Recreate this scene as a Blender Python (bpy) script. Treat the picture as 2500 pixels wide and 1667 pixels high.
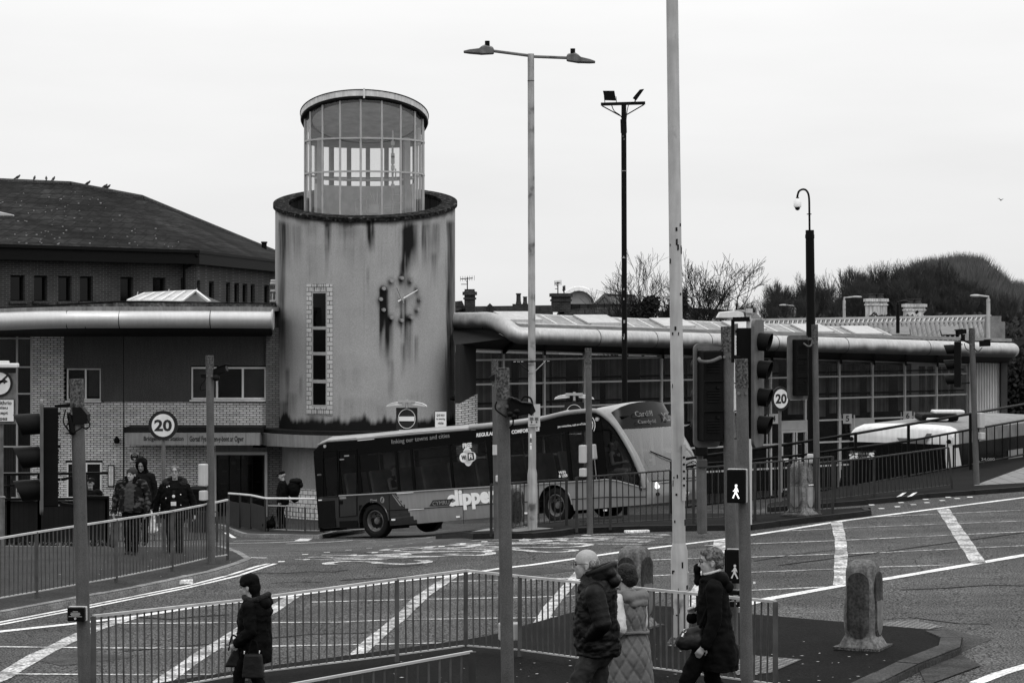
import bpy, bmesh, math, random
import numpy as np
from mathutils import Vector, Matrix, noise
R = math.radians
for o in list(bpy.data.objects): bpy.data.objects.remove(o)
sc = bpy.context.scene
COL = sc.collection
# ---------------------------------------------------------------- camera, light, exposure
F = 5764.0          # focal length in photo pixels (photo 2500 wide)
CZ = 7.0            # eye height above the station apron
cam = bpy.data.cameras.new('camera'); camo = bpy.data.objects.new('camera', cam); COL.objects.link(camo)
camo.location = (0, 0, CZ); camo.rotation_euler = (R(90), 0, 0)
cam.sensor_width = 36; cam.lens = F*36/2500; cam.shift_y = -73.5/2500
cam.clip_start = 1; cam.clip_end = 5000
sc.camera = camo
SUN_EL, SUN_AZ = R(52), R(-35)
w = bpy.data.worlds.new('World'); sc.world = w; w.use_nodes = True
nt = w.node_tree; nt.nodes.clear()
def wn(t, **k):
    n = nt.nodes.new(t)
    for a, b in k.items(): setattr(n, a, b)
    return n
tc = wn('ShaderNodeTexCoord'); sep = wn('ShaderNodeSeparateXYZ'); nt.links.new(tc.outputs['Generated'], sep.inputs[0])
mr = wn('ShaderNodeMapRange'); mr.inputs[1].default_value = 0; mr.inputs[2].default_value = 1; mr.inputs[3].default_value = .80; mr.inputs[4].default_value = 2.0
nt.links.new(sep.outputs['Z'], mr.inputs[0])
nz = wn('ShaderNodeTexNoise'); nz.inputs['Scale'].default_value = 5; nz.inputs['Detail'].default_value = 5
mp = wn('ShaderNodeMapping'); mp.inputs['Scale'].default_value = (1, 1, 5); nt.links.new(tc.outputs['Generated'], mp.inputs[0]); nt.links.new(mp.outputs[0], nz.inputs[0])
mr2 = wn('ShaderNodeMapRange'); mr2.inputs[1].default_value = .3; mr2.inputs[2].default_value = .7; mr2.inputs[3].default_value = .94; mr2.inputs[4].default_value = 1.02
nt.links.new(nz.outputs[0], mr2.inputs[0])
mul = wn('ShaderNodeMath', operation='MULTIPLY'); nt.links.new(mr.outputs[0], mul.inputs[0]); nt.links.new(mr2.outputs[0], mul.inputs[1])
sky = wn('ShaderNodeTexSky'); sky.sky_type = 'NISHITA'; sky.sun_disc = False; sky.sun_elevation = SUN_EL; sky.sun_rotation = SUN_AZ
bw = wn('ShaderNodeRGBToBW'); nt.links.new(sky.outputs[0], bw.inputs[0])
m3 = wn('ShaderNodeMath', operation='MULTIPLY'); m3.inputs[1].default_value = .003; nt.links.new(bw.outputs[0], m3.inputs[0])
ad = wn('ShaderNodeMath', operation='ADD'); nt.links.new(mul.outputs[0], ad.inputs[0]); nt.links.new(m3.outputs[0], ad.inputs[1])
bg = wn('ShaderNodeBackground'); nt.links.new(ad.outputs[0], bg.inputs[0]); bg.inputs[1].default_value = 1.0
wo = wn('ShaderNodeOutputWorld'); nt.links.new(bg.outputs[0], wo.inputs[0])
sl = bpy.data.lights.new('sun', 'SUN'); sl.energy = .8; sl.angle = R(18); sl.color = (1, 1, 1)
so = bpy.data.objects.new('sun', sl); COL.objects.link(so); so.rotation_euler = (R(38), 0, R(-145)+R(180))
sc.view_settings.view_transform = 'Standard'; sc.view_settings.look = 'None'; sc.view_settings.exposure = 0; sc.view_settings.gamma = 1
sc.render.resolution_x = 1024; sc.render.resolution_y = 682

# ---------------------------------------------------------------- ground shape
def sp(t, k): return k*math.log1p(math.exp(t/k)) if t/k < 60 else t
def smin(a, b, k): return b-sp(b-a, k)
def smax(a, b, k): return b+sp(a-b, k)
def HH(x, D):
    xc = smax(smin(x, 16, 1), -16, 1); xt = smax(xc, -5, 1)
    r = 4.5-.032*(xt+1)+.004*(min(D, 120)-30)
    q = 1/(1+math.exp(-(xc-6)/.7))
    D0 = smax(smin(48.6+1.2*xc, 50.2+.3*xc, .5), 45.4, .5)+1.45*sp(xc-4.2, .7)
    h = r+(.080+.6*q)*sp(D-D0, 1.-.6*q)
    cap = smax(6.5+.045*(smin(D, 78, 1)-66), 5.9, .2)
    h = smin(h, cap, .12)
    return h-.10*sp(26-D, .7)+.10*sp(21-D, .7)
def g(x, y): return CZ-HH(x, y)
def hit(u, v, off=0.0):
    f = lambda D: CZ-(v-760)*D/F-off-g((u-1250)/F*D, D)
    d = 14.0
    while f(d) > 0 and d < 200: d += .4
    a, b = d-.4, d
    for _ in range(24):
        m = (a+b)/2
        if f(m) > 0: a = m
        else: b = m
    x = (u-1250)/F*b
    return Vector((x, b, g(x, b)))
def P(u, v, D): return Vector(((u-1250)/F*D, D, CZ-(v-760)*D/F))
def pxh(n, D): return n*D/F

# ---------------------------------------------------------------- materials (all grey: the photo is monochrome)
MATS = {}
def mat(name, base, rough=.7, metal=0, var=.15, vs=3.0, bump=0, bs=40, spec=.22, streak=0, coat=0, speck=0, sps=60, spv=.3, extra=None):
    if name in MATS: return MATS[name]
    m = bpy.data.materials.new(name); m.use_nodes = True; MATS[name] = m
    n, l = m.node_tree.nodes, m.node_tree.links
    if base < .4: base *= (base/.4)**.22      # deepens the darker base colours for stronger contrast
    b = n['Principled BSDF']
    b.inputs['Roughness'].default_value = rough; b.inputs['Metallic'].default_value = metal
    b.inputs['Specular IOR Level'].default_value = spec; b.inputs['Coat Weight'].default_value = coat
    t = n.new('ShaderNodeTexCoord')
    src = t.outputs['Object']
    val = None
    def noise_f(scale, lo, hi, detail=4, stretch=None, a=.3, z=.7):
        nn = n.new('ShaderNodeTexNoise'); nn.inputs['Scale'].default_value = scale; nn.inputs['Detail'].default_value = detail
        if stretch:
            mm = n.new('ShaderNodeMapping'); mm.inputs['Scale'].default_value = stretch; l.new(src, mm.inputs[0]); l.new(mm.outputs[0], nn.inputs[0])
        else: l.new(src, nn.inputs[0])
        r = n.new('ShaderNodeMapRange'); r.inputs[1].default_value = a; r.inputs[2].default_value = z; r.inputs[3].default_value = lo; r.inputs[4].default_value = hi
        l.new(nn.outputs[0], r.inputs[0]); return r.outputs[0]
    def mulf(a, b_):
        k = n.new('ShaderNodeMath'); k.operation = 'MULTIPLY'
        for i, q in enumerate((a, b_)):
            if isinstance(q, (int, float)): k.inputs[i].default_value = q
            else: l.new(q, k.inputs[i])
        return k.outputs[0]
    val = mulf(base, noise_f(vs, 1-var, 1+var))
    if streak: val = mulf(val, noise_f(2.2, 1-streak, 1+streak*.4, 5, (6, 6, .5)))
    if speck: val = mulf(val, noise_f(sps, 1-speck, 1+speck, 2, None, .36, .64))
    if extra: val = extra(n, l, src, val, mulf, noise_f)
    l.new(val, b.inputs['Base Color'])
    if bump:
        nn = n.new('ShaderNodeTexNoise'); nn.inputs['Scale'].default_value = bs; nn.inputs['Detail'].default_value = 3; l.new(src, nn.inputs[0])
        bp = n.new('ShaderNodeBump'); bp.inputs['Strength'].default_value = bump; bp.inputs['Distance'].default_value = .02
        l.new(nn.outputs[0], bp.inputs['Height']); l.new(bp.outputs[0], b.inputs['Normal'])
    return m
def brick_extra(w_, h_, mort, dark, offs=.5, ax='XZ', msz=.012):
    def f(n, l, src, val, mulf, noise_f):
        s = n.new('ShaderNodeSeparateXYZ'); l.new(src, s.inputs[0]); c = n.new('ShaderNodeCombineXYZ')
        l.new(s.outputs['X'], c.inputs[0]); l.new(s.outputs['Z'] if ax == 'XZ' else s.outputs['Y'], c.inputs[1])
        b = n.new('ShaderNodeTexBrick'); l.new(c.outputs[0], b.inputs['Vector'])
        b.inputs['Scale'].default_value = 1; b.inputs['Brick Width'].default_value = w_; b.inputs['Row Height'].default_value = h_; b.inputs['Mortar Size'].default_value = msz
        b.inputs['Mortar Smooth'].default_value = .2; b.offset = offs
        b.inputs['Color1'].default_value = (1, 1, 1, 1); b.inputs['Color2'].default_value = (dark,)*3+(1,); b.inputs['Mortar'].default_value = (mort,)*3+(1,)
        return mulf(val, b.outputs['Color'])
    return f
def wear_extra(scale, thr, lo, hi):
    def f(n, l, src, val, mulf, noise_f):
        return mulf(val, noise_f(scale, lo, hi, 6, None, thr, thr+.12))
    return f
def glassmat(name, tint, mixf, rough=.03, gl=.12):
    if name in MATS: return MATS[name]
    m = bpy.data.materials.new(name); m.use_nodes = True; MATS[name] = m
    n, l = m.node_tree.nodes, m.node_tree.links
    n.remove(n['Principled BSDF']); o = n['Material Output']
    tr = n.new('ShaderNodeBsdfTransparent'); tr.inputs[0].default_value = (tint,)*3+(1,)
    df = n.new('ShaderNodeBsdfDiffuse'); df.inputs[0].default_value = (gl,)*3+(1,)
    gs = n.new('ShaderNodeBsdfGlossy'); gs.inputs['Roughness'].default_value = rough; gs.inputs[0].default_value = (.9,)*3+(1,)
    lw = n.new('ShaderNodeLayerWeight'); pw = n.new('ShaderNodeMath'); pw.operation = 'POWER'; pw.inputs[1].default_value = 4; l.new(lw.outputs['Facing'], pw.inputs[0]); fr = n.new('ShaderNodeMath'); fr.operation = 'MULTIPLY_ADD'; fr.inputs[1].default_value = .7; fr.inputs[2].default_value = .035; l.new(pw.outputs[0], fr.inputs[0])
    a = n.new('ShaderNodeMixShader'); a.inputs[0].default_value = mixf; l.new(tr.outputs[0], a.inputs[1]); l.new(df.outputs[0], a.inputs[2])
    b = n.new('ShaderNodeMixShader'); l.new(fr.outputs[0], b.inputs[0]); l.new(a.outputs[0], b.inputs[1]); l.new(gs.outputs[0], b.inputs[2])
    l.new(b.outputs[0], o.inputs[0]); return m
def emis(name, s):
    m = bpy.data.materials.new(name); m.use_nodes = True; MATS[name] = m
    b = m.node_tree.nodes['Principled BSDF']; b.inputs['Emission Color'].default_value = (1, 1, 1, 1); b.inputs['Emission Strength'].default_value = s
    b.inputs['Base Color'].default_value = (.8 if s > .5 else .1,)*3+(1,); return m
def asphalt_extra(n, l, src, val, mulf, noise_f):
    a = mulf(noise_f(.35, .75, 1.25, 5, (1, .35, 1)), noise_f(.9, .78, 1.15, 4, (.18, 1.4, 1)))
    b = noise_f(2.5, .9, 1.08, 6)
    v = n.new('ShaderNodeTexVoronoi'); v.feature = 'DISTANCE_TO_EDGE'; v.inputs['Scale'].default_value = .22
    mm = n.new('ShaderNodeMapping'); mm.inputs['Scale'].default_value = (1, 1, 1)
    nn = n.new('ShaderNodeTexNoise'); nn.inputs['Scale'].default_value = 1.3; nn.inputs['Detail'].default_value = 6; l.new(src, nn.inputs[0])
    mx = n.new('ShaderNodeMix'); mx.data_type = 'VECTOR'; mx.inputs[0].default_value = .35
    l.new(src, mx.inputs[4]); l.new(nn.outputs['Color'], mx.inputs[5]); l.new(mx.outputs[1], v.inputs['Vector'])
    r = n.new('ShaderNodeMapRange'); r.inputs[1].default_value = 0; r.inputs[2].default_value = .004; r.inputs[3].default_value = .35; r.inputs[4].default_value = 1
    l.new(v.outputs['Distance'], r.inputs[0])
    return mulf(mulf(mulf(val, a), b), r.outputs[0])
M_asph = mat('asphalt', .095, .95, var=.12, vs=.8, speck=1.0, sps=38, bump=.9, bs=34, extra=asphalt_extra, spec=.1)
M_pav = mat('dark_tarmac', .012, .95, var=.3, vs=1.5, speck=.55, sps=30, bump=.3, bs=30, spec=.08)
M_pav2 = mat('tarmac_footway', .052, .95, var=.25, vs=1.2, speck=.4, sps=30, bump=.3, bs=30, spec=.1)
M_slab = mat('tactile_paving', .22, .9, var=.15, extra=brick_extra(.4, .4, .5, .85, 0, 'XY', .02), speck=.2)
M_kerb = mat('kerb_concrete', .20, .9, var=.3, vs=2.5, speck=.35, sps=40, bump=.3)
M_kerbd = mat('dark_kerb', .018, .85, var=.4, vs=2.5, speck=.3, sps=40, bump=.3)
M_paint = mat('road_paint', .62, .8, var=.2, vs=1.2, speck=.35, sps=28, extra=wear_extra(2.2, .30, .45, 1.0))
M_paintw = mat('worn_road_paint', .40, .85, var=.25, vs=1, speck=.6, sps=24, extra=wear_extra(3.2, .42, .45, 1.0))
M_galv = mat('galvanised_steel', .16, .55, .35, var=.3, vs=6, streak=.3)
M_galvd = mat('dull_galvanised_steel', .055, .55, .3, var=.35, vs=6, streak=.3)
M_gpaint = mat('grey_pole_paint', .105, .6, var=.15, vs=5, streak=.2, speck=.2, sps=80)
M_sleeve = mat('weathered_sleeve', .085, .9, var=.4, vs=14, speck=.7, sps=45, bump=.5)
M_lpole = mat('light_grey_column', .38, .6, var=.12, vs=4, streak=.2, extra=wear_extra(2.6, .27, .3, 1.0))
M_black = mat('black_paint', .005, .5, var=.3, vs=5, spec=.1)
M_blackm = mat('matt_black_plastic', .007, .7, var=.3, vs=8, spec=.1)
M_railtop = mat('highlit_rail', .42, .45, .3, var=.2, vs=4)  # paler than the bars: bright sky highlight painted into the rail colour
M_hood = mat('signal_hood', .011, .6, var=.3, vs=8, spec=.1)
M_sgrey = mat('signal_board_grey', .12, .6, var=.2, vs=6, streak=.15)
M_white = mat('white_sheet', .72, .5, var=.05)
M_signw = mat('sign_white', .6, .5, var=.08, streak=.1)
M_signd = mat('sign_dark', .03, .5, var=.1)
M_signg = mat('sign_backing_grey', .06, .5, var=.15)
M_box = mat('pale_box', .4, .5, var=.08, streak=.15)
M_glassd = mat('dark_glass', .004, .06, var=.2, spec=.15)
# ---------------------------------------------------------------- mesh helpers
class MB:
    def __init__(s): s.v = []; s.f = []
    def add(s, vs, fs):
        o = len(s.v); s.v += [tuple(p) for p in vs]; s.f += [tuple(i+o for i in f) for f in fs]; return s
    def box(s, c, size, rot=None):
        x, y, z = (q/2 for q in size)
        vs = [Vector((a*x, b*y, k*z)) for a in (-1, 1) for b in (-1, 1) for k in (-1, 1)]
        if rot is not None: vs = [rot @ q for q in vs]
        c = Vector(c)
        return s.add([c+q for q in vs], [(0, 1, 3, 2), (4, 6, 7, 5), (0, 4, 5, 1), (2, 3, 7, 6), (0, 2, 6, 4), (1, 5, 7, 3)])
    def tube(s, pts, r, n=10, caps=True, flat=None):
        pts = [Vector(p) for p in pts]; rs = r if isinstance(r, (list, tuple)) else [r]*len(pts)
        up = Vector((0, 0, 1)); o = len(s.v); N = len(pts); prev = None
        for i, p in enumerate(pts):
            if i == 0: t = pts[1]-p
            elif i == N-1: t = p-pts[i-1]
            else: t = (pts[i+1]-p).normalized()+(p-pts[i-1]).normalized()
            t = t.normalized() if t.length > 1e-9 else (prev or Vector((0, 0, 1)))
            if prev is None: a = t.cross(up if abs(t.z) < .9 else Vector((1, 0, 0))).normalized()
            else: a = (a-t*a.dot(t)).normalized()
            b = t.cross(a); prev = t
            for k in range(n):
                th = 2*math.pi*(k+.5)/n
                q = p+(a*math.cos(th)+b*math.sin(th))*rs[i]
                s.v.append(tuple(q))
        for i in range(N-1):
            for k in range(n):
                k2 = (k+1) % n
                s.f.append((o+i*n+k, o+i*n+k2, o+(i+1)*n+k2, o+(i+1)*n+k))
        if caps: s.f.append(tuple(o+k for k in range(n))[::-1]); s.f.append(tuple(o+(N-1)*n+k for k in range(n)))
        return s
    def beam(s, a, b, wd, ht, up=Vector((0, 0, 1))):
        a, b = Vector(a), Vector(b); t = (b-a).normalized()
        sd = t.cross(up)
        sd = sd.normalized() if sd.length > 1e-6 else Vector((1, 0, 0)); u = sd.cross(t)
        vs = [p+sd*wd/2*i+u*ht/2*j for p in (a, b) for i in (-1, 1) for j in (-1, 1)]
        return s.add(vs, [(0, 1, 3, 2), (4, 6, 7, 5), (0, 4, 5, 1), (2, 3, 7, 6), (0, 2, 6, 4), (1, 5, 7, 3)])
    def lathe(s, prof, n=24, c=(0, 0, 0), axis='z'):
        o = len(s.v); c = Vector(c)
        for r, z in prof:
            for k in range(n):
                th = 2*math.pi*k/n
                q = Vector((r*math.cos(th), r*math.sin(th), z))
                if axis == 'y': q = Vector((q.x, q.z, q.y))
                if axis == 'x': q = Vector((q.z, q.x, q.y))
                s.v.append(tuple(c+q))
        for i in range(len(prof)-1):
            for k in range(n):
                k2 = (k+1) % n
                s.f.append((o+i*n+k, o+i*n+k2, o+(i+1)*n+k2, o+(i+1)*n+k))
        s.f.append(tuple(o+k for k in range(n))[::-1]); s.f.append(tuple(o+(len(prof)-1)*n+k for k in range(n)))
        return s
    def prism(s, poly, vec):     # poly: list of 3D points, extruded along vec
        vec = Vector(vec); n = len(poly); o = len(s.v)
        s.v += [tuple(Vector(p)) for p in poly]+[tuple(Vector(p)+vec) for p in poly]
        s.f.append(tuple(range(o, o+n))[::-1]); s.f.append(tuple(range(o+n, o+2*n)))
        for i in range(n):
            j = (i+1) % n; s.f.append((o+i, o+j, o+n+j, o+n+i))
        return s
    def slab(s, p0, p1, p2, p3, th):   # quad with thickness along its normal (away from camera by default sign)
        p = [Vector(q) for q in (p0, p1, p2, p3)]; nrm = (p[1]-p[0]).cross(p[3]-p[0]).normalized()
        return s.prism(p, nrm*th)
    def build(s, name, m, parent=None, smooth=False, bevel=0, M=None, bseg=2):
        me = bpy.data.meshes.new(name); me.from_pydata(s.v, [], s.f)
        bm = bmesh.new(); bm.from_mesh(me); bmesh.ops.recalc_face_normals(bm, faces=bm.faces); bm.to_mesh(me); bm.free()
        ms = m if isinstance(m, list) else [m]
        for q in ms: me.materials.append(q)
        if smooth:
            for p in me.polygons: p.use_smooth = True
            try: me.set_sharp_from_angle(angle=R(40))
            except Exception: pass
        ob = bpy.data.objects.new(name, me); COL.objects.link(ob)
        if parent is not None: ob.parent = parent
        if M is not None: ob.matrix_local = M
        if bevel:
            bv = ob.modifiers.new('bevel', 'BEVEL'); bv.width = bevel; bv.segments = bseg; bv.limit_method = 'ANGLE'
        return ob
def tag(o, label=None, cat=None, group=None, kind=None):
    if label: o['label'] = label
    if cat: o['category'] = cat
    if group: o['group'] = group
    if kind: o['kind'] = kind
    return o
def empty(name, loc, label, cat, group=None, M=None):
    o = bpy.data.objects.new(name, None); COL.objects.link(o); o.empty_display_size = .2
    if M is not None: o.matrix_world = M
    else: o.location = loc
    return tag(o, label, cat, group)
def local(par):      # helper: parts are modelled in world space and parented to an unrotated empty
    return Matrix.Translation(par.location).inverted()
class W(MB):         # world-space builder: subtracts the parent's location
    def build(s, name, m, parent=None, **k):
        if parent is not None:
            root = parent; off = Vector((0, 0, 0))
            while root is not None: off += root.location; root = root.parent
            s.v = [tuple(Vector(p)-off) for p in s.v]
        return MB.build(s, name, m, parent, **k)
def copy_tree(o, parent=None):
    c = o.copy(); COL.objects.link(c); c.parent = parent
    for ch in [q for q in bpy.data.objects if q.parent == o]: copy_tree(ch, c)
    return c
# ---- text as mesh, fitted into a box
FONT = None
def text(s, w_, h_, origin, right, up, m, name='lettering', parent=None, bold=0.0, th=.004, fit='both', shear=0, align='c'):
    cu = bpy.data.curves.new(name, 'FONT'); cu.body = s; cu.size = 1; cu.offset = bold; cu.shear = shear; cu.resolution_u = 3
    cu.align_x = 'LEFT'; ob = bpy.data.objects.new('tmp', cu); COL.objects.link(ob)
    dg = bpy.context.evaluated_depsgraph_get(); dg.update()
    me = bpy.data.meshes.new_from_object(ob.evaluated_get(dg)); bpy.data.objects.remove(ob); 
    co = np.array([v.co[:] for v in me.vertices]); mn, mx = co.min(0), co.max(0)
    sx = w_/(mx[0]-mn[0]); sy = h_/(mx[1]-mn[1])
    if fit == 'h': sx = sy
    if fit == 'w': sy = sx
    right = Vector(right).normalized(); up = Vector(up).normalized(); nr = right.cross(up)
    O = Vector(origin); tw = sx*(mx[0]-mn[0]); thh = sy*(mx[1]-mn[1])
    off = Vector((0, 0, 0)); q = parent
    while q is not None:
        if q.matrix_parent_inverse: pass
        off += q.location; q = q.parent
    vs = []
    for c in co:
        a = (c[0]-mn[0])*sx-(tw/2 if align == 'c' else 0); b = (c[1]-mn[1])*sy-(thh/2 if align == 'c' else 0)
        vs.append(O+right*a+up*b+nr*th/2)
    if parent is not None and not getattr(text, 'raw', False): vs = [v-off for v in vs]
    fs = [tuple(p.vertices) for p in me.polygons]; bpy.data.meshes.remove(me)
    me = bpy.data.meshes.new(name); me.from_pydata(vs, [], fs)
    bm = bmesh.new(); bm.from_mesh(me); r = bmesh.ops.extrude_face_region(bm, geom=bm.faces[:])
    bmesh.ops.translate(bm, vec=-nr*th, verts=[e for e in r['geom'] if isinstance(e, bmesh.types.BMVert)])
    bmesh.ops.recalc_face_normals(bm, faces=bm.faces); bm.to_mesh(me); bm.free()
    me.materials.append(m); o = bpy.data.objects.new(name, me); COL.objects.link(o)
    if parent is not None: o.parent = parent
    return o
# ---- ground-following sheets
def drape(poly, off, cell, name, m, kind='structure', parent=None, inset=0):
    bm = bmesh.new(); vs = [bm.verts.new((p[0], p[1], 0)) for p in poly]; f = bm.faces.new(vs)
    bmesh.ops.triangulate(bm, faces=bm.faces[:])
    xs = [p[0] for p in poly]; ys = [p[1] for p in poly]
    for ax, lo, hi in ((0, min(xs), max(xs)), (1, min(ys), max(ys))):
        k = math.ceil(lo/cell)
        while k*cell < hi:
            pc = [0, 0, 0]; pc[ax] = k*cell; no = [0, 0, 0]; no[ax] = 1
            bmesh.ops.bisect_plane(bm, geom=bm.verts[:]+bm.edges[:]+bm.faces[:], plane_co=pc, plane_no=no); k += 1
    for v in bm.verts: v.co.z = g(v.co.x, v.co.y)+off
    bmesh.ops.triangulate(bm, faces=bm.faces[:]); bmesh.ops.recalc_face_normals(bm, faces=bm.faces)
    if bm.faces and sum(q.normal.z for q in bm.faces) < 0: bmesh.ops.reverse_faces(bm, faces=bm.faces)
    me = bpy.data.meshes.new(name); bm.to_mesh(me); bm.free(); me.materials.append(m)
    for p in me.polygons: p.use_smooth = True
    o = bpy.data.objects.new(name, me); COL.objects.link(o)
    if parent is not None: o.parent = parent
    elif kind: o['kind'] = kind
    return o
def area(p): return sum(p[i][0]*p[(i+1) % len(p)][1]-p[(i+1) % len(p)][0]*p[i][1] for i in range(len(p)))/2
def raised(poly, h, name, mtop, mk, skip=(), kw=.15, stone=.91):
    if area(poly) < 0:
        n = len(poly); poly = poly[::-1]; skip = [(n-2-i) % n for i in skip]
    top = drape(poly, h, .8, name, mtop)
    rng = random.Random(len(name)+len(poly))
    k = MB(); n = len(poly)
    for i in range(n):
        a, b = Vector(poly[i]), Vector(poly[(i+1) % n])
        d = b-a; L = d.length
        if L < .05: continue
        d /= L; nr = Vector((-d.y, d.x))
        if i in skip: 
            # plain low upstand so no gap shows
            kk = max(1, int(L/.8))
            for j in range(kk):
                p, q = a+d*L*j/kk, a+d*L*(j+1)/kk
                k.add([(p.x, p.y, g(p.x, p.y)-.1), (q.x, q.y, g(q.x, q.y)-.1), (q.x, q.y, g(q.x, q.y)+h), (p.x, p.y, g(p.x, p.y)+h)], [(0, 1, 2, 3)])
            continue
        m_ = max(1, round(L/stone))
        for j in range(m_):
            j0, j1 = L*j/m_+.004, L*(j+1)/m_-.006
            dz = rng.uniform(-.004, .006)
            pp = [a+d*j0, a+d*j1]; z = [g(q.x, q.y) for q in pp]
            vs = []
            for q, zz in zip(pp, z):
                for off, hh in ((0, -.12), (0, h-.02), (.02, h+.004+dz), (kw, h+.006+dz), (kw, -.12)):
                    r_ = q+nr*off; vs.append((r_.x, r_.y, zz+hh))
            k.add(vs, [(0, 1, 6, 5), (1, 2, 7, 6), (2, 3, 8, 7), (3, 4, 9, 8), (0, 4, 3, 2, 1), (5, 6, 7, 8, 9)])
    k.build('kerb', mk, top)
    return top
def strip(pts, wd, name='road_marking', m=None, off=.008, parent=None):
    """painted line following ground through photo points"""
    q = [hit(u, v) for u, v in pts]; xy = [Vector((a.x, a.y)) for a in q]
    fine = [xy[0]]
    for a, b in zip(xy, xy[1:]):
        L = (b-a).length; k = max(1, int(L/.5))
        fine += [a+(b-a)*j/k for j in range(1, k+1)]
    mb = MB(); N = len(fine); vs = []
    for i, p in enumerate(fine):
        t = (fine[min(i+1, N-1)]-fine[max(i-1, 0)]).normalized(); nr = Vector((-t.y, t.x))
        for s_ in (-.5, -.17, .17, .5):
            r_ = p+nr*wd*s_*(1+.06*math.sin(i*1.7)+.04*math.sin(i*.6)); vs.append((r_.x, r_.y, g(r_.x, r_.y)+off))
    fs = [(i*4+k, i*4+k+1, i*4+k+5, i*4+k+4) for i in range(N-1) for k in range(3)]
    return vs, fs
# ---------------------------------------------------------------- GROUND
def ground():
    def grid(x0, x1, y0, y1, c):
        nx, ny = int(round((x1-x0)/c)), int(round((y1-y0)/c)); vs = []; fs = []
        for j in range(ny+1):
            for i in range(nx+1):
                x, y = x0+i*c, y0+j*c; vs.append((x, y, g(x, y)))
        for j in range(ny):
            for i in range(nx):
                a = j*(nx+1)+i; fs.append((a, a+1, a+nx+2, a+nx+1))
        return vs, fs
    vs, fs = grid(-22, 22, 12, 100, .5)
    # skirt to the horizon
    m = MB(); m.add(vs, fs)
    nx, ny = 88, 176
    edge = [(i, 0) for i in range(nx+1)]+[(nx, j) for j in range(1, ny+1)]+[(i, ny) for i in range(nx-1, -1, -1)]+[(0, j) for j in range(ny-1, 0, -1)]
    ids = [j*(nx+1)+i for i, j in edge]; base = len(m.v); outer = []
    for k, i in enumerate(ids):
        x, y, z = m.v[i]; dx, dy = x, y-56; s = 40.0
        X, Y = dx*s, 56+dy*s
        m.v.append((X, Y, z)); 
    n = len(ids)
    for k in range(n): m.f.append((ids[k], ids[(k+1) % n], base+(k+1) % n, base+k))
    o = m.build('ground', M_asph, smooth=True); o['kind'] = 'structure'
ground()
def hp(l): return [tuple(hit(u, v)[:2]) for u, v in l]
# pavements, islands (outlines read off the photo at road level)
left_pav = hp([(-120, 1531), (0, 1512.7), (67.6, 1499.5), (171, 1480), (264, 1463), (344.5, 1448), (415, 1433.5), (471, 1420), (524, 1409), (564, 1397), (593.5, 1387), (616.6, 1377.5), (596, 1364), (573, 1354), (545, 1346)])
lx = left_pav+[(left_pav[-1][0]-5, left_pav[-1][1]+1.2), (-22, 49.2), (-22, left_pav[0][1]-2)]
raised(lx, .11, 'pavement', M_pav2, M_kerb, skip=(len(lx)-1, len(lx)-2))
sp_ = hp([(520, 1286), (543, 1291), (592, 1311), (640, 1313), (780, 1315), (826, 1303), (900, 1299)])
raised(sp_+[(sp_[-1][0]+.5, 76.5), (-1.5, 86), (-22, 86), (-22, sp_[0][1]+.2)], .10, 'station_pavement', M_pav2, M_kerb, skip=(7, 8, 9, 6))
isl = hp([(1079.5, 1315), (1155, 1316), (1300, 1316), (1370, 1309), (1405, 1303), (1560, 1298), (1700, 1296), (1836, 1294), (1972, 1277), (2128, 1259), (2118, 1250)])
back = hp([(1960, 1260), (1850, 1266)])+[(isl[6][0]-.3, isl[6][1]+1.6), (isl[4][0]+.2, isl[4][1]+2.2), (isl[2][0], isl[2][1]+3.4), (isl[1][0], isl[1][1]+3.2), (isl[0][0]-.05, isl[0][1]+1.4)]
raised(isl+back, .11, 'traffic_island', M_pav, M_kerbd)
rp = hp([(1880, 1250), (1960, 1244), (2120, 1231.6), (2190, 1225), (2264.6, 1216), (2380, 1208), (2500, 1199), (2640, 1190)])
raised(rp+[(18, 66), (14.3, 66.0), (12.2, 63.3), (10, 60.2), (8.6, 58.0), (7, 56.2), (6.0, 55.6)], .10, 'footway', M_pav, M_kerbd, skip=(7, 8, 9, 10, 11, 12, 13, 14))
tp = hp([(2376, 1196), (2440, 1192), (2560, 1186), (2560, 1140), (2500, 1150), (2430, 1176)])
drape(tp, .106, .5, 'tactile_paving', M_slab)
tp = hp([(1150, 1311), (1260, 1311.5), (1352, 1303), (1300, 1300), (1190, 1302)])
drape(tp, .1165, .5, 'tactile_paving', M_slab)
fg = hp([(2309, 1557), (2351, 1575), (2347, 1598), (2243, 1640), (2190, 1667), (2120, 1702), (2000, 1780)])
fgb = hp([(360, 1690), (623, 1648), (964, 1602), (1140, 1578), (1204, 1566), (1283, 1542), (1399, 1510), (1500, 1497), (1591, 1494), (1681, 1498), (1800, 1512), (1900, 1521), (2060, 1535), (2165, 1545)])
raised(fg+[(3.4, 17), (-9, 17), (-9, 24.4)]+fgb, .10, 'front_pavement', M_pav, mat('front_kerb', .06, .9, var=.4, vs=2, speck=.4, sps=30, bump=.4), skip=tuple(range(6, 24)), kw=.28, stone=2.2)
drape(hp([(2246, 1640), (2345, 1600), (2396, 1626), (2330, 1650), (2262, 1675)]), .018, .4, 'kerb_ramp', mat('kerb_ramp', .05, .95, var=.5, vs=3, speck=.5, sps=30, bump=.6))
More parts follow.
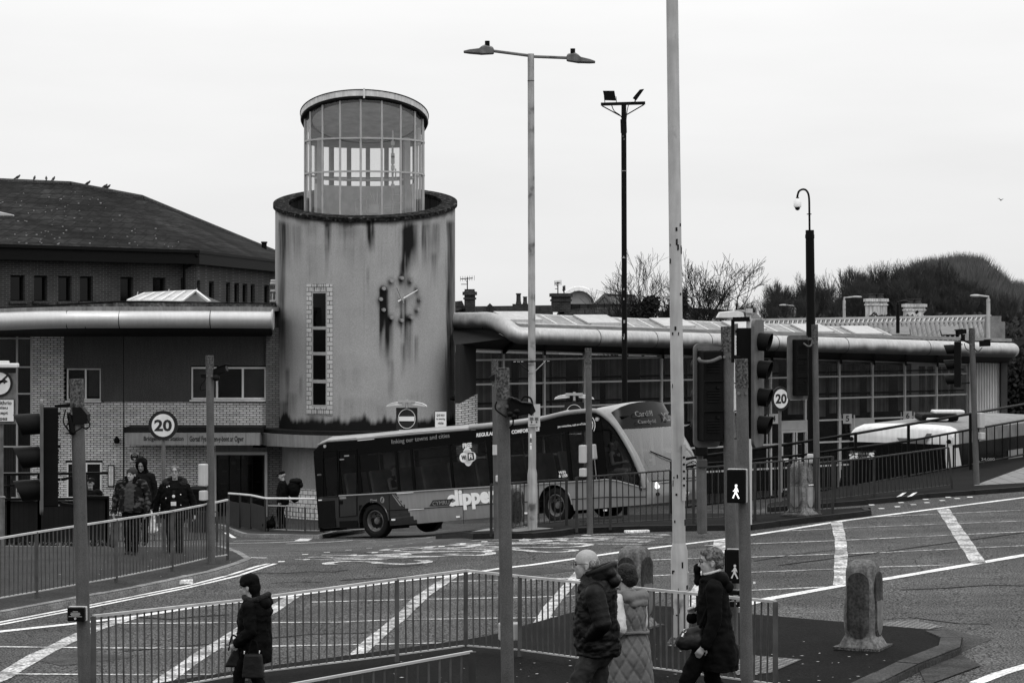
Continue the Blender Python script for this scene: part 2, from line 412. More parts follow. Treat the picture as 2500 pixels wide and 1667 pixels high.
# white-edged kerb patch, manhole covers
def plate_cover(pts, name, label, m, mesh_d=.035):
    q = hp(pts); r = drape(q, .108 if 'front' in label else .009, .3, name, m, kind=None); tag(r, label, 'manhole cover', 'inspection covers in the ground'); return r
M_cover = mat('cast_cover', .26, .6, .3, var=.3, vs=3, extra=brick_extra(.10, .10, .2, .7, .5, 'XY', .03))
plate_cover([(2155, 1520), (2232, 1514), (2303, 1530), (2228, 1544), (2150, 1540)], 'manhole_cover', 'patterned metal inspection cover in the road behind the large concrete bollard', M_cover)
plate_cover([(1752, 1642), (1842, 1620), (1957, 1630), (1880, 1664), (1800, 1668)], 'manhole_cover', 'chequered metal inspection cover in the front pavement by the railing end', M_cover)
# ---- road markings
def marks(name, lst, m):
    mb = MB()
    for pts, wd in lst:
        vs, fs = strip(pts, wd); mb.add(vs, fs)
    o = mb.build(name, m); o['kind'] = 'structure'; return o
Ltop = [(-60, 1549), (0, 1541.7), (194.5, 1521), (323, 1506), (495, 1480), (590, 1469), (722, 1453), (965, 1420.6), (1124, 1403), (1220, 1388), (1299, 1379), (1410, 1363), (1507, 1349), (1637, 1332.5), (1772, 1316), (1900, 1296.6), (2060.5, 1271), (2302, 1240), (2500, 1214.6), (2620, 1201)]
Lbot = [(1600, 1520), (1690, 1503), (1760, 1490), (1837, 1472), (1881, 1461), (2061, 1428.4), (2155.6, 1414.5), (2328, 1385), (2500, 1355.5), (2620, 1336)]
marks('box_junction_border', [(Ltop, .17), (Lbot, .22), ([(2384, 1667), (2440, 1645), (2500, 1627), (2600, 1598)], .18)], M_paint)
marks('box_junction_hatching', [
    ([(-30, 1668), (0, 1655), (92, 1600), (198, 1549), (244, 1531), (318, 1508)], .26),
    ([(392, 1667), (489, 1600), (580, 1543), (660, 1492), (715, 1456)], .24),
    ([(838, 1640), (856, 1613.5), (917, 1556), (980.5, 1505), (1028, 1457), (1105, 1406)], .22),
    ([(1300, 1545), (1316, 1526), (1341, 1484.5), (1382.7, 1435), (1413, 1401.6), (1440, 1362)], .20),
    ([(1676, 1500), (1692, 1480), (1722, 1410), (1753, 1343.6), (1761, 1318)], .26),
    ([(2042, 1274), (2052, 1318), (2054, 1350), (2053, 1366), (2051, 1428)], .22),
    ([(2302, 1242), (2329, 1284), (2363, 1335), (2390, 1376)], .26)], M_paintw)
marks('box_junction_lane_lines', [
    ([(760, 1470), (1006, 1463.6), (1300, 1458), (1416, 1454), (1586, 1447), (1836, 1441), (2017, 1433)], .10),
    ([(230, 1522), (550, 1520), (824, 1519), (958, 1513), (1300, 1508), (1402, 1504), (1470, 1500)], .10),
    ([(1060, 1421), (1114, 1419), (1300, 1415.5), (1404, 1411), (1586, 1406), (1692, 1401), (1836, 1397), (2064, 1388), (2155, 1384), (2328, 1379)], .10),
    ([(-60, 1578), (0, 1578.6), (495, 1582), (560, 1579), (869, 1573.7), (1204, 1567)], .10),
    ([(-60, 1643), (0, 1644.6), (583.6, 1646), (640, 1645)], .10),
    ([(1500, 1369), (1586, 1367), (1803, 1360), (1837, 1360), (2172.7, 1347.7), (2500, 1332), (2600, 1327)], .09),
    ([(1720, 1332), (1837, 1327.5), (2036, 1320), (2328, 1306), (2500, 1298), (2600, 1293)], .09),
    ([(1890, 1297.6), (2110.6, 1287), (2500, 1271.6), (2600, 1267)], .08),
    ([(2100, 1265), (2141.6, 1262), (2500, 1245), (2600, 1240)], .08)], M_paintw)
marks('double_kerb_lines', [
    ([(-60, 1527), (0, 1519), (231, 1475), (462, 1429), (560, 1404), (630, 1382), (656, 1376)], .09),
    ([(-60, 1533), (0, 1525), (231, 1480.5), (462, 1434), (580, 1406), (640, 1386), (672, 1376)], .09)], M_paint)
marks('give_way_lines', [
    ([(552, 1326.5), (660, 1324.5), (757, 1320)], .16), ([(700, 1327.5), (800, 1323), (860, 1319)], .14), ([(570, 1320.5), (735, 1316.5)], .10),
    ([(881, 1323), (955, 1321), (1060, 1311)], .12), ([(830, 1320), (1000, 1315), (1078, 1309)], .10),
    ([(735, 1320), (752, 1312.5)], .35), ([(1900, 1258), (1990, 1249), (2090, 1243)], .10), ([(552, 1300), (572, 1313)], .14), ([(600, 1361), (650, 1362)], .1), ([(1130, 1304), (1210, 1299.5)], .12),
    ([(1720, 1281), (1790, 1275), (1850, 1271)], .3)], M_paint)
for a, b in ((2192, 2204), (2218, 2230)): o = drape(hp([(a-4, 1225.5), (b-4, 1223.8), (b+10, 1213.5), (a+12, 1215)]), .118, .5, 'kerb_paint', M_paint)
M_crack = mat('road_crack', .012, .95)
marks('road_cracks', [([(600, 1402), (640, 1398), (700, 1399), (760, 1395), (810, 1396), (850, 1391)], .05), ([(830, 1417), (880, 1413), (950, 1411), (1010, 1404), (1060, 1403), (1120, 1397)], .06), ([(660, 1424), (720, 1420), (790, 1421)], .04), ([(920, 1384), (990, 1382), (1030, 1378)], .05),
    ([(1500, 1338), (1580, 1330), (1650, 1328), (1740, 1318)], .06), ([(1560, 1345), (1640, 1341), (1700, 1338)], .04), ([(1900, 1380), (2010, 1366), (2120, 1352), (2280, 1330), (2500, 1300)], .07), ([(1840, 1370), (1950, 1352), (2060, 1340)], .04), ([(340, 1507), (420, 1512), (470, 1506), (560, 1500)], .07), ([(300, 1590), (420, 1580), (640, 1560), (760, 1548), (900, 1545)], .05), ([(2150, 1512), (2230, 1508), (2340, 1522), (2420, 1524)], .04), ([(2200, 1440), (2300, 1436), (2420, 1428), (2500, 1430)], .06), ([(700, 1344), (790, 1347), (900, 1350)], .05)], M_crack)
for pg in ([(2150, 1545), (2310, 1535), (2420, 1560), (2330, 1600), (2200, 1560)], [(1180, 1395), (1330, 1385), (1420, 1392), (1250, 1408)], [(40, 1600), (200, 1588), (330, 1604), (150, 1625)]):
    o = drape(hp(pg), .005, .6, 'road_patch', mat('patched_tarmac', .06, .95, var=.3, vs=3, speck=.6, sps=36, bump=.5, bs=34))
# crossing studs
sx = [(687, 1371), (748, 1366), (804, 1361), (863, 1355), (915, 1349), (970, 1343.5), (1024, 1339), (1078, 1334), (1130, 1327.6), (1183, 1322), (745, 1353.5), (798, 1348.6), (851, 1343), (902, 1338), (953, 1332.5), (1000, 1327), (1050, 1323),
      (2152, 1241.5), (2191, 1237), (2230, 1232), (2263, 1227), (2301, 1222), (2337, 1217), (2368, 1213.5), (2390, 1206), (2128, 1232.5), (2315, 1214), (2260, 1219), (2200, 1227)]
mb = MB()
for u, v in sx:
    q = hit(u, v); s_ = .06
    mb.add([(q.x+a*s_, q.y+b*s_*1.6, g(q.x+a*s_, q.y+b*s_*1.6)+.008) for a, b in ((-1, -1), (1, -1), (1, 1), (-1, 1))], [(0, 1, 2, 3)])
tag(mb.build('crossing_studs', M_paint), kind='structure')
# road lettering: tall letters painted along the lane
def roadtext(s, uv0, uv1, tall, m=M_paintw):
    a, b = hit(*uv0), hit(*uv1)     # reading direction a -> b across the lane; letters stretched along the lane
    rd = Vector((b.x-a.x, b.y-a.y)); L = rd.length; rd.normalize(); up = Vector((-rd.y, rd.x))
    cu = bpy.data.curves.new('t', 'FONT'); cu.body = s; cu.resolution_u = 3; cu.offset = -.008
    ob = bpy.data.objects.new('tmp', cu); COL.objects.link(ob); dg = bpy.context.evaluated_depsgraph_get(); dg.update()
    me = bpy.data.meshes.new_from_object(ob.evaluated_get(dg)); bpy.data.objects.remove(ob)
    bm = bmesh.new(); bm.from_mesh(me); co = [v.co.copy() for v in bm.verts]
    x0, x1 = min(c.x for c in co), max(c.x for c in co); y0, y1 = min(c.y for c in co), max(c.y for c in co)
    for v in bm.verts:
        p = Vector((a.x, a.y))+rd*((v.co.x-x0)/(x1-x0)*L)+up*((v.co.y-y0)/(y1-y0)*tall)
        v.co = (p.x, p.y, 0)
    bmesh.ops.subdivide_edges(bm, edges=[e for e in bm.edges if e.calc_length() > .5], cuts=2)
    for v in bm.verts: v.co.z = g(v.co.x, v.co.y)+.009
    bmesh.ops.triangulate(bm, faces=bm.faces[:]); bmesh.ops.recalc_face_normals(bm, faces=bm.faces)
    bm.to_mesh(me); bm.free(); me.materials.clear(); me.materials.append(m)
    o = bpy.data.objects.new('road_lettering', me); COL.objects.link(o); o['kind'] = 'structure'
roadtext('YN', (1010, 1351), (945, 1367), -1.9)
roadtext('BWS', (1185, 1328), (1040, 1378), -2.1)
roadtext('UNIG', (1370, 1317), (1190, 1357), -2.0)
roadtext('BUS', (1500, 1313), (1400, 1349), -1.9)
roadtext('ONLY', (1650, 1303), (1560, 1332), -1.9)
# litter and grit on the dark pavement
rng = random.Random(5); mb = MB()
for i in range(150):
    x, y = rng.uniform(-1.5, 4.6), rng.uniform(26.4, 30.5)
    if i % 3 == 0: x, y = rng.uniform(-8, -4.8), rng.uniform(40, 46)
    s_ = rng.uniform(.006, .022); z = g(x, y)+.118; a = rng.uniform(0, 3)
    mb.add([(x+s_*math.cos(a+k*1.57)*(1.6 if k % 2 else .7), y+s_*math.sin(a+k*1.57), z) for k in range(4)], [(0, 1, 2, 3)])
tag(mb.build('litter', mat('litter', .45, .8, var=.3)), kind='stuff')
for n_, (u, v), sz, lb in (('litter_box', (452, 1426), (.25, .14, .07), 'small crushed white carton lying in the gutter by the left kerb'), ('litter_bag', (1555, 1301), (.5, .16, .05), 'flattened pale wrapper lying on the road by the island kerb')):
    q = hit(u, v); b_ = MB(); rr = Matrix.Rotation(.3, 3, 'Z'); b_.box((0, 0, sz[2]/2), sz, rr); b_.v = [(x+.02*math.sin(9*y), y+.02*math.sin(11*x), z) for x, y, z in b_.v]
    o = b_.build(n_, M_paint, bevel=.01); o.location = (q.x, q.y, q.z+.01); tag(o, lb, 'litter')
# ---------------------------------------------------------------- BUS STATION
M_lbrick = mat('pale_brick', .66, .9, var=.12, vs=1.2, extra=brick_extra(.225, .075, .10, .74, .5, 'XZ', .013), streak=.15)
M_lbrick2 = mat('grey_brick', .17, .9, var=.12, vs=1.2, extra=brick_extra(.225, .075, .25, .7), streak=.1)
M_dbrick = mat('brown_brick', .052, .95, var=.25, vs=.6, extra=brick_extra(.225, .085, 2.1, .6), streak=.15)
M_rendd = mat('dark_render', .085, .95, var=.12, vs=.8, speck=.25, sps=30, streak=.12)
M_rendl = mat('pale_render', .26, .95, var=.1, vs=.8, speck=.12, sps=30, streak=.15)
M_fascia = mat('grey_fascia', .21, .6, var=.12, vs=1.5, streak=.25)
M_alu = mat('pale_aluminium', .36, .5, .2, var=.1)
M_upvc = mat('white_frame', .62, .5, var=.06, streak=.1)
M_felt = mat('roof_felt', .014, .95, var=.5, vs=1.5, speck=.4, sps=20)
def tube_extra(n, l, src, val, mulf, noise_f):
    return mulf(val, noise_f(1.6, .8, 1.05, 6, (1.5, 1.5, .35), .32, .5))
M_tube = mat('aluminium_eaves', .50, .38, .55, var=.05, vs=1.5, streak=.07)
def grime_shade(n, l, src, val, mulf, noise_f):
    at = n.new('ShaderNodeAttribute'); at.attribute_name = 'grime_shade'
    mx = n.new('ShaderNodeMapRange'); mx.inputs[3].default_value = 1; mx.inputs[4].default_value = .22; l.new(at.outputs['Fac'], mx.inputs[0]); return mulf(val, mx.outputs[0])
M_tube2 = mat('stained_aluminium_eaves', .42, .5, .4, var=.1, vs=1.5, extra=grime_shade, streak=.18)
def add_grime_shade(o, r):
    me = o.data; at = me.attributes.new('grime_shade', 'FLOAT', 'POINT'); off = o.parent.location
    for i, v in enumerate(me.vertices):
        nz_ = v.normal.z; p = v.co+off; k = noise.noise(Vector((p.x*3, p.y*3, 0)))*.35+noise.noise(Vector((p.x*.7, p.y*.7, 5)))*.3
        at.data[i].value = max(0, min(1, (.12-nz_+k)*1.6))  # drip grime plus painted shade: darker as faces turn downward
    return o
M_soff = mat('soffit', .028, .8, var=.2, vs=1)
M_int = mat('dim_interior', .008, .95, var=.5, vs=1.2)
M_blind = mat('vertical_blind_fabric', .085, .9, var=.15, extra=brick_extra(.09, 4, .35, .8, 0, 'XZ', .012))
M_gl = glassmat('window_glass', .75, .15, .04, .004)
M_gld = glassmat('dim_window_glass', .35, .45, .06, .02)
st = empty('bus_station', (-9, 80, 0), 'two storey bus station with pale brick, tubular eaves and a stained round clock tower', 'building')
def wall(u0, v0, u1, v1, D, th, m, name, parent=st, **k):
    a, b = P(u0, v0, D), P(u1, v1, D); mb = W()
    mb.box(((a.x+b.x)/2, D+th/2, (a.z+b.z)/2), (abs(b.x-a.x), th, abs(a.z-b.z)))
    return mb.build(name, m, parent, **k)
# left wing
wall(78, 820, 156, 1300, 80, .3, M_lbrick, 'brick_wall')
wall(156, 981.5, 300, 1300, 80.0, .3, M_lbrick, 'brick_wall'); wall(304, 981.5, 523, 1300, 80.0, .3, M_lbrick, 'brick_wall')
wall(652, 1090, 693, 1300, 79.9, .4, M_lbrick2, 'brick_pier'); wall(649, 800, 684, 1062, 79.8, .5, M_lbrick2, 'brick_pier')
wall(523, 981.5, 649, 1050, 80.0, .3, M_lbrick, 'brick_wall')
wall(300, 1040, 304, 1300, 80.01, .1, M_soff, 'movement_joint')
# dark rendered upper wall with window openings
rw = wall(156, 820, 301, 896, 80.0, .3, M_rendd, 'rendered_wall'); wall(246, 896, 301, 981.5, 80.0, .3, M_rendd, 'rendered_wall')
wall(302.5, 820, 649, 893, 80.0, .3, M_rendd, 'rendered_wall'); wall(302.5, 893, 465, 981.5, 80.0, .3, M_rendd, 'rendered_wall')
wall(156, 890, 248, 899, 79.95, .06, M_rendd, 'lintel')
def window(u0, v0, u1, v1, D, parent, bars=(), fr=M_upvc, t=.05, depth=.12, hb=(), gm=None, back=True, sill=True, name='window', bm=None):
    a, b = P(u0, v0, D), P(u1, v1, D); x0, x1, z1, z0 = a.x, b.x, a.z, b.z
    mb = W(); y = D+depth
    for X in (x0+t/2, x1-t/2): mb.box((X, y, (z0+z1)/2), (t, .06, z1-z0))
    for Z in (z0+t/2, z1-t/2): mb.box(((x0+x1)/2, y-.001, Z), (x1-x0-2*t, .06, t))
    for q in bars: X = P(q, v0, D).x; mb.box((X, y-.002, (z0+z1)/2), (t*1.15, .06, z1-z0-2*t))
    for q in hb: Z = P(u0, q, D).z; mb.box(((x0+x1)/2, y-.003, Z), (x1-x0-2*t, .06, t))
    o = mb.build(name, fr, parent)
    mb = W(); mb.box(((x0+x1)/2, y+.01, (z0+z1)/2), (x1-x0-.04, .01, z1-z0-.04)); mb.build('pane', gm or M_gl, o)
    if back:
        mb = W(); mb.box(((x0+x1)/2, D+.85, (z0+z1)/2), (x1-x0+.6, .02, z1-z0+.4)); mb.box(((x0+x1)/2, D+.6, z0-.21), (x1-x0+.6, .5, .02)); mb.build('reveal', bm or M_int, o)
    if sill:
        mb = W(); mb.box(((x0+x1)/2, D-.02, z0-.035), (x1-x0+.06, .2, .05)); mb.build('sill', fr, o)
    return o
w1 = window(162, 899, 246, 977, 80, st, bars=(208,))
w2 = window(466, 896, 649, 975, 80, st, bars=(529, 592), t=.06)
mb = W(); 
for u0, u1 in ((468, 527), (595, 647)):
    a, b = P(u0, 899, 80.25), P(u1, 969, 80.25); mb.box(((a.x+b.x)/2, 80.25, (a.z+b.z)/2), (b.x-a.x, .01, a.z-b.z))
mb.build('drawn_blind', mat('drawn_blind', .18, .9, var=.15), w2)
mb = W(); a, b = P(216, 901, 80.24), P(244, 968, 80.24); mb.box(((a.x+b.x)/2, 80.24, (a.z+b.z)/2), (b.x-a.x, .01, a.z-b.z)); mb.build('drawn_blind', mat('drawn_blind', .18), w1)
wall(156, 977.5, 250, 981, 79.9, .1, M_soff, 'string_course')
# glazed corner at the far left
mb = W()
for u in (-60, -10, 41, 76): mb.box((P(u, 0, 80).x, 80.05, P(0, 1050, 80).z), (.06, .08, P(0, 820, 80).z-P(0, 1290, 80).z))
for v in (826, 896, 961, 1026, 1090, 1155, 1220): a = P(-60, v, 80); mb.box(((a.x+P(76, v, 80).x)/2, 80.04, a.z), (P(76, v, 80).x-a.x, .07, .05))
gg = mb.build('glazing_frame', M_alu, st)
wall(-60, 822, 77, 1290, 80.06, .02, M_gl, 'pane', gg)
wall(-60, 822, 77, 1290, 81.3, .05, mat('interior_wall', .035, .9, var=.6, vs=.8), 'interior_wall', gg)
mb = W()
for u, v0, v1, wd in ((5, 940, 1280, 40), (48, 830, 890, 26), (52, 1100, 1200, 24)): a = P(u, v0, 81); b = P(u+wd, v1, 81); mb.box(((a.x+b.x)/2, 81, (a.z+b.z)/2), (b.x-a.x, .05, a.z-b.z))
mb.build('curtain', M_blind, gg)
# ground floor window, poster, sign
wall(160, 1123, 250, 1129, 79.96, .1, M_soff, 'lintel')
w3 = window(163, 1129, 248, 1216, 79.93, st, bars=(211,), t=.05, depth=.02, back=False)
mb = W(); a, b = P(165, 1131, 79.96), P(246, 1213, 79.96); mb.box(((a.x+b.x)/2, 79.98, (a.z+b.z)/2), (b.x-a.x, .01, a.z-b.z)); mb.build('dark_pane', M_int, w3)
ps = empty('timetable_poster', P(270, 1188, 79.9), 'tall framed timetable poster on the pale brick wall beside the men on the pavement', 'poster')
a, b = P(263, 1135, 79.88), P(278.5, 1188, 79.88); mb = W(); mb.box(((a.x+b.x)/2, 79.93, (a.z+b.z)/2), (b.x-a.x, .06, a.z-b.z)); mb.build('frame', M_black, ps)
mb = W(); mb.box(((a.x+b.x)/2, 79.895, (a.z+b.z)/2), (b.x-a.x-.06, .01, a.z-b.z-.07)); mb.build('sheet', M_white, ps)
mb = W(); rng = random.Random(2)
for i in range(16): z = a.z-.07-i*.04; mb.box(((a.x+b.x)/2, 79.888, z), ((b.x-a.x)*rng.uniform(.3, .62), .004, .012))
mb.build('print', M_signg, ps)
ss = empty('round_logo_sign', P(328, 1126, 79.9), 'small square white sign with round black SOS badge on the pale brick wall', 'sign')
mb = W(); a = P(328, 1115, 79.93); mb.box(a, (.30, .03, .32)); mb.build('plate', M_signw, ss)
mb = W(); mb.lathe([(.135, -.01), (.135, .01)], 24, P(328, 1115, 79.9), 'y'); mb.build('disc', M_signd, ss)
text('SOS', .16, .07, P(328, 1110, 79.885), (1, 0, 0), (0, 0, 1), M_signw, parent=ss, bold=.02)
mb = W(); c = P(328, 1120, 79.885); mb.prism([c+Vector((-.06, 0, .02)), c+Vector((.03, 0, .03)), c+Vector((.06, 0, 0)), c+Vector((-.02, 0, -.06)), c+Vector((0, 0, -.01))], (0, -.004, 0)); mb.build('symbol', M_signw, ss)
# wall lamp
wl = W(); c = P(285, 1074, 79.8); wl.lathe([(.05, -.12), (.09, -.1), (.1, 0), (.06, .08), (.03, .12)], 12, c); wl.box(c+Vector((0, .12, 0)), (.05, .2, .05)); tag(wl.build('wall_lamp', M_blackm), 'small black lamp fixed to the pale brick wall left of the station name', 'lamp')
# entrance
mb = W()
for u in (525, 650): a = P(u, 1107, 79.9); mb.box((a.x, 79.9, (a.z+P(0, 1270, 79.9).z)/2), (.09, .16, a.z-P(0, 1275, 79.9).z))
a = P(525, 1106, 79.9); b = P(650, 1106, 79.9); mb.box(((a.x+b.x)/2, 79.88, a.z), (b.x-a.x+.09, .18, .1)); dr = mb.build('entrance_door', M_alu, st)
wall(527, 1086, 652, 1104, 80.02, .2, M_fascia, 'door_header', dr)
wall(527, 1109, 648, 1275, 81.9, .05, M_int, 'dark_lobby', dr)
mb = W()
for u, v, wd, h in ((545, 1115, 18, 10), (585, 1115, 22, 9), (610, 1118, 14, 30), (570, 1130, 10, 8), (548, 1150, 10, 4), (585, 1145, 12, 2), (630, 1176, 14, 1.5), (545, 1180, 18, 1.5), (545, 1193, 14, 1.2)):
    a = P(u, v, 81.5); mb.box((a.x, 81.5, a.z), (wd*.0141, .03, h*.0141))
mb.build('lobby_notice', mat('dim_notice', .08, .8), dr)
mb = W(); 
for u in (560, 588, 616): a = P(u, 1109, 80.05); mb.box((a.x, 80.05, (a.z+P(0, 1270, 80).z)/2), (.035, .04, a.z-P(0, 1270, 80).z))
mb.build('door_stile', M_blackm, dr)
wall(528, 1109, 648, 1275, 80.03, .01, M_gl, 'pane', dr)
mb = W(); mb.beam(P(618, 1089, 79.4), P(648, 1089, 79.4), .12, .08); mb.build('sensor', M_blackm, dr)
# canopy fascia along the wall and round the tower
TX, TY = -5.03, 81.0
TR = 3.08
def cyl(a0, a1, z0, z1, r0, r1, n=40, c=(TX, TY)):   # curved slab, angle 0 = towards camera, + = right
    vs = []; fs = []
    for i in range(n+1):
        t = R(a0+(a1-a0)*i/n); s_, c_ = math.sin(t), -math.cos(t)
        for r, z in ((r0, z0), (r1, z0), (r1, z1), (r0, z1)): vs.append((c[0]+s_*r, c[1]+c_*r, z))
    for i in range(n):
        for k in range(4): fs.append((i*4+k, i*4+(k+1) % 4, i*4+4+(k+1) % 4, i*4+4+k))
    fs += [(0, 1, 2, 3), (n*4+3, n*4+2, n*4+1, n*4)]
    return vs, fs
fz = [P(0, v, 78.4).z for v in (1086.5, 1057)]
for u0, u1 in ((305, 458), (459, 600), (601, 634)):
    wall(u0, 1057, u1, 1086.5, 78.4, 1.55, M_fascia, 'canopy_fascia')
wall(303, 1043, 640, 1056.5, 78.7, 1.3, M_felt, 'canopy_roof')
text('Bridgend Bus Station', 96*.01360, .0, P(351, 1071, 78.38), (1, 0, 0), (0, 0, 1), M_signd, parent=st, align='l') if 0 else None
M_letter = mat('station_lettering', .022, .6)
def ltext(s, u0, u1, v0, v1, D, parent, m=M_letter, bold=.015, **k):
    a, b = P(u0, v1, D), P(u1, v0, D)
    return text(s, b.x-a.x, b.z-a.z, ((a.x+b.x)/2, D, (a.z+b.z)/2), (1, 0, 0), (0, 0, 1), m, parent=parent, bold=bold, **k)
ltext('Bridgend Bus Station', 351, 448, 1065, 1078.5, 78.39, st)
ltext('Gorsaf Fysiau Pen-y-bont ar Ogwr', 463, 595, 1064, 1081, 78.39, st)
mb = W(); mb.add(*cyl(-64, 70, P(0, 1094, 77.2).z, P(0, 1064, 77.2).z, TR-.1, 3.85, 60)); mb.build('canopy_fascia', M_fascia, st, smooth=True)
mb = W(); mb.add(*cyl(-70, 72, P(0, 1064, 77.2).z+.001, P(0, 1064, 77.2).z+.13, TR+.002, 3.72, 60)); mb.build('canopy_roof', M_felt, st, smooth=True)
# tower base: rendered band over pale brick plinth
zb0 = P(0, 1197, 78).z
mb = W(); mb.add(*cyl(-90, 90, zb0, 3.1, 2.4, TR-.11, 60)); mb.build('tower_base_render', M_rendl, st, smooth=True)
# bowed brick plinth with its own brick pattern along the curve
def curve_brick(n, l, src, val, mulf, noise_f):
    s = n.new('ShaderNodeSeparateXYZ'); 
    at = n.new('ShaderNodeAttribute'); at.attribute_name = 'uvm'; l.new(at.outputs['Vector'], s.inputs[0])
    b = n.new('ShaderNodeTexBrick'); l.new(at.outputs['Vector'], b.inputs['Vector']); b.inputs['Scale'].default_value = 1
    b.inputs['Brick Width'].default_value = .225; b.inputs['Row Height'].default_value = .15; b.inputs['Mortar Size'].default_value = .012; b.inputs['Mortar'].default_value = (.12,)*3+(1,)
    b.inputs['Color1'].default_value = (1, 1, 1, 1); b.inputs['Color2'].default_value = (.8,)*3+(1,)
    return mulf(val, b.outputs['Color'])
M_cbrick = mat('curved_pale_brick', .6, .85, var=.1, extra=curve_brick)
def with_arc(o, c=(TX, TY), r=TR):
    off = Vector((0, 0, 0)); q = o
    while q.parent is not None: q = q.parent; off += q.location
    me = o.data; at = me.attributes.new('uvm', 'FLOAT_VECTOR', 'POINT')
    for i, v in enumerate(me.vertices):
        p = v.co+off; at.data[i].vector = (math.atan2(p.x-c[0], -(p.y-c[1]))*r, p.z, 0)
    return o
mb = W(); mb.add(*cyl(-80, 80, -1, zb0-.002, 2.5, TR-.05, 90)); with_arc(mb.build('brick_plinth', M_cbrick, st))
# --- tower shell with slanted top
def zrim(y): return CZ+3.68-.06+.215*(y-TY)*-1*-1
na, nz_ = 400, 120
tv = []; zlo = P(0, 1056, 78).z
for j in range(nz_+1):
    for i in range(na):
        t = 2*math.pi*i/na; x = TX+TR*math.sin(t); y = TY-TR*math.cos(t); zt = zrim(y); tv.append((x, y, zlo+(zt-zlo)*j/nz_))
tf = [(j*na+i, j*na+(i+1) % na, (j+1)*na+(i+1) % na, (j+1)*na+i) for j in range(nz_) for i in range(na)]
# inner skin
o_ = len(tv)
for j in (0, 1):
    for i in range(na):
        t = 2*math.pi*i/na; x = TX+(TR-.42)*math.sin(t); y = TY-(TR-.42)*math.cos(t); zt = zrim(y); tv.append((x, y, zt-(1.6 if j == 0 else 0)))
tf += [(o_+i, o_+na+i, o_+na+(i+1) % na, o_+(i+1) % na) for i in range(na)]
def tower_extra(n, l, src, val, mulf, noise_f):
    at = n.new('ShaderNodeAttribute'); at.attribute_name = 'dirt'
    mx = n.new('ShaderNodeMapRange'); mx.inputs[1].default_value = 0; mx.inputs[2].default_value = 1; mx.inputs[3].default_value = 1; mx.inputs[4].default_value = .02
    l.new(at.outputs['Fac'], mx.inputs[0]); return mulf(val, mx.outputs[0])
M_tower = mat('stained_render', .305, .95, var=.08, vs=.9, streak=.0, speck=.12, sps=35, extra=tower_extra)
mb = W(); mb.add(tv, tf); tw = mb.build('tower_wall', M_tower, st, smooth=True)
def ramp(x, a, b): return max(0., min(1., (x-a)/(b-a)))
# dark streaks: (photo u, v top, v bottom, half width px, strength)
STK = [(905, 545, 590, 9, .95), (1000, 545, 640, 20, .8), (990, 560, 700, 12, .45), (1040, 545, 640, 9, .55), (985, 640, 690, 8, .25), (1062, 545, 620, 12, .4),
       (688, 540, 900, 9, .62), (700, 545, 640, 10, .35), (725, 550, 620, 12, .3), (760, 545, 585, 16, .25), (802, 545, 600, 7, .55), (845, 545, 562, 30, .3), (798, 600, 660, 5, .25),
       (1098, 540, 1045, 8, .75), (1108, 540, 1000, 3, .4), (937, 705, 860, 12, .92), (934, 700, 780, 8, .6), (950, 780, 880, 10, .55), (955, 880, 960, 7, .35), (985, 730, 800, 9, .6), (996, 770, 880, 12, .4), (984, 840, 900, 5, .35),
       (1018, 820, 870, 4, .4), (702, 900, 960, 5, .35), (735, 920, 960, 4, .3), (712, 960, 1000, 14, .3), (898, 650, 700, 3, .3), (870, 560, 640, 40, .13), (765, 600, 650, 20, .13), (935, 990, 1030, 10, .2), (870, 970, 1010, 50, .12), (1015, 960, 1010, 25, .15), (1060, 620, 680, 8, .3), (700, 780, 900, 14, .25), (690, 980, 1040, 16, .45), (855, 900, 940, 25, .1)]
me = tw.data; at = me.attributes.new('dirt', 'FLOAT', 'POINT')
for i, v in enumerate(me.vertices):
    x, y, z = v.co+Vector(st.location)
    zt = zrim(y); ang = math.atan2(x-TX, -(y-TY))
    d = 0.0; s1 = noise.noise(Vector((ang*9, z*.35, 0))); s2 = noise.noise(Vector((ang*28, z*.9, 3))); s3 = noise.noise(Vector((ang*5, z*2.5, 7))); s4 = noise.noise(Vector((ang*75, z*.7, 11)))
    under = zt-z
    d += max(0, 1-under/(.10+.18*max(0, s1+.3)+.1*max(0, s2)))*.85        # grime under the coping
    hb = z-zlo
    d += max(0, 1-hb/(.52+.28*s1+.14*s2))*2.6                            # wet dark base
    if y < TY+.5:
        D = y; u = 1250+x/D*F; vv = 760+(CZ-z)/D*F
        for (su, v0, v1, hw, st_) in STK:
            if v0-6 < vv < v1+40 and abs(u-su) < hw*2.6:
                k = ramp(vv, v0-6, v0+6)*(1-ramp(vv, v1-.45*(v1-v0), v1+30))
                d += 1.15*st_*k*math.exp(-((u-su+4*s2+2*s4)/hw)**4)*(1+.5*s2+.5*s4)
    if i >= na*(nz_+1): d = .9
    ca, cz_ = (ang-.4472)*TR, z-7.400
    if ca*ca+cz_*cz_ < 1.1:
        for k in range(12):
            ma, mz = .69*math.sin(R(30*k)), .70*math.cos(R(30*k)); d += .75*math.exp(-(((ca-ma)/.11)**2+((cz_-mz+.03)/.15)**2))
    d += .05*s1+.06*s3+.05*s4+.04*s2; d += .35*max(0, s4-.25)*ramp(z, zlo+2, zlo+7)
    at.data[i].value = max(0, min(1, d))
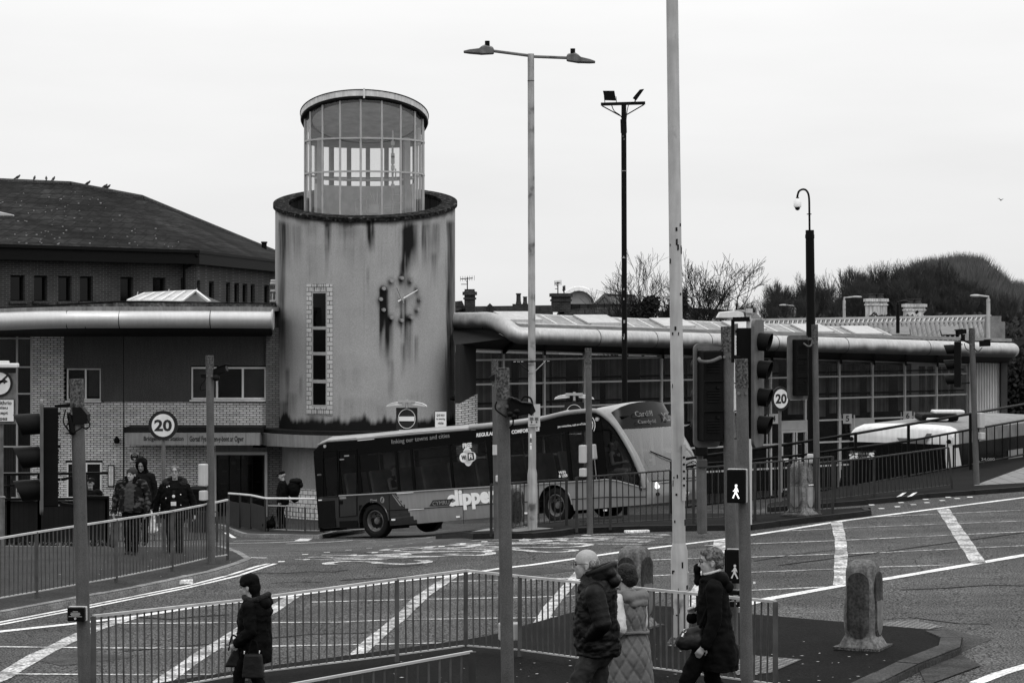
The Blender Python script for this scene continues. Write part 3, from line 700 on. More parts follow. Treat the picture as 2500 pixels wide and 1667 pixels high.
# coping ring, slanted
def slant_ring(r0, r1, h, dz, n=96, zf=zrim):
    vs = []; fs = []
    for i in range(n):
        t = 2*math.pi*i/n
        for r, k in ((r0, 0), (r1, 0), (r1, h), (r0, h)):
            x = TX+r*math.sin(t); y = TY-r*math.cos(t); vs.append((x, y, zf(y)+k+dz))
    for i in range(n):
        j = (i+1) % n
        for k in range(4): fs.append((i*4+k, i*4+(k+1) % 4, j*4+(k+1) % 4, j*4+k))
    return vs, fs
M_cop = mat('lichen_coping', .022, .95, var=.6, vs=4, speck=.8, sps=14, bump=.4, spec=.05, extra=wear_extra(7, .56, 1.0, 5))
mb = W(); mb.add(*slant_ring(TR-.46, TR+.075, .13, .0)); mb.build('coping', M_cop, st)
# gallery floor inside the parapet
mb = W(); mb.add([(TX+(TR-.43)*math.sin(R(10*i)), TY-(TR-.43)*math.cos(R(10*i)), zrim(TY-(TR-.43)*math.cos(R(10*i)))-1.3) for i in range(36)], [tuple(range(36))]); mb.build('gallery_floor', M_felt, st)
# --- lantern
LXc, LR = -5.06, 2.04
def ztop(y): return CZ+6.45-.31*(y-TY)
def lp(t, r=LR): return LXc+r*math.sin(R(t)), TY-r*math.cos(R(t))
ln = MB
lv = [CZ+(760-v)*79/F for v in (533, 418.6, 337.5)]
mb = W()
NM = 18
for k in range(NM):
    t = k*20; x, y = lp(t)
    mb.tube([(x, y, CZ+2.4), (x, y, ztop(y))], .038, 6)
for z in lv: 
    mb.add(*cyl(0, 360, z-.028, z+.028, LR-.05, LR+.03, 72, (LXc, TY)))
lan = mb.build('lantern', M_alu, st)
mb = W()
for k in range(NM):
    (x0, y0), (x1, y1) = lp(k*20, LR-.01), lp(k*20+20, LR-.01)
    zz = CZ+2.4
    mb.add([(x0, y0, zz), (x1, y1, zz), (x1, y1, ztop(y1)), (x0, y0, ztop(y0))], [(0, 1, 2, 3)])
mb.build('pane', glassmat('lantern_glass', .93, .12, .02, .45), lan)
# roof disc: pale fascia, dark underside, dark upper edge
def zt2(y): return ztop(y)
def ring2(r0, r1, z0, z1, n=96):
    vs = []; fs = []
    for i in range(n):
        t = 2*math.pi*i/n
        for r, k in ((r0, z0), (r1, z0), (r1, z1), (r0, z1)):
            x = LXc+r*math.sin(t); y = TY-r*math.cos(t); vs.append((x, y, ztop(y)+k))
    for i in range(n):
        j = (i+1) % n
        for k in range(4): fs.append((i*4+k, i*4+(k+1) % 4, j*4+(k+1) % 4, j*4+k))
    return vs, fs
mb = W(); mb.add(*ring2(LR-.25, LR+.12, 0, .06)); mb.build('eaves_soffit', M_felt, lan)
mb = W(); mb.add(*ring2(LR-.1, LR+.15, .062, .25)); mb.build('roof_fascia', mat('roof_fascia_metal', .55, .55, .1, var=.15, streak=.25), lan, smooth=True)
mb = W(); mb.add(*ring2(LR-.15, LR+.17, .252, .275)); mb.build('roof_trim', M_felt, lan)
n = 48; mb = W(); mb.prism([(LXc+(LR-.02)*math.sin(2*math.pi*i/n), TY-(LR-.02)*math.cos(2*math.pi*i/n), ztop(TY-(LR-.02)*math.cos(2*math.pi*i/n))+.03) for i in range(n)], (0, 0, .2)); mb.build('roof', mat('lantern_ceiling', .8, .9, var=.2), lan)
mb = W(); mb.add(*cyl(2.5, 3.9, ztop(TY-LR)-.02+.05, ztop(TY-LR)+.36, LR+.1, LR+.17, 2, (LXc, TY))); mb.build('joint_cover', M_upvc, lan)
# inside the lantern: inner drum (open frames), low wall, ladders, pole
mb = W(); RI = 1.25; mb.add(*cyl(95, 265, CZ+5.72, CZ+6.3, LR-.2, LR-.1, 40, (LXc, TY)))
for k in range(9):
    t = 100+k*20; x, y = lp(t, LR-.12); mb.box((x, y, CZ+4.1), (.15, .06, 3.4), Matrix.Rotation(R(t), 3, 'Z'))
[mb.add(*cyl(a_, a_+14, CZ+2.4, CZ+5.9, LR-.42, LR-.36, 3, (LXc, TY))) for a_ in (-70, 58)]; mb.build('inner_frame', mat('inner_frame', .28, .8, var=.15), lan)
mb = W(); mb.add(*cyl(0, 360, CZ+2.3, CZ+4.35, LR-.35, LR-.25, 48, (LXc, TY)) if 0 else cyl(95, 265, CZ+2.3, CZ+4.38, LR-.4, LR-.3, 40, (LXc, TY))); mb.add(*cyl(95, 265, CZ+4.55, CZ+4.62, LR-.4, LR-.3, 40, (LXc, TY))); mb.build('inner_wall', mat('inner_wall', .55, .9, var=.15), lan)
mb = W()
x, y = lp(15, 1.1)
def pl(u, v, D=80.0): return P(u, v, D)
mb.tube([pl(958.5, 520), pl(958.5, 318)], .035, 6)
for v in (350, 380, 385, 395, 410, 420, 455): mb.box(pl(959, v), (.12, .1, .05+.05*(v % 3)))
mb.tube([pl(966, 440), pl(966, 412)], .02, 5); mb.tube([pl(868, 520), pl(868, 489), pl(895, 480), pl(895, 520)], .02, 5)
mb.tube([pl(902, 470), pl(914, 508), pl(919, 508), pl(908, 472)], .02, 5); mb.tube([pl(920, 515), pl(920, 470)], .03, 5)
for v in (477, 496, 515): mb.tube([pl(952, v), pl(984, v-1)], .015, 5)
mb.tube([pl(870, 508), pl(980, 508)], .012, 5)
mb.box(pl(914, 510), (.32, .06, .3))
mb.build('ladder_and_mast', M_alu, lan)
# --- tower slit window with brick surround
def tang(u): # angle on tower of photo column u (front surface)
    D = 78.2
    for _ in range(8): s_ = ((u-1250)/F*D-TX)/TR; D = TY-TR*math.sqrt(max(0, 1-s_*s_))
    return math.degrees(math.asin(s_)), D
def tz(v, D): return CZ-(v-760)*D/F
aL, D1 = tang(750); aR, D2 = tang(812); Dm = (D1+D2)/2
iL, _ = tang(762); iR, _ = tang(799.5)
def cpatch(a0, a1, v0, v1, r0, r1, n=6): return cyl(a0, a1, tz(v1, Dm), tz(v0, Dm), r0, r1, n)
ws = W()
for a0, a1, v0, v1 in ((aL, iL, 694, 1012), (iR, aR, 694, 1012), (iL, iR, 694, 712), (iL, iR, 994, 1012)): ws.add(*cpatch(a0, a1, v0, v1, TR-.1, TR+.035, 6))
M_sb = mat('surround_brick', .48, .85, var=.1, extra=lambda n, l, src, val, mulf, noise_f: curve_brick(n, l, src, val, mulf, noise_f))
with_arc(ws.build('window_surround', M_sb, st))
sw = W()
for a0, a1, v0, v1 in ((iL, iL+.9, 712, 994), (iR-.9, iR, 712, 994), (iL+.9, iR-.9, 712, 716), (iL+.9, iR-.9, 797, 804.5), (iL+.9, iR-.9, 859, 867), (iL+.9, iR-.9, 926.5, 935), (iL+.9, iR-.9, 988, 994)): sw.add(*cpatch(a0, a1, v0, v1, TR-.05, TR+.028, 3))
slw = sw.build('window', mat('slit_window_frame', .30, .5, var=.1), st)
for v0, v1 in ((716, 797), (804.5, 859), (867, 926.5), (935, 988)):
    sw = W(); sw.add(*cpatch(iL+.85, iR-.85, v0-.2, v1+.2, TR-.04, TR+.012, 3)); sw.build('pane', M_glassd, slw)
# bricks on head and sill drawn as upright joints
sw = W()
for vv in (700, 1003):
    for k in range(1, 9): a = iL+(iR-iL)*k/9; sw.add(*cpatch(a-.12, a+.12, vv-7, vv+8, TR, TR+.04, 1))
sw.build('upright_joints', M_soff, st)
# --- clock on the front and its twin on the left flank
def clock(ang0, zc, minute, hour, label, gname):
    t0 = R(ang0)
    def pt(a, b, r):   # a: arc metres right, b: up
        t = t0+a/TR; return Vector((TX+r*math.sin(t), TY-r*math.cos(t), zc+b))
    c = empty('wall_clock', pt(0, 0, TR), label, 'clock', gname)
    for k in range(12):
        q = R(30*k); a, b = .69*math.sin(q), .70*math.cos(q)
        m_ = W(); p0, p1 = pt(a, b, TR-.02), pt(a, b, TR+.17); m_.tube([p0, p1], .062, 14); m_.tube([p1-(p1-p0)*.06, p1+(p1-p0)*.03], .036, 10)
        m_.build('hour_marker', mat('clock_metal', .30, .4, .5, var=.15), c, smooth=True)
    m_ = W(); m_.tube([pt(0, 0, TR-.02), pt(0, 0, TR+.2)], .05, 12); m_.build('hub', MATS['clock_metal'], c)
    for L, back, an, wd, nm in ((.66, .16, minute, .026, 'minute_hand'), (.42, .14, hour, .026, 'hour_hand')):
        q = R(an); f_ = lambda s_: pt(s_*math.sin(q), s_*math.cos(q), TR+(.15 if nm[0] == 'm' else .12)); m_ = W(); m_.tube([f_(-back), f_(-back*.4), f_(0), f_(L)], [wd*1.3, wd, wd, wd*.7], 8); m_.build(nm, M_upvc if nm[0] == 'm' else MATS['clock_metal'], c)
a, Dc = tang(977.5)
clock(a, tz(730.5, Dc), 61, -24, 'round clock of twelve metal studs and two hands on the front of the tower', 'stud clocks on the tower')
clock(-91, CZ+.33, 61, -24, 'stud clock seen edge on at the left flank of the tower', 'stud clocks on the tower')
# small lamp low on the tower, hairline crack
c = P(1106, 973, 79.0); m_ = W(); m_.box(c+Vector((-.0, .2, 0)), (.12, .4, .1)); m_.lathe([(.04, -.1), (.06, 0), (.06, .1)], 12, c+Vector((.0, 0, 0)), 'x'); tag(m_.build('wall_spotlight', M_blackm), 'small black spotlight low on the right side of the tower', 'lamp')
# --- left wing roof edge: fat aluminium tube, roof upstand, rooflight
def sweep(pts, r, name, m, parent=st, n=28, joints=()):
    mb = W(); mb.tube(pts, r, n); o = mb.build(name, m, parent, smooth=True); return o
def smooth_path(pts, k=8):
    P_ = [Vector(p) for p in pts]; P_ = [2*P_[0]-P_[1]]+P_+[2*P_[-1]-P_[-2]]; out = []
    for i in range(1, len(P_)-2):
        for j in range(k):
            t = j/k; a, b, c, d = P_[i-1:i+3]
            out.append(.5*((2*b)+(-a+c)*t+(2*a-5*b+4*c-d)*t*t+(-a+3*b-3*c+d)*t**3))
    out.append(P_[-2]); return out
tp_ = smooth_path([P(-90, 787, 73.6), P(0, 784, 74.8), P(110, 780, 76), P(210, 779, 76.7), P(300, 779, 77.1), P(500, 779, 77.3), P(664, 780, 77.3)], 6)
sweep(tp_, .297, 'eaves_tube', M_tube)
mb = W()
for u, D in ((22, 75.05), (165, 76.4), (210, 76.7), (293, 77.08), (515, 77.3)):
    q = P(u, 779.5 if u > 150 else 783, D); mb.tube([q-Vector((.012, 0, 0)), q+Vector((.012, 0, 0))], .3025, 28)
mb.build('tube_joint', M_soff, st)
mb = W(); q = P(664, 780, 77.3); mb.tube([q, q+Vector((.05, 0, 0))], .34, 28); mb.build('tube_end_plate', M_alu, st)
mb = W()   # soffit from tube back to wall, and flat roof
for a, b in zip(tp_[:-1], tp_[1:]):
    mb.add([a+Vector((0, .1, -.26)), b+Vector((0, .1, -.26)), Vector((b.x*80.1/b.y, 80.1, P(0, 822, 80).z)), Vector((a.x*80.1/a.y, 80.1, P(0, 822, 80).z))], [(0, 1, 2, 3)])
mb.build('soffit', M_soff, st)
mb = W()
for a, b in zip(tp_[:-1], tp_[1:]):
    mb.prism([a+Vector((0, -.12, .27)), b+Vector((0, -.12, .27)), b+Vector((0, 9, .3)), a+Vector((0, 9, .3))], (0, 0, .13))
mb.build('roof_edge', mat('roof_edge_metal', .22, .6, .1, var=.2, streak=.3), st)
rp_ = [P(-90, 757, 76.5), P(60, 752, 77.5), P(150, 746, 78), P(290, 738, 79), P(400, 738.5, 79.2), P(668, 744, 79.4)]
mb = W()
for a, b in zip(rp_[:-1], rp_[1:]): mb.prism([a, b, b+Vector((0, 7, .0)), a+Vector((0, 7, 0))], (0, 0, -.42))
mb.build('roof_upstand', mat('roof_upstand', .10, .9, var=.5, vs=3, speck=.4, sps=12, streak=.4), st)
mb = W()
for a, b in zip(rp_[:-1], rp_[1:]): mb.prism([a+Vector((0, -.05, .02)), b+Vector((0, -.05, .02)), b+Vector((0, 7, .02)), a+Vector((0, 7, .02))], (0, 0, .03))
mb.build('roof_capping', M_felt, st)
# rooflight (ridge)
A0, A1 = P(312, 735, 80.5), P(355, 718.5, 82); B0, B1 = P(512, 737, 80.8), P(478, 712, 82)
mb = W(); mb.prism([A0, P(445, 736, 80.2), B1, A1], (0, .05, .02)); 
rl = mb.build('rooflight_glazing', mat('rooflight_panel', .45, .4, var=.15, streak=.2), st)
mb = W(); mb.prism([P(447, 736, 80.2), B0+Vector((0, 3, 0)), B1], (0, .05, 0)); mb.build('gable_glazing', mat('gable_panel', .10, .5, var=.2), rl)
mb = W()
for k in (0, .2, .4, .6, .8, 1): mb.beam(A0.lerp(P(446, 736, 80.2), k)+Vector((0, -.04, .02)), A1.lerp(B1, k)+Vector((0, -.04, .04)), .07, .06)
mb.beam(A1+Vector((0, -.05, .03)), B1+Vector((0, -.05, .03)), .08, .08); mb.beam(B1+Vector((0, -.05, .03)), P(512, 737, 81), .09, .08); mb.beam(P(478, 714, 81.9), P(478, 736, 81.9), .06, .06); mb.beam(A0+Vector((0, -.05, .02)), P(446, 736, 80.15), .06, .05)
for u, v in ((337, 712), (413, 706), (481, 704)): mb.tube([P(u-3, v+12, 81.9), P(u, v, 81.9)], .012, 5)
mb.build('glazing_bar', M_upvc, rl)

# ---------------- right wing (glazed concourse)
UV = 9250.0
def DR(u): return 82.0*(UV-1280)/(UV-u)
dv = Vector((.811, .585, 0)); nv = Vector((-.585, .811, 0))   # along facade, into building
org = P(1280, 760, DR(1280)); org.z = 0
def S(u): # distance along facade of column u
    q = P(u, 760, DR(u)); q.z = 0; return (q-org).dot(dv)
def FP(s_, z, d=0): return Vector((org.x, org.y, z))+dv*s_+nv*d
rw_ = empty('bus_concourse', (0, 82, 0), 'long glazed bus concourse with stained tubular eaves and a strip of roof glazing', 'building')
rotF = Matrix.Rotation(math.atan2(.585, .811), 3, 'Z')
zT = [CZ-h for h in (1.67, 2.50, 3.33, 4.16, 5.0, 5.9)]
def ztopw(s_): # top of the glazing under the soffit
    u0, u1 = S(1175), S(2288); k = (s_-u0)/(u1-u0); h = 92/F*DR(1175)+(126/F*DR(2288)-92/F*DR(1175))*k; return CZ-h
mb = W()
s0, s1 = S(1152), S(2366)
bay = 1.765; sm = [S(1228)+bay*k for k in range(-1, 14)]; sm = [q for q in sm if s0-.1 < q < s1]+[s1]
for q in sm: mb.box((FP(q, (zT[4]-1.9+ztopw(q))/2)), (.075, .1, ztopw(q)-zT[4]+1.9), rotF)
for z in zT:
    for a, b in zip([s0]+sm[:-1], sm):
        if z > ztopw((a+b)/2)-.05: continue
        if z < zT[3]-.1 and (a < S(1700)): pass
        mb.box(FP((a+b)/2, z, .005), (b-a-.02, .09, .06), rotF)
a, b = s0, s1; mb.beam(FP(a, ztopw(a)-.02, 0), FP(b, ztopw(b)-.02, 0), .08, .05)
cf = mb.build('glazing_frame', M_alu, rw_)
mb = W(); mb.add([FP(s0, -.5, .03), FP(s1, -.5, .03), FP(s1, ztopw(s1), .03), FP(s0, ztopw(s0), .03)], [(0, 1, 2, 3)]); mb.build('pane', M_gl, cf)
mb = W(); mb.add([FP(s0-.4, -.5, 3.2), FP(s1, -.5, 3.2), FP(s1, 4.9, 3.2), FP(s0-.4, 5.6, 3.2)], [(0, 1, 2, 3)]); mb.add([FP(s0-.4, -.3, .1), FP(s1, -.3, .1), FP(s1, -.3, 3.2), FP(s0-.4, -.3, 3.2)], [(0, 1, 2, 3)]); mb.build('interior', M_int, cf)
mb = W(); rng = random.Random(11); q = s0+.05
M_bl = mat('blind_fabric', .16, .9, var=.25, vs=2, extra=lambda n, l, src, val, mulf, noise_f: mulf(val, noise_f(7, .6, 1.15, 1, (1.6, 1.6, .01), .35, .65)))
while q < s1-.3:
    wd = rng.choice([.35, .6, .95, 1.15, .3]); zt = zT[0]+.28-rng.choice([0, 0, .05]); zb = rng.choice([zT[3]+.1, zT[2]-.6, zT[3]+.25])
    zt = min(zt, ztopw(q)-.15)
    mb.box(FP(q+wd/2, (zt+zb)/2, .42+rng.uniform(0, .2)), (wd, .03, zt-zb), rotF); q += wd+rng.choice([.12, .25, .45, .7])
mb.build('blind', M_bl, rw_)
mb = W()
for z in (zT[0]-.67, zT[1]-.67): mb.beam(FP(s0, z, .3), FP(s1, z, .3), .06, .06)
mb.build('blind_rail', M_blackm, rw_)
# doors at stance 4 and 5
for u0, u1, u2 in ((1884, 1905, 1971), (2052, 2075, 2133)):
    a, b = S(u0), S(u2); m_ = W(); zt = zT[3]; 
    m_.box(FP((S(u1)+b)/2, zt-.16, -.03), (b-S(u1), .06, .34), rotF); m_.build('door_header', mat('pale_header', .3, .6, var=.1), rw_)
    m_ = W()
    for q in (S(u1)+.05, (S(u1)+b)/2-.05, (S(u1)+b)/2+.09, b-.06): m_.box(FP(q, zt-1.5, -.04), (.07, .07, 2.3), rotF)
    m_.box(FP((S(u1)+b)/2, zt-.38, -.04), (b-S(u1), .06, .08), rotF); m_.box(FP((S(u1)+b)/2, zt-2.55, -.04), (b-S(u1), .06, .06), rotF); d_ = m_.build('sliding_door', M_alu, rw_)
    m_ = W(); m_.box(FP((S(u1)+b)/2+.4, zt-1.45, -.02), (.5, .03, .12), rotF); m_.box(FP((S(u1)+b)/2-.5, zt-1.45, -.02), (.4, .03, .12), rotF); m_.build('door_sticker', M_white, d_)
for u, s_, num in ((2075, '5', 0), (1895, '4', 0), (2222, '6', 0)):
    v = 1022 if u < 2200 else 1015
    c = P(u-6, v, DR(u)-.25); sg = empty('stance_number_sign', c, 'square pale stance sign with the number %s on the concourse glazing' % s_, 'sign', 'stance number signs')
    m_ = W(); m_.box(c, (.34, .04, .37)); m_.build('plate', M_box, sg)
    text(s_, .13, .22, c+Vector((0, -.03, .01)), (1, 0, 0), (0, 0, 1), M_signd, parent=sg, bold=.02)
    m_ = W()
    for dx in (-.25, .27): m_.box(c+Vector((dx, .05, -.9)), (.05, .05, 2.1))
    m_.build('bracket_post', M_alu, sg)
# slatted curved return wall next to the tower
m_ = W(); a, b = P(1112, 760, 78.6), P(1152, 760, DR(1152)-.02)
def rp3(k, v): q = a.lerp(b, k); return Vector((q.x, q.y, CZ-(v-760)*q.y/F))
m_.slab(rp3(0, 985), rp3(0, 1130), rp3(1, 1130), rp3(1, 962), .2); m_.build('return_brick_wall', M_lbrick, rw_)
m_ = W(); m_.slab(rp3(0, 840), rp3(0, 985), rp3(1, 962), rp3(1, 850), .15); m_.build('return_panel', M_soff, rw_)
m_ = W()
for k in range(8): q = .06+k*.125; m_.beam(rp3(q, 868)+Vector((-.03, -.05, 0)), rp3(q, 985-q*22)+Vector((-.03, -.05, 0)), .05, .05)
m_.build('timber_slat', M_rendd, rw_)
# eaves tube with elbow
tpR = smooth_path([P(1090, 783, 80.9), P(1150, 783, 80.2), P(1196, 783, 79.6), P(1232, 797, 79.1), P(1262, 817, 78.95), P(1300, 820, 79.1)], 6)[:-1]
u_ = 1300
tpR += [P(1300+ (2470-1300)*k/30, 820+(855-820)*k/30, DR(1300+(2470-1300)*k/30)-2.9) for k in range(31)]
tpD = [a.lerp(b, k/8) for a, b in zip(tpR[:-1], tpR[1:]) for k in range(8)]+[tpR[-1]]; add_grime_shade(sweep(tpD, .285, 'eaves_tube', M_tube2, rw_), .285)
m_ = W(); q = P(2470, 855, DR(2470)-2.9); d_ = Vector((dv.x, dv.y, -.02)); prof = [(math.cos(R(10*k))*.285, math.sin(R(10*k))*.30) for k in range(0, 10)]
m_.tube([q+d_*s_ for r_, s_ in prof], [max(.01, r_) for r_, s_ in prof], 28); m_.build('tube_end', M_tube2, rw_, smooth=True)
m_ = W()
for u in (1178, 1455, 1594, 1727, 1890, 2060, 2260):
    v = 783 if u < 1200 else 820+(855-820)*(u-1300)/1170; D = 79.8 if u < 1200 else DR(u)-2.9; q = P(u, v, D); dd = dv if u > 1200 else Vector((1, 0, 0)); m_.tube([q-dd*.012, q+dd*.012], .2905, 28)
m_.build('tube_joint', M_soff, rw_)
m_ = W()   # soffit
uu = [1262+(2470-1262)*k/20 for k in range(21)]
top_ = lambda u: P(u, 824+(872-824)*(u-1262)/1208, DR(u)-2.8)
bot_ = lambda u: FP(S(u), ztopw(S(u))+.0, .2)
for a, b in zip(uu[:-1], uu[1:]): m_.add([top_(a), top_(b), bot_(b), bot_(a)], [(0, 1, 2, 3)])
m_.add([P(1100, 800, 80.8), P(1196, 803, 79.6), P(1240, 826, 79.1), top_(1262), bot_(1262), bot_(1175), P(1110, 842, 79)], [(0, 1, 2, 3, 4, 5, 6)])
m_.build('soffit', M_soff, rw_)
m_ = W()
for u in (1228, 1328.6, 1430, 1525, 1618, 1710, 1800, 1884, 1968, 2052, 2133, 2210, 2288): m_.beam(top_(max(u, 1262)), FP(S(u), ztopw(S(u))-.05, -.05), .07, .2)
m_.build('soffit_bracket', M_blackm, rw_)
# low roof glazing strip
rlb = lambda u: P(u, 790+(826-790)*(u-1245)/(2186-1245), DR(u)-2.5)
def rlt(u): return rlb(u)+nv*.95+Vector((0, 0, .31))
m_ = W(); 
for a, b in zip(uu[:-1], uu[1:]):
    m_.prism([tpR[0]*0+P(a, 801+(834-801)*(a-1262)/1208, DR(a)-2.9), P(b, 801+(834-801)*(b-1262)/1208, DR(b)-2.9), P(b, 791+(828-791)*(b-1262)/1208, DR(b)-2.6), P(a, 791+(828-791)*(a-1262)/1208, DR(a)-2.6)], (0, .1, .02))
m_.build('gutter_flashing', mat('gutter_metal', .11, .6, .1, var=.3, streak=.3), rw_)
m_ = W(); m_.slab(rlb(1262), rlb(2186), rlt(2186), rlt(1262), .04); m_.build('roof_glazing', mat('polycarbonate', .24, .6, var=.15, vs=1.5, speck=.2, sps=8), rw_)
m_ = W(); m_.prism([rlt(1262)+Vector((0, 0, -.05)), rlt(2186)+Vector((0, 0, -.05)), rlt(2186)+nv*3+Vector((0, 0, -.5)), rlt(1262)+nv*3+Vector((0, 0, -.5))], (0, 0, -.1)); m_.prism([rlb(2186), P(2470, 838, DR(2470)-2.5), P(2470, 838, DR(2470)-2.5)+nv*3, rlb(2186)+nv*3], (0, 0, -.12)); m_.build('flat_roof', M_felt, rw_)
m_ = W(); k = 0; u = 1262.0; s_ = 0
L_ = (rlb(2186)-rlb(1262)).length
nb = 21
for k in range(nb+1): q = rlb(1262).lerp(rlb(2186), k/nb); q2 = rlt(1262).lerp(rlt(2186), k/nb); m_.beam(q+Vector((0, -.03, .03)), q2+Vector((0, -.03, .03)), .05, .05)
m_.beam(rlt(1262)+Vector((0, 0, .04)), rlt(2186)+Vector((0, 0, .04)), .08, .07); m_.beam(rlb(1262)+Vector((0, 0, .03)), rlb(2186)+Vector((0, 0, .03)), .07, .06)
m_.build('glazing_bar', M_upvc, rw_)
for k in (0, 4, 8, 12, 16, 19):
    q = rlb(1262).lerp(rlb(2186), (k+.5)/nb); q2 = rlt(1262).lerp(rlt(2186), (k+.5)/nb); m_ = W(); c = q.lerp(q2, .5); m_.beam(q.lerp(q2, .1)+Vector((0, -.05, .1)), q2+Vector((0, -.05, .1)), 1.45, .06); m_.beam(q.lerp(q2, .1)-dv*.6+Vector((0, -.1, .06)), q.lerp(q2, .1)+dv*.6+Vector((0, -.1, .06)), .08, .1); m_.build('roof_vent', M_box, rw_)
# corrugated end wall
m_ = W(); a, b = P(2372, 760, DR(2372)-.2), P(2443, 760, DR(2372)+.6)
M_corr = mat('corrugated_pale_cladding', .50, .6, var=.06, extra=lambda n, l, src, val, mulf, noise_f: mulf(val, noise_f(1, 1, 1)))
nn = 44; vs = []
for k in range(nn+1):
    q = a.lerp(b, k/nn); q.y += .035*(1 if (k//2) % 2 else -1)
    vs += [(q.x, q.y, -1), (q.x, q.y, CZ-(876-760)*q.y/F)]
m_.add(vs, [(2*k, 2*k+2, 2*k+3, 2*k+1) for k in range(nn)]); m_.build('end_wall', M_corr, rw_)
m_ = W(); a = P(2450, 760, DR(2372)+.5); m_.box((a.x, a.y, 2.2), (.25, .3, 6.0)); m_.build('corner_post', M_signg, rw_)
m_ = W(); m_.box((P(2368, 0, DR(2366)).x, DR(2366)-.05, 2.0), (.12, .2, 6.4)); m_.build('mullion_post', M_box, rw_)
# ---------------------------------------------------------------- BIG BRICK BUILDING (left background)
M_slate = mat('roof_slates', .026, .95, var=.35, vs=.35, speck=.4, sps=3, extra=lambda n, l, src, val, mulf, noise_f: brick_extra(.45, .32, .35, .55, .5, 'XZ', .03)(n, l, src, mulf(val, noise_f(.25, .6, 1.9, 3, (1, 1, 1))), mulf, noise_f), spec=.05)
M_tile2 = mat('house_roof_tiles', .05, .9, var=.3, vs=.8, extra=brick_extra(.5, .3, .4, .6, .5, 'XZ', .03))
bb = empty('brick_office_building', (-15, 105, 0), 'large dark brick building with a big hipped slate roof behind the bus station', 'building')
def ud(u): return 100*(1+.10*(u/480)) if u < 480 else 110*(1+.25*(u-480)/190)
A_, B_, C_ = P(-150, 598, ud(-150)), P(480, 613, 110), P(760, 655, 146)
A_.z = B_.z; C_.z = B_.z
def bwall(p, q, name, holes):
    d = (q-p); L = Vector((d.x, d.y, 0)).length; d = Vector((d.x, d.y, 0)).normalized(); nb_ = Vector((-d.y, d.x, 0))
    rot = Matrix.Rotation(math.atan2(d.y, d.x), 3, 'Z'); z1 = p.z+.1; z0 = 0
    m_ = W(); xs = [0]+[e for h in holes for e in h[:2]]+[L]
    zb, zt = holes[0][2], holes[0][3]
    m_.box(p+d*L/2+nb_*.15+Vector((0, 0, (zt+z1)/2-p.z)), (L, .3, z1-zt), rot); m_.box(p+d*L/2+nb_*.15+Vector((0, 0, (zb+z0)/2-p.z)), (L, .3, zb-z0), rot)
    for a, b in zip(xs[0::2], xs[1::2]): m_.box(p+d*(a+b)/2+nb_*.15+Vector((0, 0, (zb+zt)/2-p.z)), (b-a, .3, zt-zb), rot)
    o = m_.build(name, M_dbrick, bb)
    for a, b, _, _ in holes:
        m_ = W(); c = p+d*(a+b)/2+nb_*.16+Vector((0, 0, (zb+zt)/2-p.z)); w_ = b-a
        for s_ in (-1, 1): m_.box(c+d*s_*(w_/2-.04), (.08, .08, zt-zb), rot); m_.box(c+Vector((0, 0, s_*((zt-zb)/2-.04))), (w_-.16, .08, .08), rot)
        wo_ = m_.build('window', M_blackm, bb)
        m_ = W(); m_.box(c+nb_*.02, (w_, .02, zt-zb), rot); m_.build('pane', M_glassd, wo_)
        m_ = W(); m_.box(c+nb_*-.2+Vector((0, 0, -(zt-zb)/2-.03)), (w_+.2, .12, .12), rot); m_.build('sill', M_dbrick, wo_)
    return o
def along(p, q, u):   # distance along wall pq of photo column u
    d = q-p; k = (u-1250)/F; t = (k*p.y-p.x)/(d.x-k*d.y); return t*Vector((d.x, d.y)).length
zt_, zb_ = P(0, 674, 103).z, P(0, 737, 103).z
bwall(A_, B_, 'brick_wall', [(along(A_, B_, a), along(A_, B_, b), zb_, zt_) for a, b in ((-90, -50), (25, 61), (83, 116), (142, 175), (195, 227), (294, 325), (373, 404), (442, 447))])
bwall(B_, C_, 'brick_wall', [(along(B_, C_, a), along(B_, C_, b), P(0, 739, 115).z, P(0, 688, 115).z) for a, b in ((481, 489), (510, 523), (552, 562), (572, 584), (592, 604), (612, 622), (645, 657))])
ov = .9
e0, e1, e2 = A_+Vector((0, -ov, 0)), B_+Vector((.2, -ov, 0)), C_+Vector((.6, -ov*.8, 0))
r0, r1, r2, r3 = P(-150, 436, 118), P(170, 450, 120), P(345, 483, 124), P(690, 622, 152)
r3 = P(760, 652, 158)
Ec = [e0, e0.lerp(e1, .5), e1, e1.lerp(e2, .33), e1.lerp(e2, .66), e2]; Rc = [r0, r0.lerp(r1, .7), r1, r2, r2.lerp(r3, .5), r3]
m_ = W(); nk = 12
for a, b in zip(Ec, Rc): m_.v += [tuple(a.lerp(b, k/nk)) for k in range(nk+1)]
m_.f = [(i*(nk+1)+k, (i+1)*(nk+1)+k, (i+1)*(nk+1)+k+1, i*(nk+1)+k+1) for i in range(5) for k in range(nk)]
rf = m_.build('roof', M_slate, bb)
for p_ in rf.data.polygons: p_.use_smooth = True
m_ = W()
for a, b in ((r0, r1), (r1, r2), (r2, r3)): m_.tube([a, b], .16, 8)
m_.build('ridge_tiles', M_dbrick, rf)
m_ = W()
for a, b in ((e0, e1), (e1, e2)):
    m_.beam(a+Vector((0, .0, -.05)), b+Vector((0, 0, -.05)), .12, .14); m_.beam(a+Vector((0, .12, -.35)), b+Vector((0, .12, -.35)), .06, .55)
    m_.add([a+Vector((0, .1, -.6)), b+Vector((0, .1, -.6)), b+Vector((0, 1.2, -.6)), a+Vector((0, 1.2, -.6))], [(0, 1, 2, 3)])
m_.build('gutter_and_fascia', M_blackm, rf)
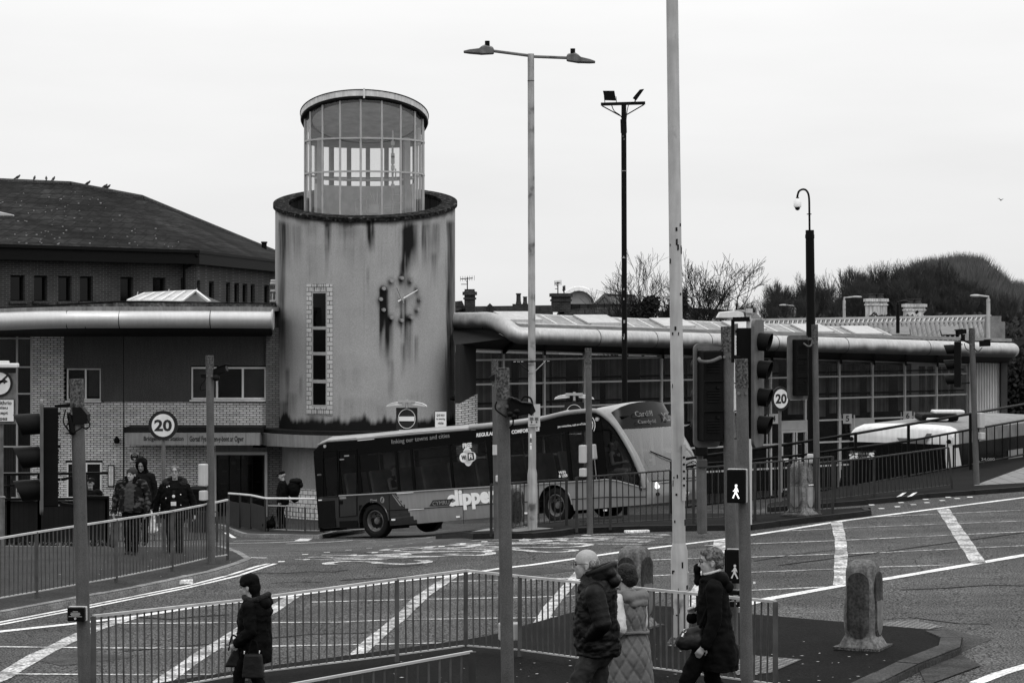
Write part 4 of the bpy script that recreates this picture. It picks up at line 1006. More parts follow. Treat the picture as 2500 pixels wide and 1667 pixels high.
m_ = W(); m_.tube([P(450, 640, 109), P(450, 720, 109)], .07, 8); m_.tube([P(480, 622, 109), P(479, 640, 109.4), P(450, 655, 109)], .07, 8); m_.build('drainpipe', M_blackm, bb)
m_ = W(); m_.tube([P(645, 612, 142), P(645, 592, 142)], .16, 8); m_.tube([P(645, 594, 142), P(645, 590, 142)], .2, 8); m_.build('flue', M_blackm, rf)
# moss specks on the slates
m_ = W(); rng = random.Random(3)
ex = (e1-e0); nrm = ex.cross(P(172, 449, 120)-e0).normalized()
for k in range(100):
    a = rng.random(); b = rng.random()**1.6*.85; q = e0.lerp(e1, .2+a*.8); t = r0.lerp(r1, .2+a*.8); c = q.lerp(t, b)+Vector((0, -.08, .08)); s_ = rng.uniform(.015, .05)
    m_.box(c, (s_*1.6, .02, s_))
m_.build('moss', mat('moss_specks', .25, .95, var=.5), rf)['kind'] = 'stuff'
# pigeons on the ridge
def remesh(o, vx, it=4, fac=.6):
    r_ = o.modifiers.new('remesh', 'REMESH'); r_.mode = 'VOXEL'; r_.voxel_size = vx; r_.use_smooth_shade = True
    if it: s_ = o.modifiers.new('smooth', 'SMOOTH'); s_.factor = fac; s_.iterations = it
    return o
def ell(mb, c, r, rot=None, n=12, m=8):
    vs = []; fs = []; c = Vector(c)
    for j in range(m+1):
        ph = math.pi*j/m
        for i in range(n):
            th = 2*math.pi*i/n; q = Vector((r[0]*math.sin(ph)*math.cos(th), r[1]*math.sin(ph)*math.sin(th), r[2]*math.cos(ph)))
            if rot is not None: q = rot @ q
            vs.append(c+q)
    for j in range(m):
        for i in range(n): i2 = (i+1) % n; fs.append((j*n+i, (j+1)*n+i, (j+1)*n+i2, j*n+i2))
    mb.add(vs, fs)
pg = MB(); ell(pg, (0, 0, .17), (.15, .075, .08), Matrix.Rotation(-.5, 3, 'Y')); ell(pg, (.12, 0, .28), (.05, .04, .045)); ell(pg, (.09, 0, .23), (.05, .045, .07)); pg.tube([(.15, 0, .28), (.2, 0, .27)], [.018, .006], 6); pg.tube([(-.1, 0, .12), (-.27, 0, .03)], [.05, .03], 6)
for s_ in (-1, 1): pg.tube([(0, s_*.03, .12), (.01, s_*.03, 0)], .012, 5)
proto = remesh(pg.build('pigeon', mat('pigeon_grey', .05, .8, var=.4, vs=12)), .018, 2)
pgl = [(43, 441, .3, 'palest pigeon on the ridge, farthest to the left of the row'), (84, 446, 1.5, 'dark hunched pigeon, second from the left on the ridge'), (113, 448, 1.8, 'pigeon facing away, left of the close pair on the ridge'), (130.5, 449, 1.2, 'pigeon just before the ridge steps down, right of the close pair'), (214.5, 459, .2, 'lone pigeon leaning forward on the lower ridge'), (256, 466, .3, 'left one of the two pigeons side by side lowest on the ridge'), (263.5, 467, .2, 'right one of the two pigeons side by side lowest on the ridge')]
for i, (u, v, a, lb) in enumerate(pgl):
    o = proto if i == 0 else proto.copy()
    if i: COL.objects.link(o)
    rr = r0.lerp(r1, (u+150)/320) if u < 170 else r1.lerp(r2, (u-170)/175)
    o.location = P(u, v+2, rr.y); o.location.z = rr.z+.1; o.rotation_euler = (0, 0, a); o.scale = (.85,)*3; tag(o, lb, 'bird', 'pigeons on the slate roof')
fb = MB(); ell(fb, (0, 0, 0), (.16, .05, .05)); fb.tube([(0, 0, 0), (-.02, .2, .12), (-.12, .42, .05)], [.04, .035, .01], 6); fb.tube([(0, 0, 0), (-.02, -.2, .16), (-.1, -.4, .2)], [.04, .035, .01], 6)
fo = remesh(fb.build('gull', MATS['pigeon_grey']), .02, 1); fo.location = P(2443, 489, 130); fo.rotation_euler = (.3, .1, .8); fo.scale = (.55,)*3; tag(fo, 'small dark bird flying in the empty sky at the upper right', 'bird', 'birds in flight')
f2 = fo.copy(); COL.objects.link(f2); f2.location = P(1821, 726, 150); f2.rotation_euler = (0, .2, 2.2); f2['label'] = 'tiny bird flying low above the trees beside the concourse roof'
# ---------------------------------------------------------------- HOUSES beyond the concourse
M_hbr = mat('old_brick', .05, .95, var=.4, vs=2, extra=brick_extra(.225, .09, 1.6, .6))
M_hren = mat('house_render', .55, .95, var=.2, vs=1.5, streak=.6)
def house(name, label, roofs, walls, D):
    o = empty(name, P(roofs[0][0][0], 800, D), label, 'house', 'houses beyond the station roof')
    for poly, d, m in roofs:
        pass
    return o
def poly_obj(pts, D, th, m, name, par):
    m_ = W(); q = [P(u, v, D+(dd[0] if dd else 0)) for u, v, *dd in pts]; m_.prism(q, (0, th, 0)); return m_.build(name, m, par)
def roof_obj(pts, m, name, par):
    m_ = W(); m_.prism([P(u, v, D) for u, v, D in pts], (0, .15, -.1)); return m_.build(name, m, par)
def chimney(u0, u1, v0, v1, D, m, par, pots=(), cap=True):
    m_ = W(); a, b = P(u0, v0, D), P(u1, v1, D); w_ = b.x-a.x; m_.box(((a.x+b.x)/2, D, (a.z+b.z)/2), (w_, .9, a.z-b.z))
    if cap: m_.box(((a.x+b.x)/2, D, a.z-.1), (w_+.2, 1.1, .18)); m_.box(((a.x+b.x)/2, D, a.z-.38), (w_+.12, 1.0, .1))
    c = m_.build('chimney', m, par)
    for pu, pv, pw in pots:
        q = P(pu, v0, D); h = (v0-pv)*D/F; m_ = W(); m_.lathe([(pw, 0), (pw*.8, h*.3), (pw*.75, h*.85), (pw*.95, h*.9), (pw*.9, h)], 10, q); m_.build('chimney_pot', MATS['old_brick'], c)
    return c
h1 = empty('terraced_house', P(1140, 790, 130), 'slate roofed house with a corbelled brick stack just right of the tower', 'house', 'houses beyond the station roof')
roof_obj([(1110, 760, 128), (1110, 736, 131), (1128, 734, 131), (1136, 752, 129)], M_slate, 'roof', h1)
poly_obj([(1112, 752), (1128, 737), (1138, 760), (1120, 775)], 129.2, .3, M_tile2, 'gable', h1)
c1 = chimney(1134, 1160, 712, 760, 130, M_hbr, h1, ((1141, 706, .2), (1152, 706, .2)))
h2 = empty('long_slate_house', P(1250, 790, 132), 'long low slate roofed terrace with a tiny gable and two thin flues', 'house', 'houses beyond the station roof')
roof_obj([(1135, 790, 128), (1135, 748, 134), (1350, 745, 134), (1350, 800, 128)], M_slate, 'roof', h2)
poly_obj([(1184, 752), (1196, 740), (1212, 756), (1222, 762), (1190, 762)], 131, .5, M_tile2, 'gable', h2)
chimney(1251, 1290, 742, 752, 131, M_hbr, h2, ((1266, 716, .16), (1282, 724, .14)), False)
h3 = empty('terrace_with_wide_chimney', P(1400, 800, 126), 'dark slate terrace with a very wide square brick chimney', 'house', 'houses beyond the station roof')
roof_obj([(1346, 800, 124), (1364, 756, 130), (1380, 742, 130), (1598, 742, 130), (1640, 800, 124)], M_slate, 'roof', h3)
roof_obj([(1345, 790, 123.8), (1374, 750, 128), (1381, 742, 129.6), (1383, 748, 129), (1368, 790, 123.8)], M_tile2, 'parapet', h3)
chimney(1346, 1393, 716, 762, 127, M_hbr, h3)
# aerials (each one its own thing)
def aerial(u, v0, v1, D, wdt, lb, side=1):
    m_ = W(); m_.tube([P(u, v1, D), P(u, v0, D)], .03, 6); m_.tube([P(u-wdt, v0+4, D), P(u+wdt*.8, v0+2, D)], .025, 5)
    for k in range(7): q = P(u-wdt+2*wdt*k/6, v0+4-k*.3, D); m_.tube([q+Vector((0, -.25, -.12)), q+Vector((0, .25, .14))], .014, 4); 
    m_.tube([P(u-wdt*.9, v0+17, D), P(u, v0+17, D)], .02, 5); m_.tube([P(u-5, v0+5, D), P(u, v0+14, D)], .015, 4)
    tag(m_.build('tv_aerial', M_blackm), lb, 'aerial', 'television aerials')
aerial(1141, 677, 712, 130, 17, 'wide television aerial on the corbelled brick chimney right of the tower')
aerial(1362, 688, 724, 127, 8, 'short comb shaped television aerial on the wide chimney', 1)
aerial(1377, 701, 722, 127, 3, 'thin small aerial at the right edge of the wide chimney')
# white arched gable
ag = empty('arched_gable_building', P(1420, 745, 150), 'grey arched gable with a thick white curved rim behind the wide chimney', 'building')
cA = P(1413, 752, 150); rA = pxh(45, 150)
m_ = W(); vs = []; fs = []; n = 24
for i in range(n+1):
    t = math.pi*i/n
    for r_, y in ((rA, -.4), (rA*1.14, -.4), (rA*1.14, .6), (rA, .6)): vs.append(cA+Vector((-math.cos(t)*r_, y, math.sin(t)*r_*1.05)))
for i in range(n):
    for k in range(4): fs.append((i*4+k, i*4+(k+1) % 4, i*4+4+(k+1) % 4, i*4+4+k))
m_.add(vs, fs); m_.build('white_arch', mat('arch_white', .9, .5, var=.05), ag)
m_ = W(); m_.prism([cA+Vector((-math.cos(math.pi*i/n)*rA, 0, math.sin(math.pi*i/n)*rA*1.05)) for i in range(n+1)]+[cA+Vector((rA, 0, -4)), cA+Vector((-rA, 0, -4))], (0, 5, 0)); m_.build('gable_wall', mat('arch_grey', .33, .9, var=.08), ag)
m_ = W()
for i in range(3, 22, 2): t = math.pi*i/n; m_.box(cA+Vector((-math.cos(t)*rA*.99, -.3, math.sin(t)*rA*1.04)), (.25, .3, .3), Matrix.Rotation(t, 3, 'Y'))
m_.build('bracket', MATS['arch_white'], ag)
h4 = empty('hipped_house', P(1520, 760, 140), 'grey hipped tile roof partly hidden by the bare tree', 'house', 'houses beyond the station roof')
roof_obj([(1452, 745, 135), (1476, 721, 139), (1498, 745, 134)], M_tile2, 'roof', h4); roof_obj([(1476, 721, 139), (1550, 724, 140), (1562, 733, 139), (1580, 745, 134), (1498, 745, 134)], mat('grey_tiles', .10, .9, var=.2, vs=2, extra=brick_extra(.5, .3, .5, .7, .5, 'XZ', .03)), 'roof', h4)
m_ = W(); m_.tube([P(1476, 721, 138.9), P(1452, 745, 134.9)], .12, 6); m_.tube([P(1476, 721, 138.9), P(1498, 745, 133.9)], .12, 6); m_.tube([P(1476, 721, 138.9), P(1550, 724, 139.9)], .12, 6); m_.build('ridge_tiles', M_dbrick, h4)
h5 = empty('gabled_house', P(1640, 790, 125), 'low dark roof with a white barge board under the ivy clad tree', 'house', 'houses beyond the station roof')
roof_obj([(1586, 755, 124), (1640, 762, 124), (1700, 800, 122), (1586, 800, 122)], M_slate, 'roof', h5)
m_ = W(); m_.beam(P(1588, 765, 121), P(1618, 792, 121), .2, .25); m_.build('barge_board', M_upvc, h5)
h6 = empty('grey_block', P(1740, 780, 120), 'pale grey flat topped building behind the tree, left of the traffic signals', 'building')
poly_obj([(1690, 755), (1782, 758), (1800, 790), (1690, 800)], 120, 6, M_fascia, 'wall', h6); poly_obj([(1688, 751), (1790, 757), (1790, 760), (1688, 755)], 119.5, 7, M_felt, 'roof', h6)
m_ = W(); m_.beam(P(1726, 772, 117), P(1742, 790, 117), .2, .3); m_.build('barge_board', M_upvc, h6)
h7 = empty('gabled_shed', P(1830, 780, 122), 'small grey gable between the traffic signal and the black camera mast', 'building')
poly_obj([(1790, 762), (1846, 763), (1866, 786), (1866, 800), (1790, 800)], 121, 5, M_rendl, 'wall', h7)
# corrugated roof building
fr_ = empty('corrugated_roof_shed', P(2150, 830, 125), 'long shed with a ribbed corrugated roof behind the concourse on the right', 'building')
M_cr = mat('corrugated_roof', .30, .85, var=.2, vs=.5, streak=.5, speck=.2, sps=4)
m_ = W(); p0, p1, p2, p3 = P(1740, 830, 112), P(2432, 828, 112), P(2418, 777, 118), P(1740, 789, 118)
nn = 118; vs = []
for k in range(nn+1):
    t = k/nn; a = p0.lerp(p1, t); b = p3.lerp(p2, t); dz = Vector((0, -.09, .09))*(1 if k % 2 else -1); vs += [a+dz, b+dz]
m_.add(vs, [(2*k, 2*k+2, 2*k+3, 2*k+1) for k in range(nn)]); cr = m_.build('roof', M_cr, fr_)
m_ = W(); 
for u0, u1 in ((2178, 2222), (2300, 2345)):
    k0, k1 = (u0-1740)/692, (u1-1740)/692; m_ = W(); m_.slab(p0.lerp(p1, k0).lerp(p3.lerp(p2, k0), .12)+Vector((0, -.12, .1)), p0.lerp(p1, k1).lerp(p3.lerp(p2, k1), .12)+Vector((0, -.12, .1)), p0.lerp(p1, k1).lerp(p3.lerp(p2, k1), .5)+Vector((0, -.12, .1)), p0.lerp(p1, k0).lerp(p3.lerp(p2, k0), .5)+Vector((0, -.12, .1)), .03); m_.build('rooflight_sheet', mat('dull_rooflight', .17, .7, var=.2), cr)
m_ = W(); m_.beam(p3+Vector((0, -.1, .12)), p2+Vector((0, -.1, .12)), .3, .12); m_.beam(P(1740, 794.5, 117.2), P(2414, 783.5, 117.2), .25, .1)
for k in range(60): t = k/59; m_.beam(p3.lerp(p2, t)+Vector((0, -.2, .05)), P(1740+674*t, 795-11*t, 117), .07, .07)
m_.build('ridge_capping', M_alu, cr)
m_ = W(); m_.box(P(2424, 800, 111.5), (.55, 1.2, 1.1)); m_.box(P(2428, 806, 111.4), (.75, 1.2, .8)); m_.build('gable_parapet', MATS['kerb_concrete'], fr_)
m_ = W(); a = P(1740, 830, 112.2); b = P(2432, 830, 112.2); m_.box(((a.x+b.x)/2, 112.5, 2.5), (b.x-a.x, .3, 6.2)); m_.build('wall', M_signg, fr_)
ch = empty('rendered_house_with_stacks', P(2180, 780, 150), 'house roof with two tall pale stained chimney stacks beyond the corrugated roof', 'house', 'houses beyond the station roof')
chimney(2115, 2163, 729, 790, 147, M_hren, ch, ((2130, 717, .28), (2148, 717, .28)))
chimney(2208, 2256, 742, 790, 146, M_hren, ch, ((2221, 730, .28), (2240, 730, .28)))
roof_obj([(2162, 790, 149), (2166, 774, 152), (2212, 774, 152), (2232, 770, 152), (2244, 782, 149)], M_slate, 'roof', ch)
# right edge: footbridge-like roof corner and far railing
o = empty('shelter_roof_corner', P(2490, 830, 98), 'dark sloping roof corner at the right edge beyond the tube end', 'roof')
roof_obj([(2466, 842, 97), (2520, 806, 97), (2520, 828, 97), (2482, 850, 97)], M_tile2, 'roof', o)
# ---------------------------------------------------------------- TREES
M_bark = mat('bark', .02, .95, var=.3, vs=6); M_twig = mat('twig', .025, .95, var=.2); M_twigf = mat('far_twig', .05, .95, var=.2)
def branchy(seed, h, spread, levels, tw=3, upw=.35, thick=.012, trunk=.25, nb=(3, 5), multi=1, ang=(.35, .75)):
    rng = random.Random(seed); tr = MB(); cr = MB()
    def grow(p, d, L, r, lv):
        n = 3 if lv > 1 else 2
        pts = [p]; q = p; dd = d
        for i in range(n):
            dd = (dd+Vector((rng.uniform(-.22, .22), rng.uniform(-.22, .22), rng.uniform(-.05, .2)))).normalized(); q = q+dd*L/n; pts.append(q)
        rs = [max(thick*.09, r*(1-.5*i/n)) for i in range(n+1)]
        (tr if lv >= levels-1 else cr).tube(pts, rs, 6 if lv >= levels-1 else (4 if lv > 1 else 3), caps=False)
        if lv == 0: return
        for k in range(rng.randint(*nb)+(1 if lv == 1 else 0)):
            t = rng.uniform(.35, 1) if k else 1
            i = min(n-1, int(t*n)); s_ = pts[i].lerp(pts[i+1], t*n-i if t < 1 else 1)
            a = rng.uniform(*ang)*(1 if k else .4); az = rng.uniform(0, 6.28)
            x = dd.cross(Vector((0, 0, 1))); x = x.normalized() if x.length > .1 else Vector((1, 0, 0)); y = dd.cross(x)
            nd = (dd*math.cos(a)+(x*math.cos(az)*spread+y*math.sin(az)*spread)*math.sin(a)+Vector((0, 0, upw*.3))).normalized()
            grow(s_, nd, L*rng.uniform(.6, .86), r*.56, lv-1)
    for k in range(multi):
        a = rng.uniform(0, 6.28); d = Vector((math.cos(a)*.25*(multi > 1), math.sin(a)*.25*(multi > 1), 1)).normalized()
        grow(Vector((0, 0, 0)), d, h*trunk, h*thick*2.2, levels)
    return tr, cr
def norm_tree(tr, cr, h):   # scale so crown height is h
    z = max(p[2] for p in cr.v); k = h/z
    for m_ in (tr, cr): m_.v = [(a*k, b*k, c*k) for a, b, c in m_.v]
def tree(name, label, loc, seed, h, group=None, mt=None, **k):
    tr, cr = branchy(seed, 1.0, **k); norm_tree(tr, cr, h)
    o = empty(name, loc, label, 'tree', group)
    tr.build('trunk', mt or M_bark, o); cr.build('crown', mt or M_twig, o); return o
base = P(1560, 800, 108); base.z = .5
t1 = tree('bare_tree', 'bare twiggy tree with ivy on its trunk behind the light grey lamp column', P(1572, 1060, 112), 21, pxh(1060-598, 112), 'bare trees', spread=1.2, levels=6, upw=.5, thick=.010, trunk=.33, nb=(3, 4), ang=(.3, .7))
t2 = tree('bare_tree', 'wide bare tree whose twigs spread right of the light grey lamp column', P(1690, 1060, 115), 34, pxh(1060-605, 115), 'bare trees', spread=1.35, levels=6, upw=.4, thick=.010, trunk=.33, nb=(3, 4), ang=(.35, .8))
# ivy on the trunks
M_ivy = mat('ivy_leaf', .018, .8, var=.5)
def leafball(name, c, r, n, s_, m, par, seed=1, W_=W):
    rng = random.Random(seed); m_ = W_(); c = Vector(c)
    for i in range(n):
        while True:
            p = Vector([rng.uniform(-1, 1) for _ in range(3)])
            if p.length < 1: break
        p = p*(.6+.4*rng.random()); q = c+Vector((p.x*r[0], p.y*r[1], p.z*r[2]))
        a = Vector([rng.uniform(-1, 1) for _ in range(3)]).normalized(); b = a.orthogonal().normalized(); m_.add([q, q+a*s_, q+a*s_+b*s_, q+b*s_], [(0, 1, 2, 3)])
    return m_.build(name, m, par)
for k, (u, v, rx, rz) in enumerate(((1585, 745, .55, .55), (1574, 762, .8, .5), (1560, 768, .6, .4), (1594, 738, .35, .35))):
    leafball('ivy', P(u, v, 111.5), (rx, .5, rz), 700, .09, M_ivy, t1, k)
leafball('ivy', P(1640, 780, 112), (.45, .4, .9), 700, .09, M_ivy, t2, 9)
leafball('ivy', P(1672, 738, 112.5), (.2, .3, .8), 300, .09, M_ivy, t2, 10)
# woodland belt: individual bare trees on the right
protos = []
for i, sd in enumerate((101, 102, 103, 104)):
    tr, cr = branchy(sd, 1.0, spread=.9, levels=6, upw=.9, thick=.013, trunk=.42, nb=(3, 4), ang=(.25, .6)); norm_tree(tr, cr, 1.0)
    protos.append((tr, cr))
pm = []
for tr, cr in protos:
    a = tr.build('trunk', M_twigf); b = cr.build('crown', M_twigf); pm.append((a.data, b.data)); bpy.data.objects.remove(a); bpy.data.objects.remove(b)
rng = random.Random(77)
sky_pts = [(1810, 738), (1850, 722), (1890, 700), (1930, 695), (1960, 682), (1990, 678), (2030, 690), (2060, 672), (2100, 650), (2130, 642), (2160, 652), (2190, 650), (2215, 648), (2250, 655), (2280, 645), (2320, 655), (2360, 675), (2400, 690), (2460, 700), (2520, 712)]
def skyv(u):
    for (a, va), (b, vb) in zip(sky_pts[:-1], sky_pts[1:]):
        if a <= u <= b: return va+(vb-va)*(u-a)/(b-a)
    return 740
kk = 0
for row, (D, du, dv_) in enumerate(((185, 27, 0), (165, 38, 22), (157, 52, 42))):
    u = 1822+row*9
    while u < 2540:
        v = skyv(u)-16+dv_+rng.uniform(-8, 16); kk += 1
        if u > 2290: v += 12
        o = bpy.data.objects.new('bare_tree', None); COL.objects.link(o); o.location = P(u, 860, D); h = (860-v)*D/F; o.scale = (h*rng.uniform(1.0, 1.35), h*1.1, h); o.rotation_euler = (0, 0, rng.uniform(0, 6.28))
        near = ['on the skyline', 'in the middle row', 'in the front row'][row]
        tag(o, 'bare woodland tree %s of the belt behind the corrugated roof' % near, 'tree', 'bare woodland trees %s of the belt' % near)
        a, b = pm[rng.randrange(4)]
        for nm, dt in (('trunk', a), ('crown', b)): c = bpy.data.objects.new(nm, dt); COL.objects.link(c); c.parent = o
        u += du*rng.uniform(.7, 1.3)
# wooded hill
def hillz(u):
    pts = [(1700, 860), (1900, 800), (2050, 760), (2180, 700), (2230, 668), (2290, 655), (2350, 646), (2400, 655), (2440, 690), (2470, 716), (2520, 716), (2600, 712), (2700, 730), (2900, 800)]
    for (a, va), (b, vb) in zip(pts[:-1], pts[1:]):
        if a <= u <= b: return va+(vb-va)*(u-a)/(b-a)
    return 860
hm = MB(); nu, nd = 70, 14; D0_, D1_ = 225, 330
def hpnt(u, t):
    D = D0_+(D1_-D0_)*t; prof = math.sin(min(1, t/.75)*math.pi/2) if t < .75 else math.cos((t-.75)/.25*math.pi/2)
    vb = hillz(u)+9; return Vector(((u-1250)/F*D, D, CZ-100*D/F+((860-vb)*300/F)*prof*.985))
for j in range(nd+1):
    for i in range(nu+1): q = hpnt(1650+i*1300/nu, j/nd); hm.v.append(tuple(q))
hm.f = [(j*(nu+1)+i, j*(nu+1)+i+1, (j+1)*(nu+1)+i+1, (j+1)*(nu+1)+i) for j in range(nd) for i in range(nu)]
tag(hm.build('hill', mat('hill_scrub', .09, .95, var=.4, vs=.12, speck=.5, sps=1.2), smooth=True), kind='structure')
wd_ = MB(); rng = random.Random(9)
for i in range(15000):
    u = rng.uniform(1750, 2750); t = rng.random()**.8*.95; q = hpnt(u, t); s_ = rng.uniform(1.2, 2.6)*(1 if t > .1 else 1.3); 
    for k in range(3):
        a = rng.uniform(-.5, .5); b = rng.uniform(-.4, .4); w_ = .05
        tip = q+Vector((a*s_, b*s_, s_)); wd_.add([q+Vector((-w_, 0, 0)), q+Vector((w_, 0, 0)), tip], [(0, 1, 2)])
        m2 = q.lerp(tip, .5); tp2 = m2+Vector((rng.uniform(-.6, .6), 0, rng.uniform(.3, .7)))*s_*.5; wd_.add([m2+Vector((-w_*.7, 0, 0)), m2+Vector((w_*.7, 0, 0)), tp2], [(0, 1, 2)])
tag(wd_.build('woodland', mat('hill_twig', .10, .95, var=.4, vs=.2)), kind='stuff')
# dark hedge and undergrowth at the right edge beyond the concourse
hd = leafball('hedge', P(2500, 940, 125), (3.4, 2, 2.6), 9000, .16, mat('hedge_leaf', .022, .9, var=.5), None, 4, MB); tag(hd, 'dark overgrown hedge at the right edge beyond the end of the concourse', 'hedge')
ub = leafball('undergrowth', P(2200, 850, 140), (16, 3, 2.2), 12000, .22, mat('undergrowth', .03, .9, var=.5), None, 5, MB); tag(ub, kind='stuff')
# distant lamp columns
def far_lamp(u, v0, v1, arm, D, lb, dark=False):
    o = empty('street_lamp', P(u, v1, D), lb, 'street lamp', 'distant single arm street lamps'); m = M_black if dark else M_lpole
    m_ = W(); m_.tube([P(u, v1, D), P(u, v0+6, D)], .09, 8); m_.build('column', m, o)
    m_ = W(); m_.tube([P(u, v0+6, D), P(u, v0, D), P(u+arm*.6, v0-2, D)], .05, 6); m_.build('arm', m, o)
    m_ = W(); ell(m_, P(u+arm*.8, v0-2, D), (abs(arm)*.25*D/F+.1, .12, .07)); m_.build('lamp_head', m, o)
far_lamp(2061, 727, 860, 38, 140, 'grey street lamp with its arm pointing right behind the corrugated roof')
far_lamp(2413, 724, 870, -38, 110, 'grey street lamp at the right end of the corrugated roof, arm pointing left')
far_lamp(1941, 747, 860, -34, 160, 'faint far street lamp left of the black camera mast')
far_lamp(2192, 738, 850, 20, 113, 'black lamp column in front of the corrugated roof', True)
o = empty('service_post', P(2446, 1030, 100), 'thin pole with a small pale box near the dark hedge', 'post'); m_ = W(); m_.tube([P(2446, 1030, 100), P(2446, 884, 100)], .04, 8); m_.build('post', M_alu, o); m_ = W(); m_.box(P(2446, 906, 99.9), (.24, .2, .24)); m_.build('box', M_box, o)
# ---------------------------------------------------------------- STREET FURNITURE
def hph(u, v, off=.11): q = hit(u, v, off); q.z += off; return q
def railing(name, label, posts, m, bars=.105, off=.11, gap=.085, postw=.055, group='pedestrian guard railings', lean=None, br=.011, cat='railing', last_open=False):
    pb = [(hph(u, vb, off), u, vt, vb) for u, vt, vb in posts]
    root = empty(name, pb[0][0], label, cat, group)
    tops = []
    for i, (q, u, vt, vb) in enumerate(pb):
        h = (vb-vt)*q.y/F; ln_ = lean[i] if lean else 0
        t = q+Vector((ln_*q.y/F, 0, h)); tops.append((q, t))
        m_ = W(); m_.beam(q+Vector((0, 0, -.05)), t-Vector((0, 0, .01)), postw, postw*.9); m_.build('post', m, root)
    for i in range(len(tops)-1):
        (a0, a1), (b0, b1) = tops[i], tops[i+1]
        dl = (b0-a0).normalized()*postw*.5
        lo = lambda a, b, t: a.lerp(b, t)
        A, B = a0.lerp(a1, gap)+dl, b0.lerp(b1, gap)-dl; A1, B1 = a0.lerp(a1, .99)+dl*.2, b0.lerp(b1, .99)-dl*.2
        mr_ = M_railtop if m is M_r1 else m; m_ = W(); m_.beam(A1, B1, .045, .03); m_.build('top_rail', mr_, root); m_ = W(); m_.beam(A, B, .03, .018); m_.build('bottom_rail', mr_, root); m_ = W()
        L = (B-A).length; n = max(2, round(L/bars))
        for k in range(1, n): t = k/n; m_.tube([A.lerp(B, t), A1.lerp(B1, t)], br, 6, caps=False)
        m_.build('panel', m, root)
    return root, tops
M_r1 = mat('worn_galvanised_rail', .10, .6, .25, var=.3, vs=5, streak=.25)
M_r2 = mat('dark_galvanised_rail', .05, .6, .25, var=.3, vs=5, streak=.25)
railing('guard_railing', 'long grey guard railing crossing the foreground in front of the box junction', [(228, 1501, 1727), (600, 1461, 1660), (969, 1411, 1615), (1137, 1390, 1592), (1269, 1404, 1602), (1567, 1434, 1643), (1893, 1466, 1688)], M_r1, bars=.108, off=.10)
M_r3 = M_r1
# low foreground railing
a = Vector(((1153-1250)/F*22.4, 22.4, CZ-(1590-760)*22.4/F)); 
root = empty('guard_railing', (a.x, a.y, g(a.x, a.y)+.1), 'short low guard railing in the very foreground, below the long one', 'railing', 'pedestrian guard railings')
b = P(620, 1668+18, 21.6); m_ = W(); m_.beam(a, b, .04, .022); m_.build('top_rail', M_alu, root); m_ = W(); m_.beam(a-Vector((0, 0, .95)), b-Vector((0, 0, .95)), .03, .03)
for k in range(1, 19): q = a.lerp(b, k/19.5); m_.tube([q, q-Vector((0, 0, .95))], .011, 6)
m_.build('panel', M_r1, root)
for q in (a, b): m_ = W(); m_.beam(q-Vector((0, 0, 1.05)), q-Vector((0, 0, .0)), .07, .06); m_.build('post', M_r2, root)
railing('guard_railing', 'galvanised guard railing along the left pavement in front of the three pedestrians', [(-80, 1325, 1486), (89, 1297, 1457), (283.5, 1267, 1422), (420, 1246, 1394), (511, 1228, 1372.5), (556, 1218, 1366)], M_r1, bars=.108)
railing('guard_railing', 'guard railing on the traffic island in front of the bus cab', [(1408, 1164, 1293), (1490, 1158, 1287), (1693, 1142, 1277), (1843, 1129, 1269), (2033, 1113, 1253)], M_r2, bars=.12)
railing('guard_railing', 'guard railing on the traffic island behind the two headed lamp column', [(1199, 1181, 1303), (1300, 1174, 1289), (1383, 1168, 1281)], M_r2, bars=.13)
railing('guard_railing', 'bent guard railing with leaning bars below the black handrail on the right', [(1925, 1134, 1236), (2038, 1125, 1225), (2134, 1115, 1213), (2325, 1091, 1192)], M_r2, bars=.14, lean=[0, 0, 0, -10], off=.10)
# station side railing
railing('guard_railing', 'light guard railing on the station pavement beside the man with the backpack', [(655, 1233, 1296), (700, 1234, 1298), (745, 1236, 1299.5), (790, 1237, 1300)], M_r1, bars=.13, off=.1)
rt = empty('handrail', hph(558, 1288, .1), 'handrail with three bent mesh infill panels by the station door', 'railing')
pts = [(558.5, 1204, 1286), (586, 1206, 1289), (613, 1208.5, 1291), (648, 1216, 1297), (770, 1217, 1300)]
tq = []
for i, (u, vt, vb) in enumerate(pts):
    q = hph(u, vb, .1); D = q.y; t = P(u, vt, D); tq.append((q, t))
    if i < 4: m_ = W(); m_.beam(q, t, .06, .05); m_.build('post', M_galvd, rt)
m_ = W(); m_.tube([t for q, t in tq], .032, 8); m_.build('top_rail', M_upvc, rt)
for i in range(3):
    (a0, a1), (b0, b1) = tq[i], tq[i+1]; m_ = W(); a_ = a0.lerp(a1, .78); b_ = b0.lerp(b1, .74); m_.slab(a0.lerp(a1, .06), b0.lerp(b1, .0)+Vector((0, -.1, 0)), b_+Vector((0, -.02, 0)), a_, .02); m_.build('mesh_panel', mat('mesh_infill', .07, .7, .2, var=.1, extra=brick_extra(.03, 4, .4, .8, 0, 'XZ', .01)), rt)
